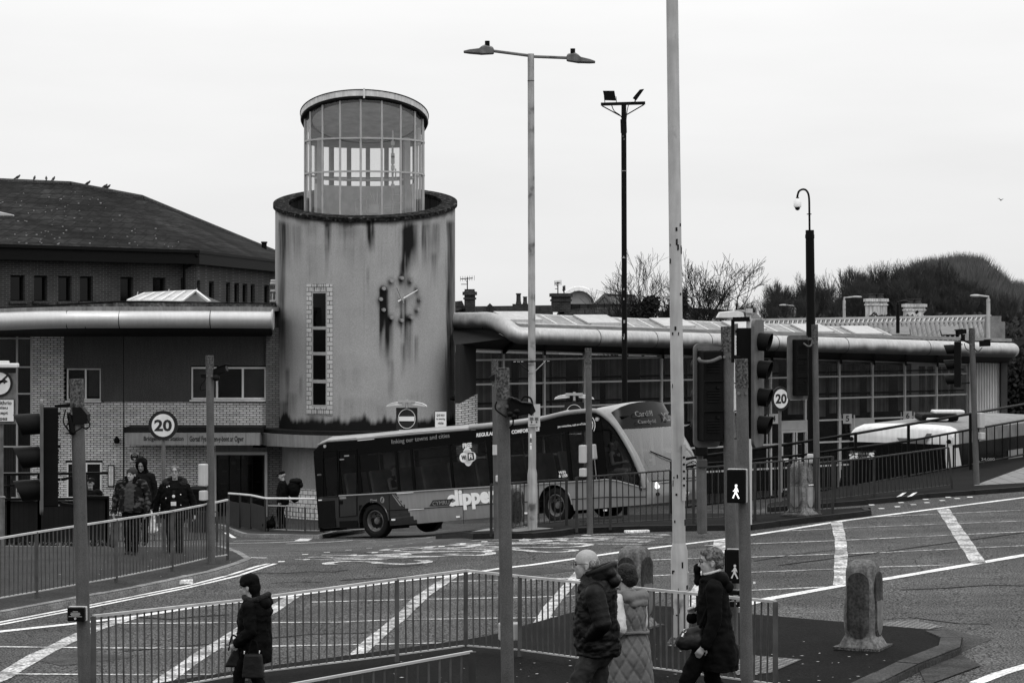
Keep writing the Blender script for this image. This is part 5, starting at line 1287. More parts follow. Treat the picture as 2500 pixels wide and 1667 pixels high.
# black handrail with bars on the right
rt = empty('black_handrail', hph(2218, 1174, .1), 'tall black railing with a separate upper handrail rising to the right edge', 'railing')
bp = [(1640, 1126, 1256, 1146), (1717, 1112.6, 1245, 1132), (1830, 1098, 1232, 1124), (1960, 1079, 1216, 1110), (2089, 1058, 1197, 1093), (2218, 1036, 1174, 1076), (2369, 1010, 1146, 1048.5), (2520, 983, 1116, 1022), (2640, 962, 1096, 1000)]
bq = []
for u, vt, vb, vm in bp:
    D = (hit(min(u, 2369), vb if u <= 2369 else 1146, .1).y) if u >= 2089 else 57.5-(2089-u)*.0045
    if u > 2369: D = 63.0+(u-2369)*.02
    if u == 2218: D = 59.6
    if u == 2089: D = 57.6
    bq.append((P(u, vb, D), P(u, vm, D), P(u, vt, D)))
m_ = W()
for k in (2, 1): m_.tube([q[k] for q in bq], .035 if k == 2 else .03, 8)
m_.tube([q[0].lerp(q[1], .12) for q in bq], .025, 6)
m_.build('rails', M_black, rt)
for q in bq: m_ = W(); m_.beam(q[0]-Vector((0, 0, .1)), q[2], .07, .06); m_.build('post', M_black, rt)
for a_, b_ in zip(bq[:-1], bq[1:]):
    m_ = W(); n = 8 if b_[0].x > 5 else 6
    for k in range(1, n): m_.beam(a_[0].lerp(a_[1], .12).lerp(b_[0].lerp(b_[1], .12), k/n), a_[1].lerp(b_[1], k/n), .028, .02)
    m_.build('bar_panel', M_black, rt)
# signal poles ------------------------------------------------
def pole(u0, v0, u1, v1, D, r, m, par, sleeve=0, name='pole', cap=True):
    a, b = P(u1, v1, D), P(u0, v0, D); m_ = W(); m_.tube([a-Vector((0, 0, .1)), b], r, 16)
    o = m_.build(name, m, par, smooth=True)
    if sleeve:
        m_ = W(); d = (b-a).normalized(); m_.tube([b-d*sleeve, b+d*.01], r*1.07, 16); m_.build('sleeve', M_sleeve, o)
        m_ = W()
        for s_ in (-.6, .6): m_.tube([b-d*(sleeve+.06)+Vector((s_*r, -r*.85, 0)), b-d*(sleeve+.06)+Vector((s_*r, -r*1.15, 0))], .018, 8)
        m_.build('bolt', M_galv, o)
    return o
def tsig(label, base, name='traffic_signal', cat='traffic signal', group='traffic signal poles'): return empty(name, base, label, cat, group)
def visor(c, d, r, L, m, par):    # open tunnel hood: direction d
    d = Vector(d).normalized(); sd = d.cross(Vector((0, 0, 1))).normalized(); up = sd.cross(d); m_ = W(); n = 20; vs = []; fs = []
    A0, A1 = R(-78), R(258)
    for i in range(n+1):
        t = A0+(A1-A0)*i/n; o = sd*math.cos(t)+up*math.sin(t)
        Lt = L*(.84+.16*math.sin(t))
        for rr, l_ in ((r, 0), (r*1.02, Lt), (r*.94, Lt), (r*.92, 0)): vs.append(c+o*rr+d*l_)
    for i in range(n):
        for k in range(4): fs.append((i*4+k, i*4+(k+1) % 4, i*4+4+(k+1) % 4, i*4+4+k))
    fs += [(0, 1, 2, 3), (n*4+3, n*4+2, n*4+1, n*4)]
    m_.add(vs, fs); o = m_.build('visor', m, par, smooth=True)
    m_ = W(); m_.tube([c-d*.02, c+d*.012], r*.9, 20); m_.build('lens', M_glassd, o)
    return o
def rbox(c, w_, d_, h, face, m, name, par, bevel=.02):  # rounded box facing `face` dir in xy
    a = math.atan2(face[1], face[0]); rt_ = Matrix.Rotation(a+math.pi/2, 3, 'Z'); m_ = W(); m_.box(c, (w_, d_, h), rt_); return m_.build(name, m, par, bevel=bevel, bseg=3)
def head(c, face, n, par, board=True, pitch=.29, r=.105, bw=.44, dep=.16, vis=.26, bm=None, nm='signal_head'):
    """c: centre; face: unit direction the lenses look"""
    f = Vector((face[0], face[1], 0)).normalized(); H = n*pitch; sd = Vector((-f.y, f.x, 0))
    o = rbox(c, .27, dep, H, f, M_blackm, nm, par, .015)
    if board: 
        a = math.atan2(f.y, f.x); m_ = W(); rt_ = Matrix.Rotation(a+math.pi/2, 3, 'Z'); hw, hh = bw/2, H/2+.09; pr = .07; pts = []
        for cx, cz, a0 in ((hw-pr, hh-pr, 0), (-hw+pr, hh-pr, 90), (-hw+pr, -hh+pr, 180), (hw-pr, -hh+pr, 270)):
            for k in range(5): q = R(a0+k*22.5); pts.append(c+f*(dep*.35)+rt_ @ Vector((cx+pr*math.cos(q), 0, cz+pr*math.sin(q))))
        m_.prism(pts, f*.035); m_.build('backing_board', bm or M_sgrey, o)
    for k in range(n):
        z = (n-1)/2*pitch-k*pitch; visor(c+f*(dep/2+.005)+Vector((0, 0, z)), f+Vector((0, 0, -.06)), r, vis, M_hood, o)
    # ribbed back doors
    m_ = W()
    for k in range(n):
        z = (n-1)/2*pitch-k*pitch
        for j in range(-2, 3): p_ = c-f*(dep/2+.006)+Vector((0, 0, z+j*.035)); m_.beam(p_-sd*.09, p_+sd*.09, .012, .012)
        m_.beam(c-f*(dep/2+.012)+Vector((0, 0, z-pitch/2))-sd*.13, c-f*(dep/2+.012)+Vector((0, 0, z-pitch/2))+sd*.13, .02, .012)
        m_.box(c-f*(dep/2+.01)+Vector((0, 0, z+.11))-sd*.06, (.04, .04, .03))
    m_.build('back_door_ribs', M_hood, o)
    return o
def cable(pts, par, r=.008, m=None): m_ = W(); m_.tube(smooth_path(pts, 5), r, 6); return m_.build('cable', m or M_blackm, par)
def camera(c, d, par, L=.3, r=.06, name='detector'):
    d = Vector(d).normalized(); m_ = W(); m_.beam(c-d*L/2, c+d*L/2, r*2, r*1.8); m_.beam(c-d*L*.1+Vector((0, 0, r)), c+d*L*.62+Vector((0, 0, r*1.0)), r*2.4, .02); o = m_.build(name, M_blackm, par, bevel=.012)
    m_ = W(); m_.tube([c+d*L*.5, c+d*L*.53], r*.7, 12); m_.build('lens', M_glassd, o); return o
# 1: left foreground pole with signal seen from the side
D = 27.6; T = tsig('left foreground signal pole with a black three lens signal, hoods facing left', P(209, 1730, D))
pole(187, 927, 210, 1735, D, .078, M_gpaint, T, .33)
hd_ = head(P(120, 1114, D), (-1, -.22), 3, T, bw=.42, r=.125, pitch=.385, vis=.30, dep=.2)
m_ = W(); m_.beam(P(176, 986, D), P(196, 1238, D), .03, .03); m_.beam(P(134, 992, D), P(178, 988, D), .04, .04); m_.beam(P(150, 1230, D), P(198, 1236, D), .04, .04); m_.tube([P(170, 1008, D-.05), P(178, 1060, D-.1)], .035, 8); m_.build('bracket', M_blackm, T)
m_ = W(); m_.prism([P(176, 993, D-.1), P(198, 994, D-.1), P(213, 1012, D-.1), P(212, 1035, D-.1), P(178, 1036, D-.1)], (0, .2, 0)); m_.build('clamp', M_hood, T)
cable([P(160, 1000, D-.1), P(155, 1030, D-.15), P(168, 1050, D-.15), P(178, 1055, D-.12)], T); cable([P(212, 1020, D-.1), P(219, 1038, D-.15), P(210, 1046, D-.15), P(198, 1040, D-.12)], T); cable([P(160, 1058, D-.1), P(180, 1055, D-.15), P(205, 1040, D-.12)], T); cable([P(165, 1008, D-.1), P(172, 1024, D-.15), P(163, 1040, D-.15), P(171, 1056, D-.12)], T)
def pbox(c, par, face=(-.25, -1), w_=.2, h=.16, d_=.12, man=False, pale=True, txt=True):
    f = Vector((face[0], face[1], 0)).normalized(); sd = Vector((f.y*-1, f.x, 0)); sd = -sd if sd.x < 0 else sd
    o = rbox(c, w_, d_, h, f, M_black, 'push_button_box', par, .012)
    if pale: rbox(c-f*.045, w_+.012, .06, h+.012, f, M_box, 'pale_casing', o, .012)
    fr = c+f*(d_/2+.004); m_ = W()
    if man:
        z = -h*.16; s_ = h*.15
        def Q(x, y): return fr+sd*x*s_+Vector((0, 0, z+y*s_))
        m_.prism([Q(-.28, .5), Q(-.1, .95), Q(.2, .95), Q(.45, .4), (Q(.55, -.05)), Q(.42, -.05), Q(.25, .3), Q(.2, -.1), Q(.45, -.7), Q(.75, -1.3), Q(.5, -1.4), Q(.1, -.6), Q(-.15, -.4), Q(-.45, -1.3), Q(-.75, -1.25), Q(-.3, -.3), Q(-.2, .3), Q(-.5, .0), Q(-.62, .12)], f*.004)
        m_.tube([Q(.05, 1.25), Q(.05, 1.25)+f*.004], s_*.26, 12)
        m_.build('walking_figure', (MATS.get('lit_figure') or emis('lit_figure', .95)) if h < .38 else (MATS.get('dim_figure') or emis('dim_figure', .3)), o)
    elif txt:
        for k, (z, wd) in enumerate(((.22, .3), (.12, .55), (.03, .6), (-.06, .5))): m_.beam(fr+Vector((0, 0, z*h))-sd*w_*wd/2, fr+Vector((0, 0, z*h))+sd*w_*wd/2, .004, .006)
        m_.tube([fr+Vector((0, 0, -.28*h)), fr+Vector((0, 0, -.28*h))+f*.012], .013, 10); m_.beam(fr+Vector((0, 0, -.14*h))-sd*w_*.4, fr+Vector((0, 0, -.14*h))+sd*w_*.4, .004, .005)
        m_.build('instructions', M_box, o)
    return o
pbox(P(188, 1498, D-.14), T, (-.12, -1))
# 2: mid-left pole by the left railing
D = hit(513, 1375, .11).y; T = tsig('slender signal pole rising behind the end of the left pavement railing', P(512, 1375, D), group='traffic signal poles')
pole(512, 869, 516, 1376, D, .070, M_gpaint, T, .3); camera(P(537, 905, D), (.75, -.3, .25), T, .28, .07); camera(P(500, 918, D), (-1, 0, 0), T, .12, .035); cable([P(502, 925, D-.1), P(490, 942, D-.1), P(491, 953, D-.1), P(503, 950, D-.1)], T)
m_ = W(); ell(m_, P(528, 922, D-.08), (.07, .07, .06)); m_.build('junction', M_hood, T)
rbox(P(497.5, 1159, D-.05), .15, .16, .40, (-.6, -1), M_box, 'pale_box', T); rbox(P(498.5, 1209, D-.05), .13, .16, .18, (-.6, -1), M_box, 'pale_box', T)
# 3: near centre pole
D = 23.2; T = tsig('thick centre foreground signal pole with a speckled top sleeve and a black detector', P(1241, 1720, D))
pole(1226.5, 900, 1241, 1730, D, .0655, M_gpaint, T, .305)
m_ = W(); q = P(1275, 985, D); m_.prism([P(1242, 975, D-.15), P(1260, 972, D-.15), P(1278, 984, D-.15), P(1300, 986, D-.15), P(1307, 1000, D-.15), P(1298, 1016, D-.15), P(1292, 1010, D-.15), P(1270, 1014, D-.15), P(1240, 1018, D-.15)], (0, .16, 0)); cb = m_.build('detector', M_blackm, T, bevel=.01)
m_ = W(); m_.prism([P(1243, 970.5, D-.17), P(1250, 970, D-.17), P(1273, 981, D-.17), P(1300, 984, D-.17), P(1296, 987, D-.17), P(1272, 983, D-.17)], (0, .18, 0)); m_.build('lid', M_hood, cb)
m_ = W(); m_.prism([P(1301, 985, D-.16), P(1308, 1004, D-.16), P(1297, 1014, D-.16), P(1293, 1003, D-.16)], (0, .14, 0)); m_.build('lens_hood', M_hood, cb)
m_ = W()
for u, v in ((1246, 1010), (1255, 1016), (1262, 1004)): ell(m_, P(u, v, D-.2), (.03, .03, .025))
m_.build('bolt', M_hood, cb)
cable([P(1213, 980, D-.07), P(1209, 992, D-.08), P(1214, 1003, D-.09), P(1236, 1018, D-.12)], T); cable([P(1253, 1020, D-.1), P(1252, 1036, D-.1), P(1244, 1044, D-.06)], T); cable([P(1269, 985, D+.2), P(1280, 968, D+.2), P(1295, 972, D+.2), P(1300, 985, D+.2)], T, .01)
D2 = 30.0; bx = rbox(P(1245, 1541, D2), .28, .16, .22, (.2, -1), M_box, "pale_control_box", None, .02); tag(bx, "pale square box with rounded corners on the railing behind the centre pole", "box")
# 4: thin pole behind it
D = hit(1213, 1303, .11).y; T = tsig('slender signal pole just behind the thick centre pole, by the island railing end', P(1213, 1303, D))
pole(1208, 879, 1214, 1304, D, .066, M_gpaint, T, .45); m_ = W(); m_.prism([P(1194, 921, D-.1), P(1208, 913, D-.1), P(1208, 929, D-.1), P(1198, 928, D-.1)], (0, .2, 0)); m_.prism([P(1224, 913, D-.1), P(1245, 930, D-.1), P(1230, 929, D-.1)], (0, .2, 0)); m_.build('detector', M_hood, T)
rbox(P(1208, 1098, D-.12), .09, .05, .20, (0, -1), M_box, 'notice', T, .004); rbox(P(1217, 1168, D-.1), .12, .08, .13, (0, -1), M_box, 'pale_box', T)
# 5: pole in front of the bus cab
D = hit(1437, 1292, .11).y; T = tsig('slender signal pole on the island in front of the bus windows', P(1437, 1292, D))
pole(1436, 851, 1440.5, 1291, D, .064, M_gpaint, T, .31); rbox(P(1424.5, 1108, D-.02), .15, .16, .36, (-.5, -1), M_box, 'pale_box', T); rbox(P(1425, 1153, D-.02), .14, .16, .17, (-.5, -1), M_box, 'pale_box', T)
# 6: pair of near right poles
D = 29.6; T = tsig('rear of the close pair of signal poles, its black signal seen from behind', P(1787, 1552, D))
pole(1774, 799, 1789, 1552, D, .070, M_gpaint, T, .31)
hb_ = head(P(1733, 966, D), (-.35, 1), 3, T, bw=.36, pitch=.375, r=.11, dep=.24)
m_ = W(); m_.tube(smooth_path([P(1760, 872, D-.15), P(1735, 882, D-.25), P(1712, 882, D-.25), P(1706, 875, D-.2)], 5), .022, 8); m_.beam(P(1704, 852, D), P(1765, 850, D), .05, .04); m_.build('bracket', M_gpaint, T)
rbox(P(1794, 1381, D-.2), .24, .14, .42, (-.25, -1), M_blackm, 'pedestrian_signal', T, .012)
pbox(P(1795, 1381, D-.24), T, (-.2, -1), .21, .41, .14, man=True); pbox(P(1798, 1460, D-.24), T, (-.2, -1), .20, .20, .14)
D = 25.4; T = tsig('front of the close pair of signal poles, with a four lens signal facing right', P(1825, 1720, D))
pole(1810, 878, 1826, 1730, D, .066, M_gpaint, T, .30)
hh_ = head(P(1829, 935, D+.3), (.93, -.36), 4, T, bw=.40, pitch=.30, r=.098, dep=.22, vis=.14)
m_ = W(); m_.tube([P(1791, 872, D), P(1806, 873, D+.1)], .02, 8); m_.beam(P(1789, 780, D+.2), P(1830, 779, D+.2), .05, .05); m_.beam(P(1789, 780, D+.2), P(1789, 885, D+.2), .035, .035); m_.build('bracket', M_blackm, T)
pbox(P(1799, 1186, D-.12), T, (-.25, -1), .20, .355, .13, man=True)
m_ = W(); m_.box(P(1841.5, 1421.5, D-.07), (.024, .01, .02)); m_.build('reflective_tab', M_white, T)
# narrow white sign seen edge-on behind the pair
sg = empty('road_sign', P(1795, 1000, 34), 'narrow white sign edge glimpsed between the pair of signal poles', 'road sign'); m_ = W(); m_.box(P(1797, 912, 34), (.036, .3, 1.1)); m_.build('plate', M_signw, sg); m_ = W(); m_.tube([P(1797, 790, 34.3), P(1799, 1500, 34.3)], .03, 8); m_.build('post', M_galv, sg)
# lantern above the signals (sign light)
def signlight(u, v, D, wpx, lb, par=None, flip=1):
    o = empty('sign_light', P(u, v, D), lb, 'sign light', 'pale sign lighting units') if par is None else par
    k = D/F*wpx; c = P(u, v, D)
    for s_ in (-1, 1):
        m_ = W(); a = c+Vector((s_*k*.12, -.02, k*.03)); b = c+Vector((s_*k*.5, -.1, -k*.035)); h = k*.055
        m_.prism([a+Vector((0, 0, h)), a+Vector((0, 0, -h*.9)), b+Vector((s_*k*.02, 0, -h*.5)), b+Vector((0, 0, h*.25)), b+Vector((-s_*k*.1, 0, h*1.2))], (0, .26, 0)); m_.build('lamp_hood', M_signw, o, bevel=.01)
    m_ = W(); m_.beam(c-Vector((k*.22, 0, -k*.07)), c+Vector((k*.22, 0, k*.07)), .12, .07); m_.tube([c+Vector((0, 0, k*.13)), c-Vector((0, 0, k*.09))], k*.035, 8); m_.build('cross_arm', M_alu, o)
    return o
D = 45.; T = empty('sign_light', P(1826, 765, D), 'pale grey sign lighting unit poking up behind the four lens signal', 'sign light', 'pale sign lighting units'); c = P(1786, 770, D)
m_ = W(); m_.prism([P(1750, 776, D), P(1758, 762, D), P(1800, 758, D), P(1814, 762, D), P(1818, 774, D), P(1806, 777, D)], (0, .3, 0)); m_.build('lamp_hood', M_signw, T, bevel=.015)
m_ = W(); m_.prism([P(1792, 757, D), P(1832, 756, D), P(1835, 780, D), P(1824, 781, D), P(1820, 762, D)], (0, .3, 0)); m_.tube([P(1829, 778, D+.2), P(1829, 1280, D+.2)], .055, 10); m_.tube([P(1829, 753, D), P(1829, 764, D)], .07, 8); m_.build('cross_arm', M_box, T)
# 7: mid right pole with signal seen from behind
D = hit(1990, 1254, .11).y; T = tsig('slender signal pole beside the white speed sign with a signal head seen from behind', P(1990, 1254, D))
pole(1989, 793, 1996, 1256, D, .064, M_gpaint, T, .32); head(P(1953, 897, D), (-.45, 1), 3, T, bw=.50, pitch=.39, r=.11, dep=.22)
rbox(P(1978, 1119, D-.1), .13, .14, .19, (-.2, -1), M_box, 'pale_box', T); m_ = W(); m_.tube(smooth_path([P(1962, 838, D-.15), P(1972, 845, D-.2), P(1980, 843, D-.12), P(1984, 830, D-.1)], 4), .018, 6); m_.beam(P(1960, 828, D), P(1988, 826, D), .05, .05); m_.build('bracket', M_gpaint, T)
# island ped signal on pole left of centre-right
D = hit(1715, 1290, .11).y-0.6; T = tsig('short signal pole with black pedestrian boxes right of the bus front', P(1712, 1283, D), group='traffic signal poles')
pole(1704, 848, 1712, 1290, D, .064, M_gpaint, T, .3); rbox(P(1712, 1092, D-.1), .24, .14, .32, (0, -1), M_blackm, 'pedestrian_signal', T); rbox(P(1714, 1131, D-.1), .2, .1, .16, (0, -1), M_signg, 'push_button_box', T)
m_ = W(); m_.box(P(1712, 1084, D-.18), (.03, .01, .03)); m_.build('lit_dot', MATS['lit_figure'], T); pole(1712, 1130, 1714, 1288, D, .1, M_gpaint, T, 0, 'lower_sleeve')
# 8: far right pole
D = hit(2377, 1182, .11).y; T = tsig('far right signal pole with side facing hooded signal, floodlight and camera', P(2377, 1182, D))
pole(2372, 802, 2385, 1183, D, .068, M_gpaint, T, .32)
head(P(2338, 889, D), (-.97, .22), 3, T, board=False, pitch=.36, r=.11, vis=.24)
m_ = W(); m_.beam(P(2345, 828, D), P(2368, 838, D), .04, .04); m_.beam(P(2348, 936, D), P(2368, 934, D), .03, .03); m_.tube([P(2351, 830, D), P(2351, 816, D)], .05, 8); m_.build('bracket', M_blackm, T)
camera(P(2346, 810, D), (-.8, -.3, -.1), T, .24, .06); camera(P(2404, 838, D), (1, -.2, .05), T, .26, .08)
cable([P(2354, 838, D-.1), P(2358, 850, D-.1), P(2366, 856, D-.05)], T, .01); cable([P(2378, 850, D-.1), P(2388, 858, D-.1), P(2398, 848, D-.05)], T, .01)
rbox(P(2394, 1026, D-.05), .14, .16, .36, (.5, -1), M_box, 'pale_box', T); rbox(P(2396, 1064, D-.05), .13, .16, .17, (.5, -1), M_box, 'pale_box', T)
# ---- lamp columns
D = hit(1660, 1572, .1).y; T = empty('lamp_column', P(1660, 1572, D), 'tall pale grey lamp column running out of the top of the picture, paint flaking', 'lamp column')
a, b = P(1661, 1572, D), P(1641, 0, D); m_ = W(); top = a+(b-a)*1.35; k_ = (P(1657.5, 1345, D)-a).length/(b-a).length; k2 = (P(1657.5, 1326, D)-a).length/(b-a).length
m_.tube([a+(b-a)*k2, a+(b-a)*.5, top], [.084, .082, .074], 24); m_.build('column', M_lpole, T, smooth=True)
m_ = W(); m_.tube([a-Vector((0, 0, .05)), a+(b-a)*k_, a+(b-a)*(k2+.0005)], [.110, .110, .086], 24); bs_ = m_.build('base_section', M_lpole, T, smooth=True)
m_ = W(); m_.box(a.lerp(b, .07)+Vector((.112, .02, 0)), (.012, .1, .7)); m_.build('access_door', M_lpole, bs_)
m_ = W(); m_.tube([a-Vector((0, 0, .02)), a+Vector((0, 0, .10))], [.20, .115], 16); m_.build('dirt_collar', M_sleeve, bs_)
m_ = W(); m_.tube([top, top+Vector((1.2, 0, .1))], .04, 8); m_.build('arm', M_galv, T)
m_ = W(); rng = random.Random(4)
for i in range(40):
    t = rng.random()**1.5*.72; c = a.lerp(b, t); r_ = .1105 if t < k_-.01 else .086; an = rng.uniform(-1.2, 1.2)
    if k_-.02 < t < k2+.02: continue
    c = c+Vector((r_*math.sin(an), -r_*math.cos(an), 0)); m_.box(c, (rng.uniform(.006, .025), .006, rng.uniform(.015, .09)), Matrix.Rotation(an, 3, 'Z'))
m_.build('paint_flakes', M_felt, T)
m_ = W(); c0 = P(1662, 1115, D); 
for i in range(5): m_.tube([c0+Vector((.035, -.088, -.09*i)), c0+Vector((.035, -.096, -.09*i))], .018, 4)
m_.build('graffiti', M_black, T)
m_ = W(); m_.box(c0+Vector((.035, -.085, -.2)), (.05, .004, .72), Matrix.Rotation(.3, 3, 'Z')); m_.build('sticker', M_box, T)
# two-headed column
D = hit(1300, 1292, .11).y; T = empty('twin_lamp_column', P(1300, 1292, D), 'grey street lamp column with two opposite arms and flat lamp heads', 'lamp column')
a, b = P(1300, 1292, D), P(1296, 132, D); kx = (P(1300, 1157, D)-a).length/(b-a).length; m_ = W(); m_.tube([a.lerp(b, kx+.012), b], [.078, .066], 18); m_.build('column', mat('weathered_grey_column', .34, .7, .1, var=.2, vs=3, streak=.35, extra=wear_extra(3.0, .33, .35, 1.0)), T, smooth=True)
m_ = W(); m_.tube([a, a.lerp(b, kx), a.lerp(b, kx+.0125)], [.098, .098, .078], 18); m_.build('base_section', MATS['weathered_grey_column'], T, smooth=True)
def lamp_head(tip0, tip1, m, par, up=.2):     # tip0 = arm end, tip1 = far tip
    d = (tip1-tip0); L = d.length; d.normalize(); o_ = []; m_ = W(); pr = [(0, .05), (.12, .09), (.35, .12), (.42, .13)]
    sd = Vector((0, 1, 0)); upv = Vector((0, 0, 1))
    vs = []; fs = []
    for t, w_, zt, zb in ((0, .05, .05, -.05), (.05, .07, .10, -.06), (.3, .10, .14, -.07), (.42, .14, .10, -.075), (.5, .16, .055, -.07), (.8, .17, .02, -.06), (1, .10, -.01, -.045)):
        c = tip0+d*L*t
        vs += [c+sd*-w_+upv*zb*.8, c+sd*-w_+upv*zt*.75, c+upv*zt, c+sd*w_+upv*zt*.75, c+sd*w_+upv*zb*.8, c+upv*zb*1.1]
    for i in range(6):
        for k in range(6): fs.append((i*6+k, i*6+(k+1) % 6, i*6+6+(k+1) % 6, i*6+6+k))
    fs += [tuple(range(6)), tuple(range(41, 35, -1))]
    m_.add(vs, fs); h_ = m_.build('lamp_head', m, par, bevel=.01); m_ = W(); c = tip0+d*L*.22; m_.tube([c+upv*.1, c+upv*.21], .05, 10); m_.build('sensor', M_blackm, h_); return h_
m_ = W(); m_.tube([P(1296, 137, D), P(1203, 125, D)], .032, 8); m_.build('arm', M_galv, T); m_ = W(); m_.tube([P(1296, 138.5, D), P(1386, 142, D)], .032, 8); m_.build('arm', M_galv, T)
lamp_head(P(1206, 126, D), P(1132, 124.5, D), M_galv, T); lamp_head(P(1383, 143, D), P(1453, 149.5, D), M_galv, T)
m_ = W(); m_.tube([P(1296, 197.5, D), P(1296, 198.7, D)], .072, 16); m_.tube([P(1298, 891, D), P(1298, 892, D)], .078, 16); m_.tube([P(1298, 911, D), P(1298, 912, D)], .078, 16); m_.build('band', M_blackm, T)
m_ = W(); q0, q1 = P(1252, 883, D-.1), P(1340, 881.5, D-.1)
m_.tube([q0, q1], .016, 5); m_.tube([P(1266, 886, D-.1), P(1291, 906, D-.1)], .014, 5); m_.tube([P(1308, 904, D-.1), P(1329, 884, D-.1)], .014, 5); 
br_ = m_.build('garland_bracket', M_hood, T); m_ = W()
for k in range(30): q = q0.lerp(q1, k/29); (m_.box(q+Vector((0, -.02, 0)), (.012, .012, .012)) if k % 3 and (k < 9 or k > 24) else None)
for k in range(12): m_.box(P(1308, 904, D-.13).lerp(P(1329, 884, D-.13), k/11), (.012, .012, .012))
m_.build('bead', M_white, br_)
nt_ = empty('parking_notice', P(1304, 1012, D-.12), 'pale notice board strapped to the twin headed lamp column, above the bus roof', 'sign'); m_ = W(); m_.box(P(1304, 1028, D-.12), (.245, .02, .22)); m_.box(P(1311, 1002, D-.11), (.13, .02, .26)); m_.build('plate', M_box, nt_)
m_ = W()
for dx in (-6, 6):
    for k in range(5): m_.box(P(1304+dx, 1019+k*1.6, D-.135), (.075, .004, .006))
    m_.box(P(1304+dx, 1030, D-.135), (.03, .004, .035))
m_.box(P(1300, 1036.5, D-.135), (.12, .004, .01)); m_.build('print', M_signg, nt_)
m_ = W()
for v, h in ((1066, .12), (1078, .1), (1092, .08)): m_.box(P(1296, v, D-.075), (.035, .012, h))
m_.build('sticker', M_white, T)
text('448', .10, .045, P(1296, 1074, D-.085), (0, 0, -1), (1, 0, 0), M_signd, parent=T, bold=.02)
# black floodlight mast
D = 72.; T = empty('floodlight_mast', P(1525, 1268, D), 'black mast with a crossbar and two floodlights rising behind the bus', 'floodlight mast')
m_ = W(); m_.tube([P(1526, 1262, D), P(1523, 330, D), P(1523, 256, D)], [.085, .08, .075], 14); m_.tube([P(1523, 325, D), P(1522, 292, D)], .095, 14); m_.build('mast', M_black, T, smooth=True)
m_ = W(); m_.beam(P(1467, 255, D), P(1575, 252, D), .12, .09); m_.build('crossbar', M_black, T)
m_ = W(); m_.tube([P(1470, 259, D), P(1514, 283, D)], .018, 6); m_.tube([P(1572, 256, D), P(1529, 281, D)], .018, 6); m_.build('brace', M_black, T)
m_ = W(); m_.prism([P(1472, 222, D-.1), P(1500, 222, D-.1), P(1504, 246, D-.1), P(1477, 245, D-.1)], (0, .08, .0)); fl = m_.build('floodlight', M_black, T, bevel=.01); m_ = W(); m_.tube([P(1475, 236, D), P(1477, 252, D)], .012, 5); m_.tube([P(1504, 236, D), P(1505, 250, D)], .012, 5); m_.build('yoke', M_black, fl)
m_ = W(); m_.prism([P(1546, 238, D-.2), P(1562, 219, D-.2), P(1573, 217.5, D-.2), P(1555, 243, D-.2)], (0, .4, .0)); fl = m_.build('floodlight', M_black, T, bevel=.01); m_ = W(); m_.tube([P(1552, 240, D), P(1550, 250, D)], .02, 5); m_.build('yoke', M_black, fl)
cable([P(1493, 257, D-.1), P(1500, 272, D-.1), P(1518, 288, D-.12), P(1523, 330, D-.12), P(1521, 344, D-.12)], T, .014, M_hood); cable([P(1535, 254, D-.1), P(1531, 272, D-.1), P(1528, 300, D-.12)], T, .012, M_hood)
m_ = W()
for v in (333, 340, 628, 706, 730, 785, 818, 826): m_.box(P(1522+(v % 3), v, D-.1), (.03+.02*(v % 2), .02, .03+.03*(v % 3)))
for v in (417, 629, 822): m_.tube([P(1523, v, D), P(1523, v+1.5, D)], .088, 12)
m_.build('clip', MATS['weathered_grey_column'], T)
# CCTV mast
D = 58.; T = empty('camera_mast', P(1983, 1200, D), 'thick black mast with a swan neck and a white dome camera', 'camera mast')
m_ = W(); m_.tube([P(1984, 1262, D), P(1980, 840, D)], .105, 18); m_.tube([P(1980, 842, D), P(1977, 562, D)], [.115, .105], 18); m_.tube([P(1977, 582, D), P(1977, 573, D)], .115, 18); m_.build('mast', M_black, T, smooth=True)
m_ = W(); m_.tube(smooth_path([P(1976.5, 562, D), P(1976, 520, D), P(1975, 482, D), P(1970, 467, D), P(1961, 462.5, D), P(1951, 467, D), P(1947, 478, D), P(1947, 484, D)], 5), .026, 8); m_.tube([P(1975.5, 524, D), P(1975.5, 522, D)], .06, 10); m_.tube([P(1947, 484, D), P(1947, 482, D)], .04, 10); m_.build('swan_neck', M_black, T, smooth=True)
s_ = D/F; m_ = W(); m_.lathe([(3*s_, 0), (4*s_, -2*s_), (8.5*s_, -8*s_), (9.6*s_, -18*s_), (9*s_, -21.5*s_), (6.6*s_, -23*s_)], 20, P(1947, 484, D)); m_.build('dome_housing', M_white, T, smooth=True)
m_ = W(); m_.lathe([(6.4*s_, -22.5*s_), (6.2*s_, -25*s_), (4.5*s_, -28.4*s_), (1*s_, -30*s_)], 16, P(1947, 484, D)); m_.build('dome_lens', M_glassd, T, smooth=True)
# left edge lamp head
D = 60.; T = empty('street_lamp', P(-60, 1400, D), 'street lamp whose pale head just enters at the left edge over the slate roof', 'street lamp'); lamp_head(P(-35, 520, D), P(33, 524, D), M_lpole, T); m_ = W(); m_.tube([P(-62, 1370, D), P(-62, 560, D), P(-58, 524, D), P(-35, 520, D)], .06, 8); m_.build('column', M_lpole, T)
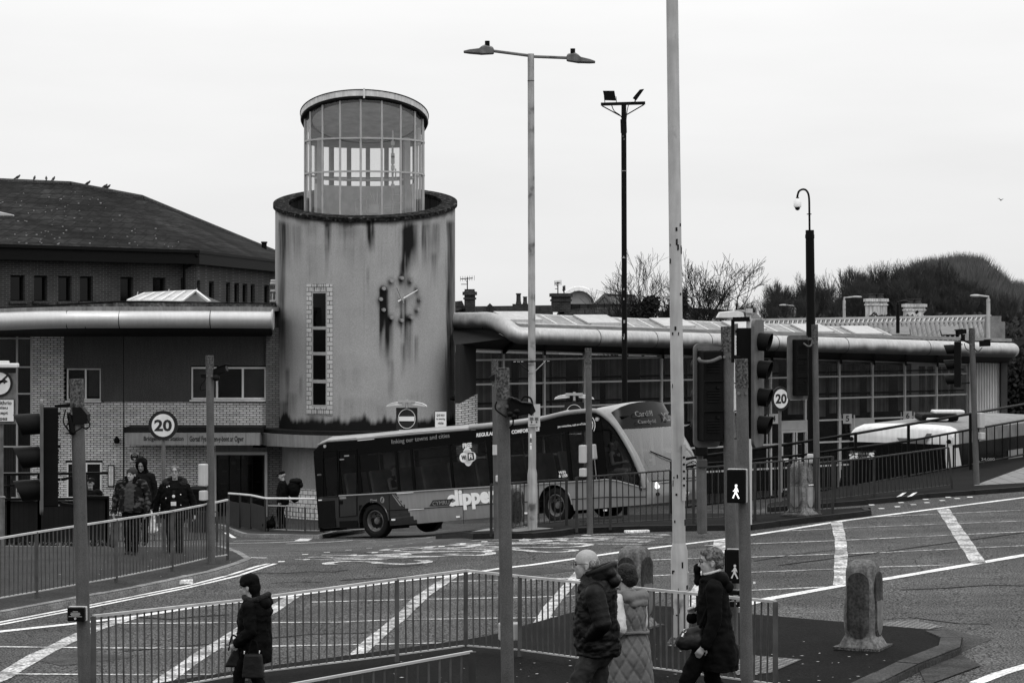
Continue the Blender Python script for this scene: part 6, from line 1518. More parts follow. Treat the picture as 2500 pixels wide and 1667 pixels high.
# ---- round speed signs
M_ring = mat('sign_ring', .022, .5)
def disc_sign(u, v, rx, ry, D, label, foot, pole_u, ang=0):
    T = empty('speed_sign', foot, label, 'road sign', 'twenty mile per hour signs'); c = P(u, v, D); r_ = ry*D/F; rot = Matrix.Rotation(ang, 3, 'Z')
    m_ = W(); m_.tube([foot-Vector((0, 0, .1)), P(pole_u, v-ry*.5, D+.06)], .038, 12); m_.build('post', M_galv, T, smooth=True)
    rt_ = rot @ Vector((1, 0, 0)); nrm = rot @ Vector((0, -1, 0)); up = Vector((0, 0, 1))
    def disc(r__, d0, d1, m, nm): m_ = W(); n = 40; m_.prism([c+nrm*d0+rt_*r__*math.cos(2*math.pi*i/n)+up*r__*math.sin(2*math.pi*i/n) for i in range(n)], nrm*(d1-d0)); return m_.build(nm, m, T)
    disc(r_, 0, .02, M_ring, 'border'); disc(r_*.77, .019, .026, M_signw, 'face')
    text('20', r_*1.20, r_*.80, c+nrm*.028, rt_, up, M_signd, parent=T, bold=.035)
    return T
D = hit(399, 1346, .11).y; disc_sign(398.5, 1038, 36, 36, D, 'round 20 speed sign on a thin post above the three pedestrians on the left', hph(399, 1346), 399)
D = 53.5; disc_sign(1905, 973, 24, 30, D, 'round 20 speed sign turned slightly, right of the four lens signal', P(1904, 1240, D), 1904, .62)
# ---- no entry signs behind the bus
def noentry(u0, u1, v0, D, label, lu, lv, lw, half=False):
    T = empty('no_entry_sign', P((u0+u1)/2, 1250, D), label, 'road sign', 'no entry signs with lighting units'); uc = (u0+u1)/2; w_ = (u1-u0)*D/F
    m_ = W(); m_.prism([P(u0, v0, D), P(u1, v0, D), P(u1+1, v0+95, D), P(u0+1, v0+95, D)], (0, .03, 0)); m_.build('backing_plate', M_signd, T)
    c = P(uc, v0+27, D-.02); R0 = w_*.425; n = 40; m_ = W(); vs = []; fs = []
    for i in range(n):
        t = 2*math.pi*i/n
        for r_ in (R0, R0*.945): vs.append(c+Vector((r_*math.cos(t)*.97, 0, r_*math.sin(t)*1.08)))
    for i in range(n): j = (i+1) % n; fs.append((2*i, 2*j, 2*j+1, 2*i+1))
    m_.add(vs, fs); m_.box(c+Vector((0, 0, 0)), (R0*1.7, .01, R0*.5)); m_.build('white_marking', M_white, T)
    m_ = W(); m_.box(P(uc, v0+66, D-.015), (w_*.72, .01, .30)); m_.build('supplementary_plate', M_white, T)
    text('Ac eithrio', w_*.62, .12, P(uc, v0+62, D-.03), (1, 0, 0), (0, 0, 1), M_signd, parent=T, bold=.015); text('bysiau', w_*.45, .11, P(uc, v0+71, D-.03), (1, 0, 0), (0, 0, 1), M_signd, parent=T, bold=.015)
    m_ = W(); m_.tube([P(uc, v0-4, D+.08), P(uc, 1285, D+.08)], .05, 10); m_.build('post', M_galvd, T)
    s_ = empty('tmp', T.location, None, None); bpy.data.objects.remove(s_)
    signlight(lu, lv, D-.1, lw, None, T)
noentry(967, 1019, 995, 73.5, 'no entry sign on a dark plate in front of the tower, twin lamp hoods above', 993, 987, 96)
noentry(1378, 1426, 982, 69, 'no entry sign mostly hidden behind the bus roof, in front of the concourse glass', 1402, 969, 94)
T = empty('give_way_sign', P(1076, 1250, 73), 'narrow white bilingual give way board beside the no entry sign at the tower foot', 'road sign'); c = P(1076, 1045, 73); m_ = W(); m_.box(c, (.38, .03, 1.06)); m_.build('backing', M_signd, T); m_ = W(); m_.box(c+Vector((0, -.02, 0)), (.345, .01, 1.02)); m_.build('face', M_white, T)
for k, (s_, w_) in enumerate((('GIVE WAY', .25), ('to reversing', .27), ('vehicles', .18), ('', 0), ('ILDIWCH', .22), ("i'r ffordd i", .22), ('gerbydau', .2))):
    if s_: text(s_, w_, .075, c+Vector((0, -.03, .40-k*.118)), (1, 0, 0), (0, 0, 1), M_signd, parent=T, bold=.012)
m_ = W(); m_.tube([P(1076, 1010, 73.1), P(1076, 1290, 73.1)], .04, 8); m_.build('post', M_galvd, T)
# ---- left edge sign
D = 50.; T = empty('no_turn_sign', P(0, 1380, D), 'grey sign board at the left edge with a banned turn roundel', 'road sign')
m_ = W(); m_.box(P(2, 973, D), (.66, .03, 1.08)); m_.build('backing_plate', M_galv, T, bevel=.01)
c = P(-2, 936, D-.03); n = 40
for r_, d_, m, nm in ((.285, 0, M_ring, 'border'), (.235, .006, M_signw, 'face')): m_ = W(); m_.prism([c+Vector((r_*math.cos(2*math.pi*i/n), -d_, r_*math.sin(2*math.pi*i/n))) for i in range(n)], (0, .01, 0)); m_.build(nm, m, T)
m_ = W(); m_.beam(c+Vector((-.03, -.012, -.19)), c+Vector((-.03, -.012, .02)), .045, .006, Vector((0, 1, 0))); m_.beam(c+Vector((-.05, -.012, .045)), c+Vector((.12, -.012, .045)), .006, .045); m_.prism([c+Vector((.10, -.012, .10)), c+Vector((.19, -.012, .045)), c+Vector((.10, -.012, -.01))], (0, .004, 0)); m_.prism([c+Vector((-.17, -.015, -.14)), c+Vector((-.14, -.015, -.17)), c+Vector((.19, -.015, .15)), c+Vector((.16, -.015, .18))], (0, .003, 0)); m_.build('turn_arrow', M_signd, T)
m_ = W(); c = P(2, 1002, D-.03); m_.box(c, (.575, .01, .485)); m_.build('plate_border', M_signd, T, bevel=.004); m_ = W(); m_.box(c+Vector((0, -.008, 0)), (.545, .01, .455)); m_.build('plate_face', M_signw, T)
for k, s_ in enumerate(('Ac eithrio', 'bysiau', 'Except', 'buses')): text(s_, (.46, .3, .31, .28)[k], .085, c+Vector((0, -.016, .165-k*.11)), (1, 0, 0), (0, 0, 1), M_signd, parent=T, bold=.02)
m_ = W(); m_.tube([P(2, 1030, D+.1), P(2, 1390, D+.1)], .055, 12); m_.build('post', M_galv, T); m_ = W(); m_.box(P(8, 892, D), (.62, .3, .09)); m_.box(P(4, 886, D), (.3, .2, .09)); m_.build('lamp_hood', M_signw, T, bevel=.02)
m_ = W(); ell(m_, P(4, 1214, D), (.09, .09, .04)); m_.tube([P(2, 1215, D), P(2, 1390, D)], .085, 12); m_.build('lower_sleeve', M_galv, T)
# ---- street name plate on the right
T = empty('street_name_sign', P(2104, 1135, 53.6), 'defaced bilingual street name plate fixed behind the bent railing', 'sign'); D = 53.6
m_ = W(); m_.prism([P(2071, 1101, D), P(2140, 1103, D), P(2141, 1123, D), P(2071, 1121, D)], (0, .03, 0)); m_.build('plate', M_black, T)
text('QUARELLA ROAD', .56, .068, P(2105, 1107.5, D-.01), (1, 0, -.03), (.03, 0, 1), M_fascia, parent=T, bold=.02); text('HEOL Y CHWAREL', .54, .062, P(2104, 1116.5, D-.01), (1, 0, -.03), (.03, 0, 1), M_fascia, parent=T, bold=.02)
m_ = W(); rng = random.Random(8)
for i in range(26): c = P(rng.choice([rng.uniform(2074, 2095), rng.uniform(2118, 2136)]), rng.uniform(1105, 1121), D-.012); s_ = rng.uniform(.015, .04); m_.add([c+Vector((s_*math.cos(k), -.002*i/26, s_*.7*math.sin(k))) for k in (0, 1.1, 2.4, 3.9, 5.2)], [(0, 1, 2, 3, 4)])
m_.build('peeled_patch', M_signw, T); m_ = W()
for u in (2078, 2134): m_.beam(P(u, 1100, D+.04), P(u, 1218, D+.04), .05, .05)
m_.build('post', M_galvd, T)
# ---- bollards
M_conc = mat('grimy_bollard_shell', .15, .9, var=.45, vs=4, streak=.5, speck=.3, sps=30, bump=.05)
M_refl = mat('grimy_reflector', .16, .7, var=.3, vs=6, streak=.5)
M_bpan = mat('grimy_arch_panel', .06, .85, var=.5, vs=5, streak=.6, speck=.4, sps=30)
def bollard(u, vf, vt, label, lens=True, off=.11, wk=1.0, rotz=.35, refl=None, base=True):
    q = hph(u, vf, off); h = (vf-vt)*q.y/F; T = empty('bollard', q, label, 'bollard', 'keep left style shell bollards'); rz = Matrix.Rotation(rotz, 3, 'Z')
    def sec(z): # half widths
        t = z/h
        if t < .10: return .235-.5*t, .22-.5*t
        k = .165+.02*math.sin(min(1, (t-.1)/.5)*math.pi)
        if t > .86: e = math.sqrt(max(.0, 1-((t-.86)/.14)**2)); return k*(.45+.55*e), k*(.35+.6*e)
        return k, k*.95
    m_ = W(); vs = []; fs = []; NS = 30; n = 28
    for j in range(NS+1):
        z = h*j/NS; a, b = sec(min(z, h*.999)); a *= wk; b *= wk
        for i in range(n):
            t = 2*math.pi*i/n; c_, s_ = math.cos(t), math.sin(t); e = 4
            x = a*math.copysign(abs(c_)**(2/e), c_); y = b*math.copysign(abs(s_)**(2/e), s_); vs.append(q+rz @ Vector((x, y, z+.03)))
    for j in range(NS):
        for i in range(n): fs.append((j*n+i, j*n+(i+1) % n, (j+1)*n+(i+1) % n, (j+1)*n+i))
    fs.append(tuple(range(NS*n, NS*n+n))); m_.add(vs, fs); m_.build('shell', M_conc, T, smooth=True)
    m_ = W(); m_.box(q+Vector((0, 0, .015)), (.50*wk, .50*wk, .035), rz); m_.build('base_plate', M_sleeve, T)
    if not lens:
        for fd, xr in ((Vector((0, -1, 0)), Vector((1, 0, 0))), (Vector((1, 0, 0)), Vector((0, 1, 0)))):
            w_ = .118*wk; z0, z1 = h*.13, h*.90; pts = [(math.cos(math.pi+math.pi*i/10)*w_, z0+w_+math.sin(math.pi+math.pi*i/10)*w_) for i in range(11)]+[(math.cos(math.pi*i/10)*w_, z1-w_+math.sin(math.pi*i/10)*w_) for i in range(11)]
            m_ = W(); d0 = .16*wk+.008; m_.prism([q+rz @ (fd*d0+xr*x)+Vector((0, 0, z)) for x, z in pts], rz @ (fd*.014)); m_.build('arched_panel', M_bpan, T)
    for k, (fd, xr) in enumerate(((Vector((0, -1, 0)), Vector((1, 0, 0))), (Vector((1, 0, 0)), Vector((0, 1, 0))), (Vector((-1, 0, 0)), Vector((0, -1, 0))))):
        if not lens and k != 1: continue
        w_ = .095*wk; pts = []
        z0, z1 = h*.16, h*.56
        for i in range(7): t = math.pi+math.pi*i/6; pts.append((math.cos(t)*w_, z0+w_*1.3+math.sin(t)*w_*1.3))
        pts += [(w_, z1-.02), (w_-.02, z1), (-w_+.02, z1), (-w_, z1-.02)]
        m_ = W(); d0 = (.158*wk+.022) if k else (.16*wk+.016); m_.prism([q+rz @ (fd*d0+xr*x)+Vector((0, 0, z)) for x, z in pts], rz @ (fd*.012)); m_.build('reflector_panel', refl or M_refl, T)
        if lens and k < 2:
            m_ = W(); c = q+rz @ (fd*(d0-.006))+Vector((0, 0, h*.76)); rr = .085*wk; m_.prism([c+(rz @ xr)*rr*math.cos(2*math.pi*i/24)+Vector((0, 0, rr*1.25*math.sin(2*math.pi*i/24))) for i in range(24)], rz @ (fd*.014)); m_.build('roundel', M_conc, T)
    return T
bollard(2107, 1580, 1372, 'big weathered shell bollard on the front island corner at the lower right', lens=False, off=.1, rotz=-.45, wk=1.2)
bollard(1549, 1530, 1337, 'weathered shell bollard standing behind the bald man and the woman in the quilted gilet', lens=False, off=.1, rotz=-.6, wk=1.2)
b3 = bollard(1957, 1257, 1131, 'shell bollard with two pale reflector panels in front of the island railing end', rotz=-.72, wk=1.25, refl=mat('pale_reflector', .26, .7, var=.25, vs=6, streak=.5))
bollard(1257, 1289, 1188, 'narrow dull bollard on the island left of the twin headed lamp column', rotz=.3, wk=.85, lens=False)
m_ = W(); q = b3.location
for k in range(3): m_.box(q+Matrix.Rotation(-.72, 3, 'Z') @ Vector((.235, -.06+k*.06, .64)), (.03, .045, .02))
m_.build('white_bar', M_white, b3)
# ---- dark timber seating screen on the left
T = empty('timber_screen', P(120, 1330, 52), 'black slatted timber enclosure on the left pavement behind the railing', 'screen'); D = 52.
M_wood = mat('black_timber', .009, .8, var=.5, vs=3, extra=brick_extra(.11, 4, .3, .6, 0, 'XZ', .01))
for u0, u1, v0, v1, nm in ((-60, 205, 1222, 1322, 'slat_panel'), (207, 262, 1214, 1318, 'end_panel')):
    a, b = P(u0, v0, D), P(u1, v1, D); m_ = W(); m_.box(((a.x+b.x)/2, D, (a.z+b.z)/2), (b.x-a.x, .08, a.z-b.z)); m_.build(nm, M_wood, T)
m_ = W()
for (u0, v0, u1, v1) in ((-60, 1158.5, 264, 1154.5), (-60, 1200, 55, 1180), (150, 1170, 184, 1163), (-60, 1219, 205, 1217), (200, 1212, 265, 1213)): m_.beam(P(u0, v0, D-.1), P(u1, v1, D-.1), .07, .055)
for u in (22, 97, 208, 262): m_.beam(P(u, 1158 if u != 262 else 1213, D), P(u, 1325, D), .08, .08)
m_.build('rail', M_black, T)
m_ = W(); rng = random.Random(12)
for i in range(500):
    c = P(rng.uniform(-40, 270), rng.uniform(1322, 1342), 50.5); m_.add([c, c+Vector((rng.uniform(-.12, .12), 0, rng.uniform(.02, .14))), c+Vector((.03, .02, 0))], [(0, 1, 2)])
o = m_.build('weeds', M_ivy); tag(o, kind='stuff')
# litter bin by the door
T = empty('litter_bin', hph(481, 1290, .1), 'black litter bin with a domed lid by the station entrance', 'bin'); m_ = W(); D = 72; q = P(484, 1245, D); m_.lathe([(.28, -1.0), (.28, .2), (.33, .22), (.33, .32), (.2, .38)], 18, q+Vector((0, 0, .35))); m_.build('body', M_black, T, smooth=True); 
# concrete base bits of the station wall: low brick dwarf wall seen through railing


railing('guard_railing', 'second railing behind the pedestrians near the station wall', [(262, 1244, 1328), (350, 1246, 1326), (440, 1247, 1325), (530, 1248, 1322)], M_r2, bars=.14, off=0)
# ---------------------------------------------------------------- MAIN BUS
M_busd = mat('bus_dark_paint', .04, .35, var=.08, vs=1, coat=.3, streak=.15)
M_busm = mat('bus_mid_paint', .25, .32, var=.06, vs=1, coat=.4, streak=.12)
M_busr = mat('bus_roof_paint', .30, .4, var=.08, coat=.2, streak=.1)
M_busl = mat('bus_arch_paint', .22, .35, var=.06, coat=.3)
M_band = mat('bus_black_band', .005, .25, var=.1, spec=.12)
M_bgl = glassmat('bus_side_glass', .7, .15, .05, .004)
M_wsh = glassmat('bus_windscreen', .6, .34, .03, .30)
M_tyre = mat('tyre_rubber', .010, .85, var=.3, vs=6, bump=.3)
M_rim = mat('wheel_rim', .16, .5, .3, var=.4, vs=7, streak=.3)
M_butext = mat('bus_lettering', .8, .5, var=.03)
M_butext2 = mat('bus_lettering_grey', .25, .5, var=.03)
psi = R(38); tn = math.tan(psi)
Dr = 65.75; Xr = (916-1250)/F*Dr; kf = (1359-1250)/F; Df = (Dr+Xr*tn)/(1+kf*tn); Xf = kf*Df
Zr = CZ-(1313-760)*Dr/F; Zf = CZ-(1277.5-760)*Df/F
WB = Vector((Xf-Xr, Df-Dr, Zf-Zr)); wb = WB.length; bx_ = WB.normalized(); by_ = Vector((math.sin(psi), math.cos(psi), 0)); bz_ = bx_.cross(by_).normalized(); by_ = bz_.cross(bx_)
# side plane contains the wheel contact points; s measured from rear wheel; find rear end
Or = Vector((Xr, Dr, Zr))
def bs(u, v):    # photo -> local (x, z) on the visible side plane (local y=0), x from the rear wheel
    d = Vector(((u-1250)/F, 1, -(v-760)/F)); o = Vector((0, 0, CZ)); t = (Or-o).dot(by_)/d.dot(by_); p = o+d*t-Or; return p.dot(bx_), p.dot(bz_)
x_r = bs(772, 1200)[0]
ORG = Or+bx_*x_r
def B2(u, v): a, b = bs(u, v); return a-x_r, b
Mb = Matrix(((bx_.x, by_.x, bz_.x, ORG.x), (bx_.y, by_.y, bz_.y, ORG.y), (bx_.z, by_.z, bz_.z, ORG.z), (0, 0, 0, 1)))
bus = empty('bus', (0, 0, 0), 'single deck bus with an arched windscreen pillar and dark window band leaving the station', 'bus', M=Mb)
xw0, xw1 = -x_r, wb-x_r
BW = 2.58
def sidepoly(pts, y, th, m, name, par=bus, photo=True):
    q = [B2(*p) for p in pts] if photo else pts
    mb = MB(); mb.prism([Vector((a, y, b)) for a, b in q], (0, th, 0)); return mb.build(name, m, par)
print('BUS wb', wb, 'rear', [B2(772, 1290), B2(777, 1083), B2(800, 1074)], 'waist', B2(957, 1203), B2(1313, 1181), 'roof', B2(1150, 1044), B2(1446, 1002), 'arch', B2(1568, 1154), B2(1577, 1191), 'bot', B2(1024, 1287), B2(1634, 1258), 'apex', B2(1481, 1016))
arch = [B2(*p) for p in ((1446, 1002), (1466, 1006), (1481.6, 1016), (1497, 1030), (1512, 1048), (1531, 1079), (1548, 1110), (1568, 1156), (1577, 1191))]
xn, zn = arch[-1]
zbot = .30
low = [(xn+.03, .85), (xn+.02, .5), (xn-.05, zbot)]
rooft = [(0.05, B2(775, 1100)[1])]+[B2(*p) for p in ((781, 1082), (800, 1074), (900, 1066), (1000, 1056), (1150, 1044), (1240, 1035), (1318, 1024), (1380, 1009))]
rearz = rooft[0][1]
# roof: loft across the width
nose = .62
def bulge(t): return (1-abs(2*t-1)**2.6)
TS = [0, .03, .08, .16, .3, .5, .7, .84, .92, .97, 1]
prof = [(0.0, zbot), (-.02, .9), (0, 1.5), (0.02, rearz-.15)]+rooft[1:]
def rsec(t):   # drop of the roof edge across the width
    e = min(t, 1-t); return .0 if e > .1 else -.10*(1-e/.1)**2
vs = []; fs = []; NP = len(prof)
for t in TS:
    for i, (x, z) in enumerate(prof):
        dz = .10+rsec(t)-.0 if i > 4 else (.05 if i == 4 else 0); xx = x-(.10*bulge(t) if i < 5 else 0); vs.append((xx, t*BW, z+dz*(1 if t not in (0, 1) else 0)))
for a in range(len(TS)-1):
    for i in range(NP-1): fs.append((a*NP+i, a*NP+i+1, (a+1)*NP+i+1, (a+1)*NP+i))
mb = MB(); mb.add(vs, fs); o = mb.build('roof_and_rear', [M_busr, M_busd], bus, smooth=True)
for p in o.data.polygons: p.material_index = 1 if p.center.x < .25 and p.center.z < rearz+.05 else 0
# front: central profile vs arch
ax = [p[0] for p in arch]; az = [p[1] for p in arch]
cen = [(ax[0]+.10, az[0]+.10), (ax[2]+.12, az[0]+.14), (ax[4]+.02, az[0]+.12), (ax[4]+.16, az[3]+.06), (ax[4]+.24, az[4]-.02), (ax[5]+.28, az[5]-.04), (ax[6]+.32, az[6]-.04), (ax[7]+.34, az[7]-.04), (ax[8]+.36, az[8]-.02)]
pf = arch+low; pc = cen+[(low[0][0]+.36, .85), (low[1][0]+.36, .5), (low[2][0]+.3, zbot)]
TF = [0, .02, .06, .12, .22, .36, .5, .64, .78, .88, .94, .98, 1]
def fpt(t, s):    # s index float along profile
    i = min(len(pf)-2, int(s)); k = s-i; a = Vector(pf[i]).lerp(Vector(pf[i+1]), k); c = Vector(pc[i]).lerp(Vector(pc[i+1]), k); w_ = bulge(t)**.55; q = a.lerp(c, w_); return Vector((q.x, t*BW, q.y))
NF = 44; smax_ = len(pf)-1
vs = []; fs = []
for t in TF:
    for j in range(NF+1): vs.append(fpt(t, smax_*j/NF))
for a in range(len(TF)-1):
    for j in range(NF): fs.append((a*(NF+1)+j, a*(NF+1)+j+1, (a+1)*(NF+1)+j+1, (a+1)*(NF+1)+j))
glass_f, paint_f, dest_f, dome_f = [], [], [], []
for f in fs:
    c = sum((Vector(vs[i]) for i in f), Vector())/4; s_mid = (f[0] % (NF+1)+.5)/NF*smax_; t = c.y/BW
    if s_mid < 2.0: dome_f.append(f)
    elif s_mid < 4.0: (dest_f if .035 < t < .965 else dome_f).append(f)
    elif s_mid < 8.0: (glass_f if .02 < t < .98 else dome_f).append(f)
    else: paint_f.append(f)
def sub(faces, name, m, par=bus):
    ids = sorted({i for f in faces for i in f}); mp_ = {i: k for k, i in enumerate(ids)}; mb = MB(); mb.add([vs[i] for i in ids], [tuple(mp_[i] for i in f) for f in faces]); return mb.build(name, m, par, smooth=True)
sub(dome_f, 'front_dome', M_busr); dsp = sub(dest_f, 'destination_display', M_band); sub(glass_f, 'windscreen', M_wsh); sub(paint_f, 'front_panel', M_busm)
text.raw = True
def on_front(t, s, out=.0): 
    p = fpt(t, s); e = .01; n_ = (fpt(min(1, t+e), s)-fpt(t-e, s)).cross(fpt(t, s+e)-fpt(t, s-e)).normalized(); n_ = n_ if n_.x > 0 else -n_; return p+n_*out, n_
c, n_ = on_front(.46, 3.1, .03); rt = Vector((0, 0, 1)).cross(n_).normalized(); up = n_.cross(rt)
text('Cardiff', .80, .15, on_front(.36, 2.8, .05)[0], rt, up, mat('display_amber', .2, .5, extra=wear_extra(30, .4, .3, 1)), parent=dsp, bold=.0)
text('Caerdydd', .80, .13, on_front(.36, 3.5, .05)[0], rt, up, MATS['display_amber'], parent=dsp, bold=.0)
text('X2', .34, .24, on_front(.72, 3.1, .05)[0], rt, up, MATS['display_amber'], parent=dsp, bold=.02)
# arch pillars both sides
for y, nm in ((-.012, 1), (BW+.012, 2)):
    mb = MB(); pts = [Vector((a-.03, y, b)) for a, b in rooft[5:]+arch]; mb.tube(smooth_path(pts, 4), .062, 10); mb.build('arch_pillar', M_busl, bus, smooth=True)
mb = MB(); pts = [Vector((a-.16+.03*0, -.004, b-.05)) for a, b in arch[3:]]; mb.tube(smooth_path(pts, 4), .035, 8); mb.build('windscreen_seal', M_blackm, bus, smooth=True)
# side panels: lower painted with wheel arches
waist = [B2(*p) for p in ((776, 1212), (828, 1210), (957.6, 1203), (1130, 1192), (1313, 1181), (1446, 1173), (1481.6, 1170), (1510, 1174), (1540, 1182), (1577, 1192))]
xs_ = [p[0] for p in waist]
def wz(x):
    for (a, za), (b, zb) in zip(waist[:-1], waist[1:]):
        if a <= x <= b: return za+(zb-za)*(x-a)/(b-a)
    return waist[-1][1] if x > waist[-1][0] else waist[0][1]
def lowz(x):    # bottom edge with arch cut-outs
    z = zbot+(.08 if x < 1.0 else 0)
    for xc, r in ((xw0, .55), (xw1, .55)):
        if abs(x-xc) < r: z = max(z, .46+math.sqrt(max(0, r*r-(x-xc)**2))*1.02)
    return z
def lowpanel(y, flip):
    N = 220; L = xn+.03; vv = []; ff = []
    for i in range(N+1):
        x = L*i/N; z0, z1 = lowz(x), wz(x); 
        for k in range(9):
            z = z0+(z1-z0)*k/8; inn = .035*max(0, (1-(z-.3)/.5))**2; vv.append((x, y+(inn if not flip else -inn)+ (.05*max(0, 1-x/.22)**2)*(1 if not flip else -1), z))
    for i in range(N):
        for k in range(8): ff.append((i*9+k, i*9+k+1, (i+1)*9+k+1, (i+1)*9+k))
    mb = MB(); mb.add(vv, ff); o = mb.build('side_panel', [M_busd, M_busm], bus, smooth=True)
    for p in o.data.polygons:
        x, z = p.center.x, p.center.z; d0, d1 = B2(964, 1203), B2(1025.7, 1285); t = (d0[1]-z)/(d0[1]-d1[1]); p.material_index = 1 if x > d0[0]+(d1[0]-d0[0])*t else 0
    return o
lowpanel(0, False); lowpanel(BW, True)
# waist rail and dark belt
mb = MB(); mb.tube([Vector((a, -.012, b)) for a, b in waist[1:]], .022, 8); mb.build('waist_moulding', M_busm, bus, smooth=True)
mb = MB(); mb.tube([Vector((a, -.006, b)) for a, b in [B2(943, 1246), B2(1025, 1241), B2(1130, 1234), B2(1325, 1222)]], .009, 6); mb.tube([Vector((a, -.006, b)) for a, b in [B2(1388, 1219), B2(1480, 1213), B2(1577, 1212)]], .009, 6); mb.tube([Vector((a, -.006, b)) for a, b in [B2(1130, 1192), B2(1132, 1278)]], .006, 6); mb.tube([Vector((a, -.006, b)) for a, b in [B2(950, 1204), B2(952, 1286)]], .006, 6); mb.build('panel_seam', M_blackm, bus)
# upper side: black band behind glazing, with real window openings
zt0 = lambda x: np.interp(x, [p[0] for p in rooft+arch[:4]], [p[1] for p in rooft+arch[:4]])
def strip_side(xa, xb, z0f, z1f, y, m, name, par=bus, n=24, th=.02):
    mb = MB(); top = []; bot = []
    for i in range(n+1): x = xa+(xb-xa)*i/n; bot.append(Vector((x, y, z0f(x)))); top.append(Vector((x, y, z1f(x))))
    mb.prism(bot+top[::-1], (0, th, 0)) if False else None
    for i in range(n): mb.prism([bot[i], bot[i+1], top[i+1], top[i]], (0, th, 0))
    return mb.build(name, m, par)
zwt = B2(1000, 1097)[1]; zwt2 = B2(1400, 1062)[1]
wtop = lambda x: min(zt0(x)-.14, 2.36)
archx = lambda z: float(np.interp(-z, [-p[1] for p in arch], [p[0] for p in arch]))
wins = [(B2(790, 0)[0], B2(823, 0)[0]), (B2(828, 0)[0]+.06, B2(868, 0)[0]), (B2(877, 0)[0], B2(965, 0)[0]), (B2(970, 0)[0], B2(1003, 0)[0]), (B2(1009, 0)[0], B2(1098, 0)[0]), (B2(1104, 0)[0], B2(1192, 0)[0]), (B2(1206, 0)[0], B2(1300, 0)[0]), (B2(1308, 0)[0], B2(1388, 0)[0]), (B2(1396, 0)[0], B2(1440, 0)[0])]
def gx(u): return (B2(u, 1130)[0])
wins = [(gx(a), gx(b)) for a, b in ((790, 822), (829, 868), (878, 965), (971, 1003), (1009, 1098), (1104, 1192), (1204, 1300), (1308, 1386), (1394, 1446))]
for side_y, fl_ in ((0.0, 0), (BW-.02, 1)):
    mb = MB()
    def q4(xa, xb, za0, zb0, za1, zb1): mb.prism([Vector((xa, side_y, za0)), Vector((xb, side_y, zb0)), Vector((xb, side_y, zb1)), Vector((xa, side_y, za1))], (0, .03, 0))
    edges = [0.03]+[e for a in wins for e in a]+[arch[2][0]]
    n = 60
    for i in range(n):     # cantrail
        xa, xb = .03+(arch[1][0]-.03)*i/n, .03+(arch[1][0]-.03)*(i+1)/n; q4(xa, xb, wtop(xa), wtop(xb), zt0(xa)-.01, zt0(xb)-.01)
    for a, b in zip(edges[0::2], edges[1::2]):
        b = min(b, arch[1][0]); q4(a, b, wz(a), wz(b), wtop(a), wtop(b))
    for i in range(1, 4):
        xa, xb = arch[i][0]-(0 if i > 1 else 0), arch[i+1][0]
    mb.build('window_band', M_band, bus)
    # cab window: follows the arch
    for a, b in wins:
        m2 = MB(); m2.prism([Vector((a, side_y+.012, wz(a))), Vector((b, side_y+.012, wz(b))), Vector((b, side_y+.012, wtop(b))), Vector((a, side_y+.012, wtop(a)))], (0, .006, 0)); m2.build('side_window', M_bgl, bus)
    m2 = MB(); x0 = wins[-1][1]+.05; pts = [(x0, wz(x0)), (arch[7][0]-.22, wz(arch[7][0]-.22)), (arch[7][0]-.16, arch[7][1]), (arch[6][0]-.10, arch[6][1]), (arch[5][0]-.10, arch[5][1]), (arch[4][0]-.09, arch[4][1]), (arch[3][0]-.08, arch[3][1]-.03), (arch[2][0]-.06, arch[2][1]-.06), (x0, wtop(x0)+.18)]
    m2.prism([Vector((a, side_y+.012, b)) for a, b in pts], (0, .006, 0)); m2.build('cab_window', M_bgl, bus)
    m2 = MB(); m2.prism([Vector((arch[0][0]-.25, side_y+.004, wtop(5)+.16)), Vector((arch[3][0]-.1, side_y+.004, wtop(5)+.16)), Vector((arch[2][0]-.03, side_y+.004, arch[2][1]-.02)), Vector((arch[1][0], side_y+.004, arch[1][1]-.03)), Vector((arch[0][0]-.25, side_y+.004, arch[0][1]-.03))], (0, .006, 0)); m2.build('cab_header', M_band, bus)
    if not fl_:
        m2 = MB(); 
        for a, b in wins[4:7]: m2.box(((a+b)/2, .006, wz(a)+.88), (b-a, .012, .035))
        m2.build('opening_window_rail', M_blackm, bus)
# interior: floor, far wall, seats, poles
mb = MB(); mb.box((xn/2, BW/2, .85), (xn-.2, BW-.15, .06)); mb.box((xn/2, BW/2, rearz+.0), (xn-1.2, BW-.3, .03)); mb.box((.25, BW/2, 1.7), (.05, BW-.2, 1.7)); mb.build('floor', M_int, bus)
M_seat = mat('seat_fabric', .2, .9, var=.3)
mb = MB(); mb.box((0, 0, .35), (.45, .9, .12)); mb.box((-.22, 0, .75), (.09, .9, .75), Matrix.Rotation(-.12, 3, 'Y')); seat0 = mb.build('seat', M_seat, bus, bevel=.03); seat0.location = (1.3, .55, .75)
for k in range(1, 10):
    for yy in (.55, 1.9):
        s_ = seat0.copy(); COL.objects.link(s_); s_.parent = bus; s_.location = (1.3+.95*k, yy, .75)
mb = MB()
for k in range(6): mb.tube([Vector((1.6+k*1.3, 1.0, .8)), Vector((1.6+k*1.3, 1.0, 2.5))], .018, 6)
mb.tube([Vector((1.2, 1.0, 2.35)), Vector((8.8, 1.0, 2.35))], .018, 6); mb.build('grab_pole', mat('grab_pole', .35, .4), bus)
mb = MB(); mb.box((xn-1.7, .75, 1.3), (.05, 1.2, .9)); mb.box((xn-.35, .7, 1.15), (.35, 1.1, .25)); mb.box((xn-.1, 1.2, 1.0), (.3, 2.1, .25)); mb.build('cab_partition', mat('cab_plastic', .05, .7), bus)
mb = MB()
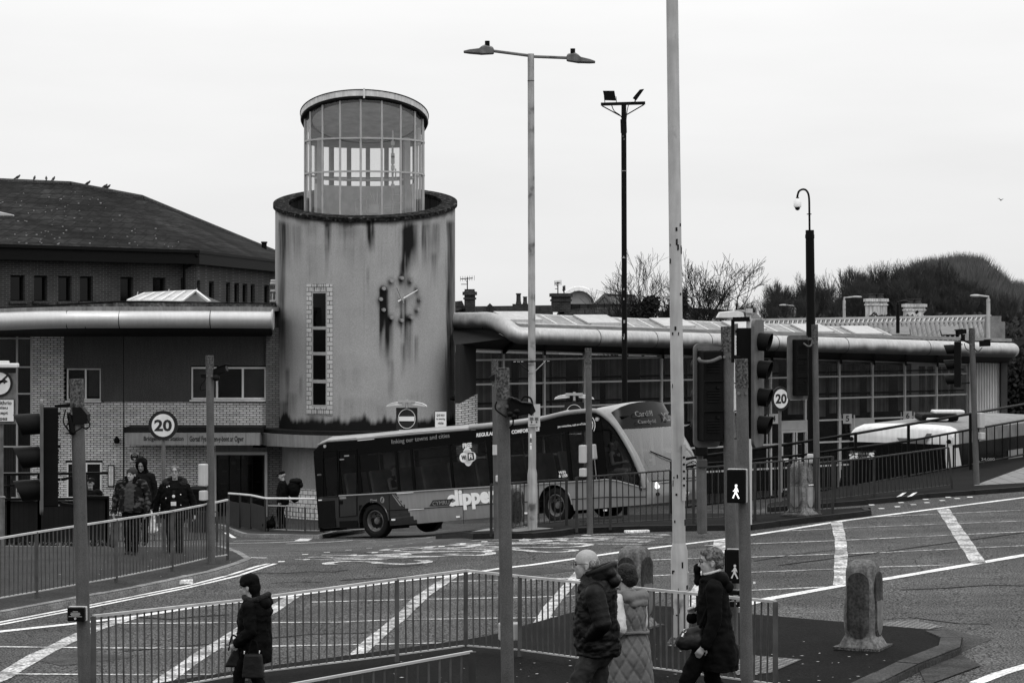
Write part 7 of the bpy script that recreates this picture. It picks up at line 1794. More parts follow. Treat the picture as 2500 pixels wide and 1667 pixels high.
for yy, h, w_ in ((.9, .95, .06), (1.25, 1.0, .10), (1.75, 1.05, .12)): mb.box((xn-.9, yy, 1.2+h/2), (.03, w_, h))
for yy, zz in ((1.1, 1.42), (1.0, 1.1), (1.5, 1.1), (1.9, 1.6), (1.7, 1.15)): mb.box((xn-.5, yy, zz), (.02, .2, .06))
mb.build('cab_notices', mat('cab_notice', .3, .8), bus)
# wheels
def wheel(xc, y0, steer=0, par=bus):
    mb = MB(); r = .47; c = Vector((xc, y0+.16, .47)); rot = Matrix.Rotation(steer, 3, 'Z')
    def L(prof_, m, nm, pp):
        n = 40; v_ = []; f_ = []
        for rr, yy in prof_:
            for k in range(n): t = 2*math.pi*k/n; v_.append(c+rot @ Vector((rr*math.cos(t), yy, rr*math.sin(t))))
        for i in range(len(prof_)-1):
            for k in range(n): f_.append((i*n+k, i*n+(k+1) % n, (i+1)*n+(k+1) % n, (i+1)*n+k))
        f_.append(tuple(range(len(prof_)*n-n, len(prof_)*n)))
        b_ = MB(); b_.add(v_, f_); return b_.build(nm, m, pp, smooth=True)
    w_ = L([(.30, -.10), (.34, -.145), (.42, -.15), (.462, -.12), (r, -.06), (r, .12), (.44, .15), (.2, .15)], M_tyre, 'tyre', par)
    L([(.30, -.11), (.285, -.12), (.265, -.10), (.25, .0), (.16, .05), (.12, .045), (.10, .0), (.085, -.06), (.02, -.07)], M_rim, 'rim', w_)
    b_ = MB()
    for k in range(10): t = 2*math.pi*k/10; p = c+rot @ Vector((.135*math.cos(t), .03, .135*math.sin(t))); b_.tube([p, p+rot @ Vector((0, -.03, 0))], .014, 6)
    for k in range(8): t = 2*math.pi*(k+.5)/8; p = c+rot @ Vector((.205*math.cos(t), .02, .205*math.sin(t))); b_.tube([p, p+rot @ Vector((0, -.012, 0))], .024, 8)
    b_.build('wheel_nuts', M_blackm, w_)
for xc, st_ in ((xw0, 0), (xw1, -.12)):
    wheel(xc, 0.02, st_); 
    c_ = MB(); c_.lathe([(.2, -.15), (.47, -.12), (.47, .12), (.2, .15)], 36, (xc, BW-.2, .47), 'y'); c_.build('tyre', M_tyre, bus, smooth=True)
    b_ = MB(); n = 20; vv = []; ff = []
    for i in range(n+1):
        t = math.pi*i/n; vv += [(xc+.55*math.cos(t), .01, .46+.55*math.sin(t)*1.02), (xc+.55*math.cos(t), .7, .46+.55*math.sin(t))]
    ff = [(2*i, 2*i+1, 2*i+3, 2*i+2) for i in range(n)]; b_.add(vv, ff); b_.box((xc, .72, .7), (1.3, .04, 1.0)); b_.build('wheel_well', M_int, bus)
    b_ = MB(); pts = [(xc+.56*math.cos(math.pi*i/24), -.006, .46+.57*math.sin(math.pi*i/24)) for i in range(25)]; b_.tube(pts, .020, 6); b_.build('arch_lip', M_busm if xc > 4 else M_busd, bus, smooth=True)
mb = MB(); mb.box((xn/2-.2, BW/2, .42), (xn-1.0, BW-.35, .25)); mb.box((xw0+1.4, .3, .36), (1.2, .4, .2)); mb.box((.9, .35, .42), (1.2, .4, .16)); mb.build('underframe', M_int, bus)
# details on the dark rear side
def outline(pts, y, m, name, r=.012):
    q = [Vector((B2(*p)[0], y, B2(*p)[1])) for p in pts]; mb = MB(); mb.tube(q+[q[0]], r, 6); return mb.build(name, m, bus)
sidepoly([(775, 1224), (817, 1221), (820, 1285), (778, 1288)], -.012, .02, M_blackm, 'engine_grille')
sidepoly([(829, 1272), (873, 1270), (873, 1287), (830, 1289)], -.012, .02, M_blackm, 'lower_vent')
outline([(827, 1100), (871, 1097), (872, 1258), (829, 1262)], -.012, M_blackm, 'emergency_door_outline', .014)
outline([(788, 1100), (822, 1099), (824, 1212), (790, 1213)], -.012, M_blackm, 'rear_window_outline', .01)
sidepoly([(877, 1233), (884, 1232), (884, 1246), (877, 1247)], -.012, .02, M_blackm, 'filler_flap'); sidepoly([(829, 1222), (837, 1221.5), (837, 1230), (829, 1230)], -.012, .02, M_band, 'door_handle')
sidepoly([(778, 1219), (786, 1219), (786, 1221.5), (778, 1221.5)], -.015, .02, M_butext, 'marker'); sidepoly([(841, 1111), (853, 1110), (853, 1113.5), (841, 1114.5)], -.013, .004, M_butext2, 'door_label'); sidepoly([(830, 1120), (841, 1119.5), (841, 1122), (830, 1123)], -.013, .004, M_busm, 'door_label'); sidepoly([(829, 1212), (845, 1211), (846, 1217), (830, 1218)], -.013, .004, M_busm, 'door_label')
for u, v in ((961, 1268), (1119, 1261), (1285, 1252), (1478, 1245)): sidepoly([(u-4, v-2), (u+4, v-2), (u+4, v+2), (u-4, v+2)], -.025, .03, M_butext, 'side_marker')
mb = MB(); q = B2(794, 1089); mb.tube([Vector((q[0], -.03, q[1])), Vector((q[0], .02, q[1]))], .045, 14); mb.build('marker_lamp', M_box, bus); q = B2(1460, 1023); mb = MB(); mb.tube([Vector((q[0], -.06, q[1])), Vector((q[0], .02, q[1]))], .05, 14); mb.build('marker_lamp', M_box, bus)
sidepoly([(871, 1069), (916, 1065.3), (914, 1072), (874, 1076)], -.016, .02, M_butext, 'roof_edge_patch'); sidepoly([(1148, 1044), (1159, 1043), (1162, 1049), (1151, 1050)], -.016, .02, M_butext, 'roof_edge_patch')
mb = MB(); mb.tube([Vector((a, -.004, b)) for a, b in [B2(777, 1086), B2(800, 1077), B2(871, 1072), B2(1000, 1060), B2(1150, 1047.5)]], .03, 8); mb.build('gutter_rail', M_busl, bus, smooth=True)
sidepoly([(966, 1202.5), (1008, 1199.5), (1012, 1202), (972, 1205)], -.03, .01, M_butext, 'belt_patch'); sidepoly([(998, 1243), (1036, 1240.5), (1036, 1242), (998, 1244.5)], -.018, .01, M_butext, 'belt_patch')
sidepoly([(956.5, 1206), (959.5, 1206), (980, 1234), (977, 1234.5)], -.006, .004, M_busm, 'stripe'); sidepoly([(961, 1205), (962.5, 1205), (987, 1235), (985, 1235.5)], -.006, .004, M_busm, 'stripe')
# lettering on the side, laid in the bus's own side plane
def btext(s, u0, v0, u1, v1, hpx, m=M_butext, bold=0.0, shear=0, name='lettering', y=-.014):
    """(u0,v0)-(u1,v1) is the baseline in the photo, hpx text height"""
    a, b = B2(u0, v0), B2(u1, v1); c = B2((u0+u1)/2, (v0+v1)/2-hpx); L = b[0]-a[0]; h = c[1]-(a[1]+b[1])/2
    return text(s, L, h, ((a[0]+b[0])/2, y, (a[1]+b[1])/2+h/2), (1, 0, 0), (0, 0, 1), m, parent=bus, bold=bold, shear=shear, name=name)
btext('linking our towns and cities', 957, 1084.5, 1099, 1073.0, 14, M_butext2, .0)
btext('REGULAR', 1164, 1066, 1209, 1062.5, 9.5, M_butext, .04, .12); btext('COMFORTABLE', 1250, 1058, 1319, 1052.5, 9.5, M_butext, .04, .12)
btext('FREE', 1131, 1093.5, 1153, 1091.5, 11.5, M_butext, .035)
btext('pay contactless, cash or mTicket', 1363, 1044.5, 1434, 1038.5, 7, M_butext, .005)
btext('WiFi', 1365, 1157, 1382, 1155.5, 7.5, M_butext, .02); btext('& USB', 1365.5, 1165, 1386.5, 1163.5, 7.5, M_butext, .02)
btext('First', 905.5, 1226.5, 922, 1225, 9, M_butext2, .02); btext('49303', 775, 1160.5, 785, 1160, 3.6, M_butext2, .0)
# round wifi badge: white rounded blobs with black lettering
q = B2(1142.5, 1115.5); mb = MB()
for dx, dz, r_ in ((0, 0, .20), (-.12, -.0, .13), (.12, 0, .13), (0, .10, .14), (0, -.10, .12)): mb.lathe([(r_, -.012-.0006*abs(dx*100)), (r_, .0)], 28, (q[0]+dx*1.25, 0, q[1]+dz*1.2), 'y')
mb.build('wifi_badge', M_butext, bus)
text('Wi', .155, .13, (q[0]-.125, -.030, q[1]+.0), (1, 0, 0), (0, 0, 1), M_signd, parent=bus, bold=.03)
mb = MB(); mb.box((q[0]+.125, -.026, q[1]+.01), (.21, .01, .2)); mb.build('badge_tile', M_signd, bus, bevel=.02); text('Fi', .12, .13, (q[0]+.125, -.036, q[1]+.01), (1, 0, 0), (0, 0, 1), M_butext, parent=bus, bold=.03)
mb = MB(); q2 = B2(930, 1220); n = 16
mb.add([(q2[0]+.06+.075*math.cos(2*math.pi*i/n), -.012, q2[1]+.09*math.sin(2*math.pi*i/n)) for i in range(n)], [tuple(range(n))]); mb.build('round_emblem', M_butext2, bus)
mb = MB(); mb.prism([Vector((q2[0]+.02, -.018, q2[1]-.03)), Vector((q2[0]+.05, -.018, q2[1]+.05)), Vector((q2[0]+.10, -.018, q2[1]+.06)), Vector((q2[0]+.05, -.018, q2[1]-.07))], (0, .004, 0)); mb.build('emblem_stroke', M_busd, bus)
# clipper logotype with CYMRU lozenge
btext('clipper', 1095, 1247, 1216, 1238, 52, M_butext, .05, y=-.012)
mb = MB(); qs = [B2(*p) for p in ((1049, 1235), (1058, 1220.5), (1107, 1217), (1098, 1232))]; mb.prism([Vector((a, -.022, b)) for a, b in qs], (0, .006, 0)); mb.build('lozenge', M_busd, bus)
btext('CYMRU', 1058, 1233, 1099, 1230, 9.5, M_butext2, .0, y=-.028)
for k in range(3): pass
mb = MB(); q = B2(1443, 1036)
for k in range(3):
    r_ = .10+.07*k; mb.tube([Vector((q[0]-.1+r_*math.cos(R(a)), -.016, q[1]+r_*math.sin(R(a))*1.1)) for a in range(-42, 43, 12)], .011, 5)
mb.build('contactless_waves', M_butext, bus)
sidepoly([(1250, 1206), (1253, 1206), (1291, 1240), (1289, 1243)], -.006, .004, M_busl, 'stripe')
# mirrors
def mirror(pts_arm, c, w_, h, d):
    mb = MB(); mb.tube(smooth_path(pts_arm, 5), .022, 8); o = mb.build('mirror_arm', M_blackm, bus, smooth=True); mb = MB(); mb.box(c, (d, w_, h)); mb.build('mirror_housing', M_box, o, bevel=.045, bseg=4); return o
qa, qb, qc = B2(1458, 1090), B2(1472, 1060), B2(1470, 1101)
mirror([Vector((qa[0]-.15, -.01, qa[1]+.38)), Vector((qa[0]-.12, -.25, qa[1]+.42)), Vector((qa[0]+.15, -.38, qa[1]+.38)), Vector((qa[0]+.16, -.38, qa[1]+.1))], Vector((qa[0]+.14, -.38, qa[1]-.13)), .20, .40, .12)
mb = MB(); mb.tube([Vector((qa[0]-.1, -.03, qa[1]-.3)), Vector((qa[0]-.1, -.03, wz(qa[0]))) ], .012, 6); mb.build('cab_window_bar', M_busl, bus)
mirror([Vector((arch[5][0], BW, arch[4][1]-.1)), Vector((arch[5][0]+.3, BW+.2, arch[4][1]-.0)), Vector((arch[5][0]+.4, BW+.3, arch[4][1]-.2))], Vector((arch[5][0]+.42, BW+.3, arch[4][1]-.5)), .22, .42, .12)
# head lamps, plate, grille, wipers
for t in (.07, .93):
    for s_, r_, em in ((8.6, .05, 1), (9.35, .062, 1), (9.9, .05, 0)):
        c, n_ = on_front(t, s_, .006); mb = MB(); mb.tube([c-n_*.02, c+n_*.02], r_, 14); mb.build('headlight', MATS.get('lamp_on') or emis('lamp_on', 1.1) if em else M_band, bus)
c, n_ = on_front(.42, 10.2, .02); rt = Vector((0, 0, 1)).cross(n_).normalized(); up = n_.cross(rt); mb = MB(); mb.beam(c-rt*.26, c+rt*.26, .11, .02, n_); pn = mb.build('number_plate', M_signw, bus); text('YJ13', .44, .075, c+n_*.012, rt, up, M_signd, parent=pn, bold=.01)
mb = MB(); p0 = on_front(.16, 5.8, .03)[0]; p1 = on_front(.7, 6.9, .04)[0]; mb.tube(smooth_path([p0, on_front(.3, 6.2, .04)[0], on_front(.5, 6.6, .05)[0], p1], 4), .016, 6); p0 = on_front(.82, 6.6, .04)[0]; mb.tube(smooth_path([on_front(.6, 6.7, .05)[0], p0, on_front(.92, 7.5, .03)[0]], 4), .014, 6); mb.build('wiper', M_blackm, bus)
mb = MB()
for k in range(11): mb.add([on_front(.05+.9*k/10, 7.5, .012)[0], on_front(.05+.9*(k+1)/10 if k < 10 else .95, 7.5, .012)[0], on_front(.05+.9*(k+1)/10 if k < 10 else .95, 8.2, .012)[0], on_front(.05+.9*k/10, 8.2, .012)[0]], [(0, 1, 2, 3)])
mb.build('scuttle_panel', M_blackm, bus)
mb = MB(); 
for k in range(10): mb.tube([on_front(.05+.09*k, 9.15, .006)[0], on_front(.05+.09*(k+1), 9.15, .006)[0]], .008, 5)
mb.build('bumper_seam', M_blackm, bus)
text.raw = False
# ---------------------------------------------------------------- second bus at the right
M_b2w = mat('white_bus_paint', .62, .35, var=.06, coat=.2, streak=.15); M_b2g = mat('grey_bus_graphic', .15, .4, var=.05)
Dv = 63.5; A = P(2076, 1045, Dv); Bp = P(2328, 1060, 62.0); b2y = (Bp-A); b2y.z = 0; W2 = b2y.length; b2y.normalize(); b2x = Vector((b2y.y, -b2y.x, 0)); b2x = -b2x if b2x.y < 0 else b2x   # b2x runs away from the camera
dirx = b2x
b2 = empty('bus', A-Vector((0, 0, 3.0)), 'white ended bus waiting below the black handrail at the right, only its upper part showing', 'bus')
H0 = Vector((0, 0, 1)); zr = A.z
mb = W(); L2 = 7.5; n = 10
ring = []
def ring2_(base): 
    pts = []; 
    for t, dz in ((0, -.36), (0, -.25), (0.005, -.08), (.03, -.01), (.08, .05), (.2, .08), (.5, .10), (.8, .08), (.92, .05), (.97, -.01), (.995, -.08), (1, -.25), (1, -.36)): pts.append(base+b2y*W2*t+Vector((0, 0, dz)))
    return pts
secs = []
for s_, ins, dz in ((0, 0, -.10), (.05, 0, -.03), (.16, 0, .02), (.4, 0, .05), (3, 0, .06), (L2, 0, .06)):
    base = A+dirx*s_; r_ = ring2_(base); secs.append([q+Vector((0, 0, dz if 1 < i < 11 else 0)) for i, q in enumerate(r_)])
vs = [q for r_ in secs for q in r_]; m_n = 13
fs = [(j*m_n+i, j*m_n+i+1, (j+1)*m_n+i+1, (j+1)*m_n+i) for j in range(5) for i in range(m_n-1)]+[tuple(range(m_n))]
mb.add(vs, fs); bsh = mb.build('roof_shell', [M_b2w, mat('bus_roof_grime', .20, .6, var=.2, streak=.3)], b2, smooth=True)
cx = A+dirx*.3
for p in bsh.data.polygons:
    wc = p.center+b2.location
    if (wc-A).dot(dirx) > .35: p.material_index = 1
dn = -dirx
mb = W(); q0 = A+dn*.02+Vector((0, 0, -.36)); mb.prism([q0, q0+b2y*W2, q0+b2y*W2-Vector((0, 0, 2.1)), q0-Vector((0, 0, 2.1))], dirx*.1); mb.build('rear_lower', M_band, b2)
mb = W(); q0 = A+dn*.03; a_ = lambda t, z: q0+b2y*W2*t+Vector((0, 0, z)); mb.prism([a_(.50, -.36), a_(.74, -.36), a_(.80, -.08), a_(.75, -.08), a_(.72, -.22), a_(.46, -.22)], dn*.006); mb.build('graphic', M_b2g, b2)
mb = W(); mb.prism([a_(.93, -.36), a_(.995, -.36), a_(.995, -2.2), a_(.93, -2.2)], dn*.01); mb.build('white_corner', M_b2w, b2)
mb = W(); q1 = A+b2y*(W2+.01)+Vector((0, 0, -.36)); mb.prism([q1, q1+dirx*L2, q1+dirx*L2-Vector((0, 0, 2.0)), q1-Vector((0, 0, 2.0))], -b2y*.05); mb.build('side_glass', M_band, b2)
mb = W(); q1 = A+b2y*(W2+.02); mb.prism([q1+Vector((0, 0, -.45)), q1+dirx*.3+Vector((0, 0, -.45)), q1+dirx*1.1+Vector((0, 0, -2.3)), q1+Vector((0, 0, -2.3))], b2y*.01); mb.build('side_graphic', M_b2w, b2)
mb = W()
for t in (.02, .965): c = a_(t, -.28)+dn*.02; mb.tube([c, c+dn*.05], .06, 10)
mb.build('marker_lamp', M_blackm, b2)
mb = W(); mb.tube([a_(.0, -.5)-b2y*.02, a_(-.06, -.55), a_(-.05, -.9)], .03, 6); mb.tube([a_(-.04, -1.3), a_(-.09, -1.35), a_(-.1, -1.6)], .02, 6); mb.build('mirror_arm', M_blackm, b2)
for t, s_, v in ((.35, 3.2, 0),):
    mb = W(); c = A+dirx*2.2+b2y*W2*.55+Vector((0, 0, .26)); mb.box(c, (1.0, 1.3, .2)); mb.build('roof_pod', M_blackm, b2, bevel=.08); mb = W(); mb.box(c+Vector((.25, -.3, .15)), (.85, .5, .1)); mb.box(c+Vector((-.1, -.6, -.04)), (.6, .3, .08)); mb.build('roof_hatch', M_b2w, b2, bevel=.05)
mb = W(); q = A+b2y*(W2+.03)+dirx*4.2; mb.prism([q+Vector((0, 0, -.72)), q+dirx*1.2+Vector((0, 0, -.72)), q+dirx*1.2+Vector((0, 0, -1.35)), q+Vector((0, 0, -1.35))], b2y*.01); mb.build('window_sticker', M_busm, b2)
c = P(2392, 1143, 61.3)
text('24,000', .36, .085, P(2412, 1121, 62.3), (1, 0, 0), (0, 0, 1), M_butext2, parent=b2, bold=.01); text('for.', .14, .07, P(2396, 1128, 62.3), (1, 0, 0), (0, 0, 1), M_butext2, parent=b2, bold=.01)
# ---------------------------------------------------------------- PEOPLE
M_skin = mat('skin', .30, .55, var=.08, vs=14, speck=.06, sps=60)
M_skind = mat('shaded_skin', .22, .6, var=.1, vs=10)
M_hairg = mat('grey_hair', .10, .8, var=.6, vs=22, bump=1, bs=55, extra=wear_extra(40, .4, .5, 1.5)); M_haird = mat('dark_hair', .008, .7, var=.6, vs=30, spec=.3, bump=1, bs=60); M_hairl = mat('light_hair', .12, .7, var=.4, vs=25)
M_cblk = mat('black_cloth', .006, .85, var=.35, vs=9, spec=.08, bump=.25, bs=22); M_cdk = mat('dark_cloth', .012, .9, var=.35, vs=7, spec=.08, bump=.3, bs=16); M_puff = mat('puffer_nylon', .005, .5, var=.35, vs=7, spec=.15, bump=.35, bs=20)
M_jean = mat('charcoal_trousers', .032, .9, var=.3, vs=6, bump=.3, bs=14); M_shoe = mat('shoe', .008, .6, var=.2); M_gil = None
def cap(mb, p0, p1, r0, r1, n=14, sx=1, sy=1, axis=None, hs=4):
    """tapered capsule; sx/sy scale the section along local front/side"""
    p0, p1 = Vector(p0), Vector(p1); t = (p1-p0).normalized() if (p1-p0).length > 1e-6 else Vector((0, 0, 1))
    fr = Vector((1, 0, 0)) if axis is None else Vector(axis); fr = fr-t*fr.dot(t)
    if fr.length < .05: fr = Vector((0, 1, 0))-t*t.y
    fr.normalize(); sd = t.cross(fr); vs = []; rings = []
    for j in range(hs+1): a = -math.pi/2+math.pi/2*j/hs; rings.append((p0+t*r0*math.sin(a), r0*max(.02, math.cos(a))))
    for j in range(1, 4): k = j/4; rings.append((p0.lerp(p1, k), r0+(r1-r0)*k))
    for j in range(hs+1): a = math.pi/2*j/hs; rings.append((p1+t*r1*math.sin(a), r1*max(.02, math.cos(a))))
    for c, r in rings:
        for i in range(n): th = 2*math.pi*i/n; vs.append(c+fr*math.cos(th)*r*sx+sd*math.sin(th)*r*sy)
    m = len(rings); fs = [(j*n+i, j*n+(i+1) % n, (j+1)*n+(i+1) % n, (j+1)*n+i) for j in range(m-1) for i in range(n)]
    fs += [tuple(range(n))[::-1], tuple(range((m-1)*n, m*n))]; mb.add(vs, fs)
WT = bpy.data.textures.new('folds', 'CLOUDS'); WT.noise_scale = .07; WT.noise_depth = 3
def wrinkle(o, s): d = o.modifiers.new('folds', 'DISPLACE'); d.texture = WT; d.strength = s*1.3; d.mid_level = .5; d.texture_coords = 'LOCAL'
def blob(name, prims, m, par, vx=.012, it=3, fac=.5):
    mb = MB()
    for p in prims:
        if p[0] == 'c': cap(mb, *p[1:5], **(p[5] if len(p) > 5 else {}))
        else: ell(mb, p[1], p[2], p[3] if len(p) > 3 else None, 16, 12)
    o = mb.build(name, m, par); remesh(o, vx, it, fac)
    if 'body' != name and m is not M_skin: wrinkle(o, .018 if vx < .013 else .03)
    return o
def V(*a): return Vector(a)
def loft(name, secs, m, par, n=28, close=True, smooth=True, puff=None, noise_a=0, quilt=None, subdiv=8, wr=.035):
    """sections: (centre, front radius, side radius[, tilt]) stacked; gives garments a continuous skin"""
    C = [Vector(s[0]) for s in secs]; rows = []
    for i in range(len(secs)-1):
        for k in range(subdiv):
            t = k/subdiv; tt = t*t*(3-2*t) if False else t; a, b = secs[i], secs[i+1]
            rows.append((C[i].lerp(C[i+1], tt), a[1]+(b[1]-a[1])*tt, a[2]+(b[2]-a[2])*tt))
    rows.append((C[-1], secs[-1][1], secs[-1][2])); vs = []; N = len(rows)
    for j, (c, rf, rs) in enumerate(rows):
        for i in range(n):
            th = 2*math.pi*i/n; k = 1.0
            if puff: k += puff[1]*abs(math.sin(math.pi*c.z/puff[0]))
            if noise_a: k += noise_a*noise.noise(Vector((math.cos(th)*2, math.sin(th)*2, c.z*6)))
            if quilt: a_ = math.sin((th*quilt[1]+c.z*quilt[0])); b_ = math.sin((th*quilt[1]-c.z*quilt[0])); k += quilt[2]*(min(1, abs(a_)*2.6)*min(1, abs(b_)*2.6)-1)
            vs.append((c.x+rf*k*math.cos(th), c.y+rs*k*math.sin(th), c.z))
    fs = [(j*n+i, j*n+(i+1) % n, (j+1)*n+(i+1) % n, (j+1)*n+i) for j in range(N-1) for i in range(n)]
    if close: fs += [tuple(range(n))[::-1], tuple(range((N-1)*n, N*n))]
    mb = MB(); mb.add(vs, fs); o = mb.build(name, m, par, smooth=True); o.modifiers.new('sub', 'SUBSURF').levels = 1; o.modifiers['sub'].render_levels = 1; wrinkle(o, wr); return o
def head_prims(c, s, yaw=0, pitch=0, male=True, jaw=1.0):
    """head facing local +x, c = centre between the ears"""
    Rm = Matrix.Rotation(yaw, 3, 'Z') @ Matrix.Rotation(pitch, 3, 'Y'); c = Vector(c); q = lambda x, y, z: c+Rm @ (Vector((x, y, z))*s)
    P_ = [('e', q(-.012, 0, .035), tuple(k*s for k in (.098, .076, .092)), Rm), ('e', q(.03, 0, -.03), tuple(k*s for k in (.066, .060, .085*jaw)), Rm), ('e', q(.045, 0, -.085), tuple(k*s for k in (.042, .040, .028)), Rm),
          ('c', q(.082, 0, .028), q(.108, 0, -.020), .008*s, .0125*s), ('e', q(.096, 0, -.024), tuple(k*s for k in (.014, .017, .009)), Rm), ('c', q(.083, -.028, .042), q(.083, .028, .042), .009*s, .009*s),
          ('c', q(.083, -.018, -.054), q(.083, .018, -.054), .007*s, .007*s), ('c', q(.080, -.016, -.066), q(.080, .016, -.066), .0075*s, .0075*s), ('e', q(.074, 0, -.094), tuple(k*s for k in (.018, .022, .016)), Rm),
          ('e', q(.060, .034, -.012), tuple(k*s for k in (.024, .022, .024)), Rm), ('e', q(.060, -.034, -.012), tuple(k*s for k in (.024, .022, .024)), Rm)]
    for sy in (-1, 1): P_.append(('e', q(-.008, sy*.077, -.002), tuple(k*s for k in (.020, .009, .032)), Rm)); P_.append(('e', q(-.002, sy*.080, -.028), tuple(k*s for k in (.010, .007, .012)), Rm))
    return P_, q, Rm
def face_bits(q, Rm, s, par, glasses=False, brow=True, dark=None):
    mb = MB()
    for sy in (-1, 1): ell(mb, q(.079, sy*.030, .014), (.010*s, .015*s, .008*s), Rm, 10, 6)
    mb.build('eyes', mat('eye_socket', .03, .4), par, smooth=True)
    mb = MB()
    for sy in (-1, 1): cap(mb, q(.088, sy*.045, .040), q(.093, sy*.016, .043), .0035*s, .0045*s, 6)
    cap(mb, q(.090, -.017, -.060), q(.090, .017, -.060), .0022*s, .0022*s, 6); mb.build('brows_and_mouth', mat('brow', .05, .9), par)
    if glasses:
        mb = MB()
        for sy in (-1, 1):
            c = q(.098, sy*.031, .012); pts = [c+Rm @ Vector((0, math.cos(a)*.025*s, math.sin(a)*.018*s)) for a in [2*math.pi*k/14 for k in range(15)]]; mb.tube(pts, .0022*s, 5)
            mb.tube([q(.096, sy*.055, .018), q(.0, sy*.083, .020), q(-.02, sy*.083, .010)], .0022*s, 5)
        mb.tube([q(.101, -.008, .014), q(.101, .008, .014)], .002*s, 5); mb.build('glasses', M_signd if not dark else dark, par)
def hand_prims(wr, d, s=1.0, curl=.9, side=1, up=None):
    """palm from the wrist along d; five separate fingers of unequal length, thumb from the palm side"""
    d = Vector(d).normalized(); n_ = Vector((0, side, 0)) if up is None else Vector(up); n_ = (n_-d*n_.dot(d)).normalized(); w_ = d.cross(n_); wr = Vector(wr); P_ = [('c', wr, wr+d*.035*s, .026*s, .028*s), ('c', wr+d*.03*s, wr+d*.085*s, .030*s, .036*s, dict(sx=.55, axis=n_))]
    for k, (o, L) in enumerate(((-.030, .066), (-.010, .078), (.010, .073), (.029, .058))):
        a = wr+d*.088*s+w_*o*s; cu = curl*(.8+.12*k); d1 = (d*math.cos(cu*.5)-n_*math.sin(cu*.5)); d2 = (d*math.cos(cu)-n_*math.sin(cu)); d3 = (d*math.cos(cu*1.6)-n_*math.sin(cu*1.6))
        b = a+d1*L*.45*s; c = b+d2*L*.33*s; e = c+d3*L*.25*s; P_ += [('c', a, b, .0095*s, .009*s), ('c', b, c, .009*s, .0082*s), ('c', c, e, .0082*s, .0070*s)]
    a = wr+d*.035*s-w_*.03*s; b = a+(d*.6-w_*.6-n_*.3).normalized()*.038*s; c = b+(d*.9-w_*.1-n_*.4).normalized()*.034*s; P_ += [('c', a, b, .013*s, .0105*s), ('c', b, c, .0105*s, .008*s)]
    return P_
def person(loc, face_deg, label, group=None):
    o = empty('person', loc, label, 'person', group); o.rotation_euler = (0, 0, R(face_deg)); return o
def foot(par, heel, d, L=.27, m=None, nm='shoe'):
    d = Vector(d).normalized(); mb = MB(); h = Vector(heel); cap(mb, h+V(0, 0, .035), h+d*L*.75+V(0, 0, .03), .042, .038, 12, sx=1, sy=1); cap(mb, h+V(0, 0, .07), h+V(0, 0, .11), .042, .045, 12); o = mb.build(nm, m or M_shoe, par); remesh(o, .012, 2); return o
def legs(h, stride=.0, hipw=.09, spread=.0, knee=.0):
    """returns (hip, knee, ankle) for left/right; x forward"""
    out = []
    for sy, st_ in ((1, stride), (-1, -stride)):
        hip = V(0, sy*hipw, .52*h); an = V(st_*h, sy*(hipw+spread), .05*h); kn = hip.lerp(an, .5)+V(.04*h+knee*(1 if st_ < 0 else .4), 0, .01); out.append((hip, kn, an))
    return out
def finger_group(*a): pass
GZ = lambda x, y, off=.1: g(x, y)+off
# ---- 1 bald man, puffer jacket (walks left, seen from his left side, slightly from behind)
D = 21.3; h = 1.76; x = (1457-1250)/F*D; z0 = (CZ-(1345-760)*D/F)-h
p1 = person((x, D, z0), 180-6, 'bald man with glasses in a thick black puffer jacket and charcoal trousers walking left')
hc = V(.10, .0, h-.125); prm, q, Rm = head_prims(hc, 1.10, .06, .10)
lg = legs(h, .13, .10, .0, .03)
body = [('c', V(.055, 0, h-.30), V(.08, 0, h-.20), .062, .060), ('c', V(0, 0, .98), V(.0, 0, 1.24), .14, .12, dict(sy=1.2)), ('c', V(.0, -.15, 1.39), V(.0, .15, 1.39), .055, .055)]+prm
for (hp_, kn, an) in lg: body += [('c', hp_, kn, .085, .06), ('c', kn, an, .055, .04)]
AR = [(V(.0, .22, 1.40), V(-.07, .29, 1.14), V(.06, .15, .99)), (V(.02, -.22, 1.40), V(-.03, -.25, 1.12), V(.02, -.13, 1.02))]
for a, b, c in AR: body += [('c', a, b, .05, .042), ('c', b, c, .04, .03)]
body += hand_prims(AR[0][2], (.3, -.4, -.6), 1.0, 1.3, 1)+hand_prims(AR[1][2], (.3, .3, -.6), 1.0, 1.3, -1)
blob('body', body, M_skin, p1, .0085, 2, .4)
face_bits(q, Rm, 1.12, p1, True)
mb = MB()   # cropped grey sides
ell(mb, q(-.052, 0, .012), (.066*1.1, .0815*1.1, .056*1.1), Rm, 20, 14); o = mb.build('cropped_hair', mat('stubble', .20, .9, var=.45, vs=26, speck=.5, sps=90), p1, smooth=True)
tor = [(V(-.01, 0, .82), .19, .215), (V(-.015, 0, .90), .205, .235), (V(0, 0, 1.02), .205, .235), (V(.01, 0, 1.16), .195, .230), (V(.005, 0, 1.30), .185, .24), (V(-.01, 0, 1.42), .175, .235), (V(.0, 0, 1.50), .14, .165), (V(.03, 0, 1.56), .10, .11)]
loft('jacket', tor, M_puff, p1, 40, puff=(.088, .020), noise_a=.07)
for s_, (a, b, c) in zip((1, -1), AR):
    mb = MB(); N = 9
    for i in range(N):
        t = i/(N-1); p = a.lerp(b, t*2) if t < .5 else b.lerp(c, (t-.5)*2); r_ = .098-.022*t; ell(mb, p, (r_, r_, .062), Matrix.Rotation(.25, 3, 'Y'), 16, 10)
    cap(mb, a, b, .095, .082, 16); cap(mb, a+V(0, -.10*s_, .015), a, .09, .095, 16); cap(mb, b, c, .082, .066, 16); o = mb.build('sleeve', M_puff, p1); remesh(o, .012, 2, .4)
mb = MB()   # rolled hood / collar, rings round the neck
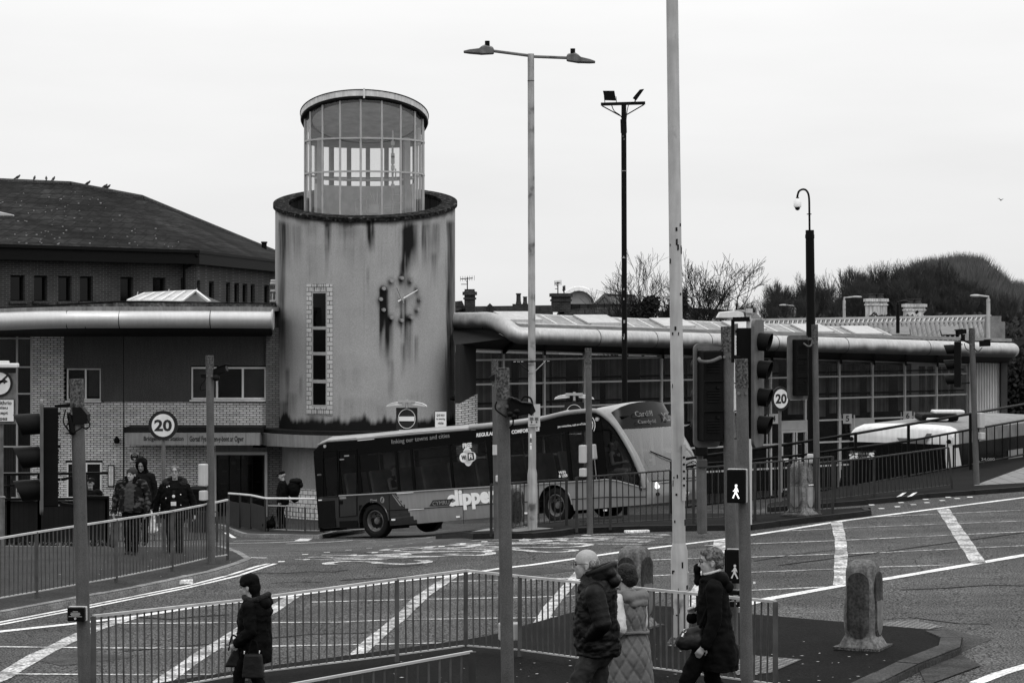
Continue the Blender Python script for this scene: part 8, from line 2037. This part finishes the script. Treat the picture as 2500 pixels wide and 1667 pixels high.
for i in range(3):
    pts = [V(-.035+(.105+.01*i)*math.cos(a)*(1.0), (.112+.006*i)*math.sin(a), 1.520+.040*i-.055*math.cos(a)*(.9)) for a in [2*math.pi*k/22 for k in range(23)]]; mb.tube(pts, .040-.004*i, 10, caps=False)
cap(mb, V(-.13, -.09, 1.57), V(-.13, .09, 1.57), .055, .055, 14); cap(mb, V(-.16, -.08, 1.50), V(-.16, .08, 1.50), .06, .06, 14); o = mb.build('hood', M_puff, p1); remesh(o, .012, 2, .4)
tr = [('c', V(0, 0, .86), V(0, 0, .95), .165, .16, dict(sy=1.15))]
for (hp_, kn, an) in lg: tr += [('c', hp_, kn, .108, .082), ('c', kn, an, .080, .068)]
blob('trousers', tr, M_jean, p1, .014, 3)
for (hp_, kn, an) in lg: foot(p1, an-V(.03, 0, .085), (1, 0, 0))
# ---- 2 woman in quilted long gilet
D = 22.6; h = 1.60; x = (1532-1250)/F*D; z0 = (CZ-(1378-760)*D/F)-h
p2 = person((x, D, z0), 180-42, 'dark haired woman in a long pale quilted gilet beside the bald man')
M_gil = mat('quilted_gilet', .135, .6, var=.15, vs=4, bump=.5, bs=9); M_slv = mat('pale_jumper', .42, .85, var=.08, bump=.2, bs=18)
hc = V(.03, 0, h-.12); prm, q, Rm = head_prims(hc, .98, .1, .15)
lg = legs(h, .06, .09)
AR = [(V(-.01, .175, 1.27), V(-.11, .235, 1.02), V(.06, .24, .86)), (V(0, -.18, 1.27), V(-.02, -.19, 1.02), V(.10, -.10, .92))]
body = [('c', V(0, 0, h-.30), V(.02, 0, h-.2), .055, .052), ('c', V(0, 0, .9), V(-.01, 0, 1.12), .12, .11, dict(sy=1.15)), ('c', V(0, -.12, 1.25), V(0, .12, 1.25), .05, .05)]+prm
for (a, b, c) in lg: body += [('c', a, b, .08, .055), ('c', b, c, .05, .038)]
for a, b, c in AR: body += [('c', a, b, .042, .036), ('c', b, c, .034, .025)]
body += hand_prims(AR[0][2], (.8, 0, -.4), .92, 1.2, 1)+hand_prims(AR[1][2], (.8, 0, -.4), .92, 1.2, -1)
blob('body', body, M_skin, p2, .0095, 2, .4)
blob('hair', [('e', q(-.02, 0, .035), (.112, .096, .104), Rm), ('e', q(-.055, 0, -.015), (.085, .088, .085), Rm), ('e', q(.03, 0, .085), (.06, .07, .03), Rm), ('e', q(-.08, .03, .05), (.05, .04, .05), Rm)], M_haird, p2, .010, 1)
loft('gilet', [(V(-.03, 0, .34), .23, .25), (V(-.02, 0, .55), .225, .245), (V(-.01, 0, .78), .205, .235), (V(0, 0, .94), .18, .20), (V(0, 0, 1.0), .165, .19), (V(-.005, 0, 1.12), .17, .195), (V(-.01, 0, 1.24), .155, .185), (V(-.0, 0, 1.32), .11, .14), (V(.01, 0, 1.36), .085, .09)], M_gil, p2, 96, quilt=(15, 5, .085), noise_a=.04, wr=.006, subdiv=14)
mb = MB(); pts = [V(.188*math.cos(a), .208*math.sin(a), .965+.008*math.sin(3*a)) for a in [2*math.pi*k/30 for k in range(31)]]; mb.tube(pts, .017, 8, caps=False); mb.build('waistband', M_gil, p2, smooth=True)
blob('hood', [('c', V(-.10, -.11, 1.30), V(-.10, .11, 1.30), .06, .06), ('c', V(-.13, -.08, 1.24), V(-.13, .08, 1.24), .045, .045), ('c', V(-.08, .11, 1.34), V(.03, .10, 1.33), .04, .03), ('c', V(-.08, -.11, 1.34), V(.03, -.10, 1.33), .04, .03)], M_gil, p2, .012, 2)
sl = []
for a, b, c in AR: sl += [('c', a*.99-V(0, a.y*.5, 0), a, .072, .074), ('c', a, b, .070, .060), ('c', b, c, .058, .045)]
blob('sleeves', sl, M_slv, p2, .012, 2)
tr = [('c', V(0, 0, .8), V(0, 0, .85), .12, .12)]
for (a, b, c) in lg: tr += [('c', a, b, .09, .065), ('c', b, c, .062, .05)]
blob('trousers', tr, M_cdk, p2, .016, 2)
for (a, b, c) in lg: foot(p2, c-V(.03, 0, .08), (1, 0, 0), .24)
# ---- 3 woman in dark coat with bag
D = 21.6; h = 1.66; x = (1730-1250)/F*D; z0 = (CZ-(1342-760)*D/F)-h
p3 = person((x, D, z0), 180-2, 'smiling woman with short grey hair in a black hooded coat beside the signal poles')
hc = V(-.02, 0, h-.115); prm, q, Rm = head_prims(hc, 1.02, .05, .06)
lg = legs(h, .15, .08, .0, .02)
AR = [(V(-.04, .185, 1.33), V(-.045, .225, 1.05), V(.04, .235, .83)), (V(.0, -.19, 1.33), V(.02, -.23, 1.10), V(.15, -.12, 1.02))]
body = [('c', V(-.03, 0, h-.30), V(-.02, 0, h-.2), .055, .052), ('c', V(-.04, 0, .92), V(-.04, 0, 1.18), .12, .11, dict(sy=1.15)), ('c', V(-.03, -.13, 1.31), V(-.03, .13, 1.31), .05, .05)]+prm
for (a, b, c) in lg: body += [('c', a, b, .085, .058), ('c', b, c, .055, .04)]
for a, b, c in AR: body += [('c', a, b, .044, .038), ('c', b, c, .036, .026)]
body += hand_prims(AR[0][2], (.55, 0, -.8), .95, .7, 1)+hand_prims(AR[1][2], (.1, .25, 1), .95, 1.3, -1)
blob('body', body, M_skin, p3, .0085, 2, .4); face_bits(q, Rm, 1.02, p3, True)
blob('hair', [('e', q(-.030, 0, .052), (.105, .087, .088), Rm), ('e', q(.035, 0, .100), (.062, .062, .030), Rm @ Matrix.Rotation(.3, 3, 'Y')), ('e', q(-.065, 0, -.002), (.062, .076, .062), Rm), ('e', q(-.07, .0, .07), (.055, .06, .05), Rm), ('c', q(-.09, -.03, -.04), q(-.09, .03, -.04), .022, .022)], M_hairg, p3, .0085, 1)
loft('coat', [(V(-.09, 0, .56), .19, .21), (V(-.085, 0, .66), .19, .22), (V(-.07, 0, .85), .175, .21), (V(-.05, 0, 1.02), .155, .20), (V(-.04, 0, 1.2), .15, .20), (V(-.04, 0, 1.32), .13, .20), (V(-.03, 0, 1.40), .10, .15), (V(-.03, 0, 1.44), .08, .085)], M_cblk, p3, 40, noise_a=.09)
sl = []
for a, b, c in AR: sl += [('c', a-V(0, a.y*.5, -.01), a, .075, .082), ('c', a, b, .080, .068), ('c', b, c, .066, .055)]
blob('coat_sleeves', sl, M_cblk, p3, .012, 2)
blob('hood', [('c', V(-.12, -.09, 1.40), V(-.12, .09, 1.40), .062, .062), ('c', V(-.17, -.07, 1.33), V(-.17, .07, 1.33), .055, .055), ('c', V(-.08, .09, 1.43), V(.05, .08, 1.39), .042, .03), ('c', V(-.08, -.09, 1.43), V(.05, -.08, 1.39), .042, .03)], M_cblk, p3, .012, 2)
mb = MB(); pts = [V(-.03+.078*math.cos(a), .075*math.sin(a), 1.462-.022*math.cos(a)) for a in [2*math.pi*k/18 for k in range(19)]]; mb.tube(pts, .012, 8, caps=False); mb.build('pale_collar', M_slv, p3, smooth=True)
blob('scarf', [('e', V(.105, -.03, 1.482), (.036, .05, .05)), ('c', V(.10, -.04, 1.36), V(.10, -.03, 1.44), .035, .03)], M_cblk, p3, .01, 1)
tr = [('c', V(-.03, 0, .8), V(-.02, 0, .88), .135, .13)]
for (a, b, c) in lg: tr += [('c', a, b, .108, .075), ('c', b, c, .07, .055)]
blob('trousers', tr, M_cblk, p3, .014, 2)
for (a, b, c) in lg: foot(p3, c-V(.03, 0, .08), (1, 0, 0), .25)
def free(name, label, cat, p, loc): # held thing: own top-level object placed in the person's frame
    o = empty(name, Vector(p.location)+Matrix.Rotation(p.rotation_euler.z, 3, 'Z') @ Vector(loc), label, cat); o.rotation_euler = p.rotation_euler; return o
bg_ = free('handbag', 'soft black shoulder bag with a ring charm carried by the grey haired woman', 'bag', p3, (.165, .14, .90))
blob('bag_body', [('c', V(-.06, 0, -.05), V(.07, 0, -.06), .082, .075, dict()), ('c', V(-.07, 0, .04), V(.05, 0, .0), .055, .05)], mat('bag_leather', .016, .5, var=.4, vs=8, bump=.3, bs=14), bg_, .012, 2)
mb = MB(); mb.tube([V(.06+.014*math.cos(a), .085, .05+.014*math.sin(a)) for a in [2*math.pi*k/12 for k in range(13)]], .004, 6); cap(mb, V(.075, .088, .02), V(.082, .088, -.0), .010, .013, 8); mb.build('ring_charm', mat('shiny_metal', .7, .25, .9, var=0), bg_)
mb = MB(); mb.tube(smooth_path([V(-.07, .03, .05), V(-.10, .05, .14), V(-.16, .06, .30), V(-.22, .06, .42)], 4), .012, 6); mb.build('strap', M_cblk, bg_)
# ---- 4 woman in black beanie on the left
D = 26.2; h = 1.58; x = (617-1250)/F*D; z0 = (CZ-(1401-760)*D/F)-h
p4 = person((x, D, z0), 180-12, 'woman in a black beanie and black fur hooded parka walking left at the railing')
hc = V(.045, 0, h-.15); prm, q, Rm = head_prims(hc, .98, .0, .18)
lg = legs(h, .09, .08)
AR = [(V(-.01, .17, 1.22), V(-.05, .22, .98), V(.10, .21, .84)), (V(.0, -.17, 1.22), V(-.02, -.21, .98), V(.12, -.17, .84))]
body = [('c', V(.0, 0, h-.33), V(.02, 0, h-.23), .055, .052), ('c', V(-.02, 0, .88), V(-.02, 0, 1.08), .12, .11, dict(sy=1.1)), ('c', V(-.02, -.11, 1.2), V(-.02, .11, 1.2), .05, .05)]+prm
for (a, b, c) in lg: body += [('c', a, b, .08, .055), ('c', b, c, .05, .04)]
for a, b, c in AR: body += [('c', a, b, .042, .036), ('c', b, c, .034, .025)]
body += hand_prims(AR[0][2], (.8, 0, -.5), .9, 1.2, 1)+hand_prims(AR[1][2], (.8, 0, -.5), .9, 1.2, -1)
blob('body', body, M_skin, p4, .009, 2, .4); face_bits(q, Rm, .98, p4)
blob('beanie', [('e', q(-.022, 0, .066), (.116, .100, .095), Rm), ('e', q(-.06, 0, .0), (.075, .090, .10), Rm), ('c', q(.03, -.07, .048), q(.03, .07, .048), .032, .032), ('c', q(-.05, 0, -.07), q(-.06, 0, -.12), .055, .06)], M_cblk, p4, .010, 2)
loft('parka', [(V(-.03, 0, .60), .185, .20), (V(-.03, 0, .72), .19, .205), (V(-.02, 0, .9), .19, .20), (V(-.015, 0, 1.05), .185, .20), (V(-.03, 0, 1.18), .18, .195), (V(-.03, 0, 1.28), .14, .16), (V(-.02, 0, 1.33), .10, .10)], M_cblk, p4, 36, noise_a=.08)
sl = []
for a, b, c in AR: sl += [('c', a-V(0, a.y*.5, 0), a, .08, .082), ('c', a, b, .080, .070), ('c', b, c, .068, .06)]
blob('parka_sleeves', sl, M_cblk, p4, .013, 2)
M_fur = mat('dark_fur', .022, .95, var=.6, vs=20, bump=.8, bs=60)
mb = MB(); pts = [V(-.045+.135*math.cos(a), .125*math.sin(a), 1.325-.015*math.cos(a)+.02*math.cos(2*a)) for a in [2*math.pi*k/24 for k in range(25)]]; mb.tube(pts, .034, 10, caps=False); o = mb.build('fur_hood_trim', M_fur, p4); remesh(o, .01, 1)
blob('hood', [('c', V(-.15, -.07, 1.27), V(-.15, .07, 1.27), .07, .07), ('c', V(-.17, -.06, 1.16), V(-.17, .06, 1.16), .055, .05)], M_cblk, p4, .013, 2)
tr = [('c', V(-.01, 0, .75), V(0, 0, .82), .12, .12)]
for (a, b, c) in lg: tr += [('c', a, b, .10, .072), ('c', b, c, .07, .06)]
blob('trousers', tr, M_cblk, p4, .015, 2)
for (a, b, c) in lg: foot(p4, c-V(.03, 0, .08), (1, 0, 0), .24)
for nm_, lb, lc, sz in (('shopping_bag', 'black fabric bag held at the hip of the woman in the beanie', (-.085, .24, .60), (.25, .10, .27)), ('folded_bag', 'black pointed bag swinging in front of the woman in the beanie', (.19, .10, .66), (.20, .10, .20))):
    b_ = free(nm_, lb, 'bag', p4, lc); mb = MB(); sx, sy, sz_ = sz
    tp = .75 if nm_[0] == 's' else .35; mb.add([V(a*sx/2*(1 if c < 0 else tp)+(0 if nm_[0] == 's' else -.04*(c > 0)), b*sy/2, c*sz_/2) for a in (-1, 1) for b in (-1, 1) for c in (-1, 1)], [(0, 1, 3, 2), (4, 6, 7, 5), (0, 4, 5, 1), (2, 3, 7, 6), (0, 2, 6, 4), (1, 5, 7, 3)])
    mb.build('bag_body', mat('bag_fabric', .011, .6, var=.5, vs=9, bump=.4, bs=18), b_, bevel=.025, bseg=3)
    mb = MB(); mb.tube(smooth_path([V(-.07, .02, sz_/2-.02), V(-.04, .0, sz_/2+.12), V(.02, 0, sz_/2+.14), V(.05, .02, sz_/2-.02)], 4), .009, 6); mb.build('bag_handle', M_cblk, b_)
    if nm_[0] == 's': mb = MB(); cap(mb, V(.088, .05, .14), V(.083, .055, .165), .005, .007, 6); cap(mb, V(-.085, .05, .15), V(-.092, .055, .175), .005, .007, 6); mb.build('metal_clip', M_white, b_)
# ---- far pedestrians
def walker(u, vf, vt, face, label, coat, cm, legm, hat=None, hatm=None, hairm=None, group=None, coat_len=.42, wide=1.0, stride=.04, yaw=0, pitch=0, D=None, glasses=False, arms=None, vx=.014, shirt=None, hood=False, off=.11, skin=None, hd=1.0, z=None):
    if D is None: q_ = hit(u, vf, off); D = q_.y
    h = (vf-vt)*D/F; x = (u-1250)/F*D; zf = CZ-(vf-760)*D/F if z is None else z
    p = person((x, D, zf), face, label, group); hh = h-(.03 if hat else 0); k = hh/1.72
    hc = V(.02, 0, hh-.12*k); prm, q, Rm = head_prims(hc, k*hd, yaw, pitch); lg = legs(hh, stride, .09*k)
    AR = arms or [(V(0, .19*wide, .80*hh), V(-.04, .25*wide, .63*hh), V(.05, .26*wide, .49*hh)), (V(0, -.19*wide, .80*hh), V(-.04, -.25*wide, .63*hh), V(.05, -.26*wide, .49*hh))]
    body = [('c', V(-.01, 0, .80*hh), V(.0, 0, .88*hh), .048*k, .05*k), ('c', V(0, 0, .56*hh), V(-.01, 0, .69*hh), .13*wide, .11*wide, dict(sy=1.15)), ('c', V(-.01, -.13*wide, .775*hh), V(-.01, .13*wide, .775*hh), .05, .05)]+prm
    for a, b, c in lg: body += [('c', a, b, .085, .06), ('c', b, c, .055, .04)]
    for a, b, c in AR: body += [('c', a, b, .045, .04), ('c', b, c, .038, .028)]
    for s_, (a, b, c) in zip((1, -1), AR): body += hand_prims(c, (.3, 0, -1), 1.0, .8, s_)
    blob('body', body, skin or M_skin, p, .010, 1, .4); face_bits(q, Rm, k*hd, p, glasses)
    w_ = wide
    loft(coat, [(V(-.01, 0, coat_len*hh), .18*w_, .23*w_), (V(0, 0, .55*hh), .19*w_, .23*w_), (V(0, 0, .66*hh), .18*w_, .22*w_), (V(0, 0, .76*hh), .15*w_, .215*w_), (V(0, 0, .815*hh), .11, .16), (V(0, 0, .845*hh), .08, .085)], cm, p, 30, noise_a=.08)
    sl = []
    for a, b, c in AR: sl += [('c', a-V(0, a.y*.5, 0), a, .085, .086), ('c', a, b, .086, .074), ('c', b, c, .072, .055)]
    blob(coat+'_sleeves', sl, cm, p, vx, 2)
    tr = [('c', V(0, 0, .48*hh), V(0, 0, .52*hh), .15*w_, .14*w_)]
    for a, b, c in lg: tr += [('c', a, b, .105*w_, .08), ('c', b, c, .075, .062)]
    blob('trousers', tr, legm, p, vx, 2)
    for a, b, c in lg: foot(p, c-V(.03, 0, .075), (1, 0, 0), .26)
    if hairm: blob('hair', [('e', q(-.025, 0, .045), (.105*k, .088*k, .092*k), Rm), ('e', q(-.06, 0, -.01), (.06*k, .075*k, .075*k), Rm)], hairm, p, .01, 1)
    return p, q, Rm, k, hh, AR
M_plaid = mat('plaid_fleece', .020, .95, var=.5, vs=3, bump=.4, bs=14, extra=lambda n, l, src, val, mulf, noise_f: mulf(val, noise_f(9, .3, 6, 2, (1, 1, 1.6), .5, .62)))
M_beanie = mat('grey_beanie', .045, .95, var=.2, bump=.3, bs=30)
# man in beanie and plaid jacket
p, q, Rm, k, hh, AR = walker(322, 1355, 1141, -97, 'older man in a grey beanie and open dark plaid jacket walking towards the camera', 'jacket', M_plaid, M_cblk, hat=1, wide=1.13, coat_len=.50, yaw=-.32, stride=.05, D=44.9, z=None, arms=[(V(0, .22, 1.36), V(-.03, .32, 1.08), V(.08, .30, .84)), (V(0, -.22, 1.36), V(-.03, -.32, 1.08), V(.06, -.33, .82))], hd=1.02)
blob('beanie', [('e', q(-.02, 0, .068), (.108, .094, .082), Rm), ('c', q(.03, -.07, .052), q(.03, .07, .052), .03, .03), ('e', q(-.045, 0, .03), (.08, .088, .06), Rm)], M_beanie, p, .010, 1)
loft('polo_shirt', [(V(.075, 0, .84), .16, .13), (V(.085, 0, 1.0), .165, .135), (V(.07, 0, 1.2), .15, .12), (V(.05, 0, 1.36), .11, .09), (V(.03, 0, 1.42), .075, .075)], mat('polo_shirt', .055, .9, var=.2, bump=.25, bs=12), p, 26, noise_a=.05)
blob('collar', [('c', V(.04, .09, 1.47), V(.10, .05, 1.37), .04, .03), ('c', V(.04, -.09, 1.47), V(.10, -.05, 1.37), .04, .03), ('c', V(-.08, -.1, 1.46), V(-.08, .1, 1.46), .05, .05)], M_cblk, p, .013, 1)
bgw = free('carrier_bag', 'crumpled white carrier bag hanging behind the railing beside the man in the beanie', 'bag', p, (-.05, .40, .60)); blob('bag_body', [('c', V(0, 0, -.12), V(0, 0, .1), .10, .05), ('c', V(.03, .05, -.12), V(.0, .02, .05), .06, .03)], mat('carrier_bag', .5, .6, var=.4, vs=12, bump=.6, bs=14), bgw, .014, 1); mb = MB(); mb.tube([V(0, 0, .1), V(.0, -.04, .24)], .02, 6); mb.build('bag_handle', M_white, bgw)
stk = free('shopping_trolley_bag', 'limp grey bag hanging from the hand of the man in the beanie', 'bag', p, (.10, -.34, .45)); blob('bag_body', [('c', V(0, 0, -.22), V(0, 0, .2), .085, .03, dict(sx=.6))], mat('limp_bag', .045, .8, var=.4, vs=8, bump=.5, bs=14), stk, .014, 1)
# hooded person behind
p, q, Rm, k, hh, AR = walker(346, 1330, 1122, -95, 'person in a dark hood and jacket walking behind the man in the beanie', 'jacket', M_cdk, M_cblk, wide=1.05, D=47.8, skin=M_skind, pitch=.35, hd=1.0)
blob('hood', [('e', q(-.045, 0, .05), (.118*k, .118*k, .125*k), Rm), ('c', q(-.05, 0, -.08), q(-.03, 0, -.14), .10, .13), ('c', q(.03, -.085, .09), q(.03, .085, .09), .032, .032), ('c', q(.045, -.082, .06), q(.035, -.09, -.08), .028, .03), ('c', q(.045, .082, .06), q(.035, .09, -.08), .028, .03)], M_cblk, p, .012, 1)
# woman with fur collar
p, q, Rm, k, hh, AR = walker(427, 1358, 1137, -88, 'woman with glasses, lanyard and a wide black fur collared coat on the left pavement', 'coat', M_cblk, M_cblk, hairm=M_hairl, wide=1.22, coat_len=.42, glasses=True, D=45.2, arms=[(V(0, .22, 1.32), V(-.02, .34, 1.05), V(.02, .38, .82)), (V(0, -.22, 1.32), V(-.02, -.34, 1.05), V(.02, -.38, .82))])
mb = MB(); pts = [V(-.01+.12*math.cos(a), .185*math.sin(a), 1.42-.05*math.cos(a)) for a in [R(35+k_*290/20) for k_ in range(21)]]; mb.tube(pts, [.055]*21, 10); o = mb.build('fur_collar', M_fur, p); remesh(o, .012, 0)
o.modifiers.new('d', 'DISPLACE'); tx = bpy.data.textures.new('fur', 'CLOUDS'); tx.noise_scale = .03; o.modifiers['d'].texture = tx; o.modifiers['d'].strength = .05
loft('top', [(V(.09, 0, .82), .15, .12), (V(.10, 0, 1.05), .14, .12), (V(.07, 0, 1.28), .12, .095), (V(.03, 0, 1.39), .075, .075), (V(.015, 0, 1.43), .055, .06)], mat('dark_top', .014, .9), p, 22)
mb = MB(); mb.box((.245, 0, 1.03), (.01, .10, .075), Matrix.Rotation(.05, 3, 'Y')); ell(mb, (.24, .0, 1.17), (.01, .03, .03)); mb.build('name_badge', M_signw, p); mb = MB(); mb.tube([V(.12, -.06, 1.38), V(.235, -.01, 1.2), V(.25, 0, 1.07)], .006, 5); mb.tube([V(.12, .06, 1.38), V(.235, .01, 1.2)], .006, 5); mb.build('lanyard', M_cdk, p)
mb = MB(); 
for y, z in ((.09, 1.36), (.13, 1.345), (.15, 1.13), (-.13, 1.2), (-.13, 1.0)): ell(mb, V(.19, -y, z), (.012, .012, .012))
mb.build('press_studs', M_white, p)
# man with cap and backpack by the station door
p, q, Rm, k, hh, AR = walker(690, 1290, 1149, 178, 'man in a dark cap with a bulky backpack standing side on by the station door', 'jacket', M_cblk, M_cblk, hat=1, D=70.5, vx=.018, wide=.98, pitch=.3, stride=.035, hd=1.05)
blob('cap', [('e', q(-.02, 0, .075), (.105, .092, .065), Rm), ('c', q(.06, 0, .07), q(.17, 0, .045), .035, .02, dict(sx=.3, axis=(0, 0, 1)))], M_cblk, p, .012, 1)
bp_ = free('backpack', 'bulky dark backpack on the back of the man in the cap', 'backpack', p, (-.33, 0, 1.18)); blob('pack', [('e', V(0, 0, 0), (.20, .19, .27)), ('e', V(-.04, 0, -.28), (.12, .15, .12))], M_cblk, bp_, .016, 2); blob('top_flap', [('e', V(-.06, 0, .24), (.20, .15, .09)), ('e', V(-.22, 0, .13), (.06, .10, .10))], M_cdk, bp_, .016, 1)
sb = free('ground_bag', 'small dark holdall at the feet of the man in the cap', 'bag', p, (.42, .1, .2)); blob('bag_body', [('c', V(-.1, 0, -.05), V(.08, 0, -.08), .13, .1), ('c', V(-.12, 0, .05), V(-.15, 0, .2), .08, .03)], M_cblk, sb, .016, 1)
# bearded man behind the timber screen; seated figure
p, q, Rm, k, hh, AR = walker(221, 1345, 1162, -85, 'bearded man in a dark cap standing behind the black timber screen', 'coat', M_cblk, M_cblk, hat=1, D=54.5, vx=.02, off=0, hd=1.0, skin=M_skind, z=CZ-(1162-760)*54.5/F-1.75)
blob('cap', [('e', q(-.02, 0, .07), (.105, .092, .065), Rm), ('c', q(.05, 0, .06), q(.13, 0, .04), .04, .03, dict(sx=.3, axis=(0, 0, 1)))], M_cdk, p, .014, 1); blob('beard', [('e', q(.045, 0, -.085), (.045, .05, .04), Rm)], mat('grey_beard', .35, .9), p, .012, 1)
p, q, Rm, k, hh, AR = walker(49, 1345, 1188, -70, 'dark haired person in a pale top low behind the timber screen, left edge', 'pale_top', mat('light_patterned_top', .22, .9, var=.6, vs=9), M_cblk, hairm=M_haird, D=54.0, vx=.02, skin=M_skind, z=CZ-(1188-760)*54/F-1.5)
# driver and a passenger inside the bus
def sitter(lx, ly, lz, label, hair, sk):
    w0 = Mb @ Vector((lx, ly, lz)); p = person(w0, math.degrees(math.atan2(bx_.y, bx_.x)), label); prm, q, Rm = head_prims(V(0, 0, .72), 1.0, -.5)
    blob('body', prm+[('c', V(0, 0, .5), V(0, 0, .62), .05, .05), ('c', V(0, 0, .1), V(0, 0, .4), .15, .14, dict(sy=1.2)), ('c', V(0, -.15, .45), V(0, .15, .45), .07, .07), ('c', V(0, -.2, .45), V(.1, -.24, .2), .05, .045), ('c', V(.1, -.24, .2), V(.35, -.15, .25), .04, .03), ('c', V(0, .2, .45), V(.1, .24, .2), .05, .045), ('c', V(.1, .24, .2), V(.35, .15, .25), .04, .03), ('c', V(.0, -.1, .02), V(.42, -.12, .02), .09, .07), ('c', V(.0, .1, .02), V(.42, .12, .02), .09, .07), ('c', V(.42, -.12, .02), V(.42, -.12, -.4), .06, .045), ('c', V(.42, .12, .02), V(.42, .12, -.4), .06, .045)]+hand_prims(V(.35, -.15, .25), (1, .3, 0), 1, 1.2, -1)+hand_prims(V(.35, .15, .25), (1, -.3, 0), 1, 1.2, 1), sk, p, .014, 1)
    loft('top', [(V(0, 0, 0), .17, .22), (V(0, 0, .3), .17, .22), (V(0, 0, .46), .12, .2), (V(0, 0, .56), .07, .08)], M_cdk, p, 20); blob('hair', [('e', q(-.025, 0, .045), (.108, .09, .095), Rm)], hair, p, .012, 1); return p
sitter(xn-1.35, .62, 1.22, 'driver in dark clothing behind the side window of the bus cab', M_haird, M_skin)
sitter(gx(925), .50, 1.12, 'pale faced passenger behind the third dark side window of the bus', M_hairg, M_skin)
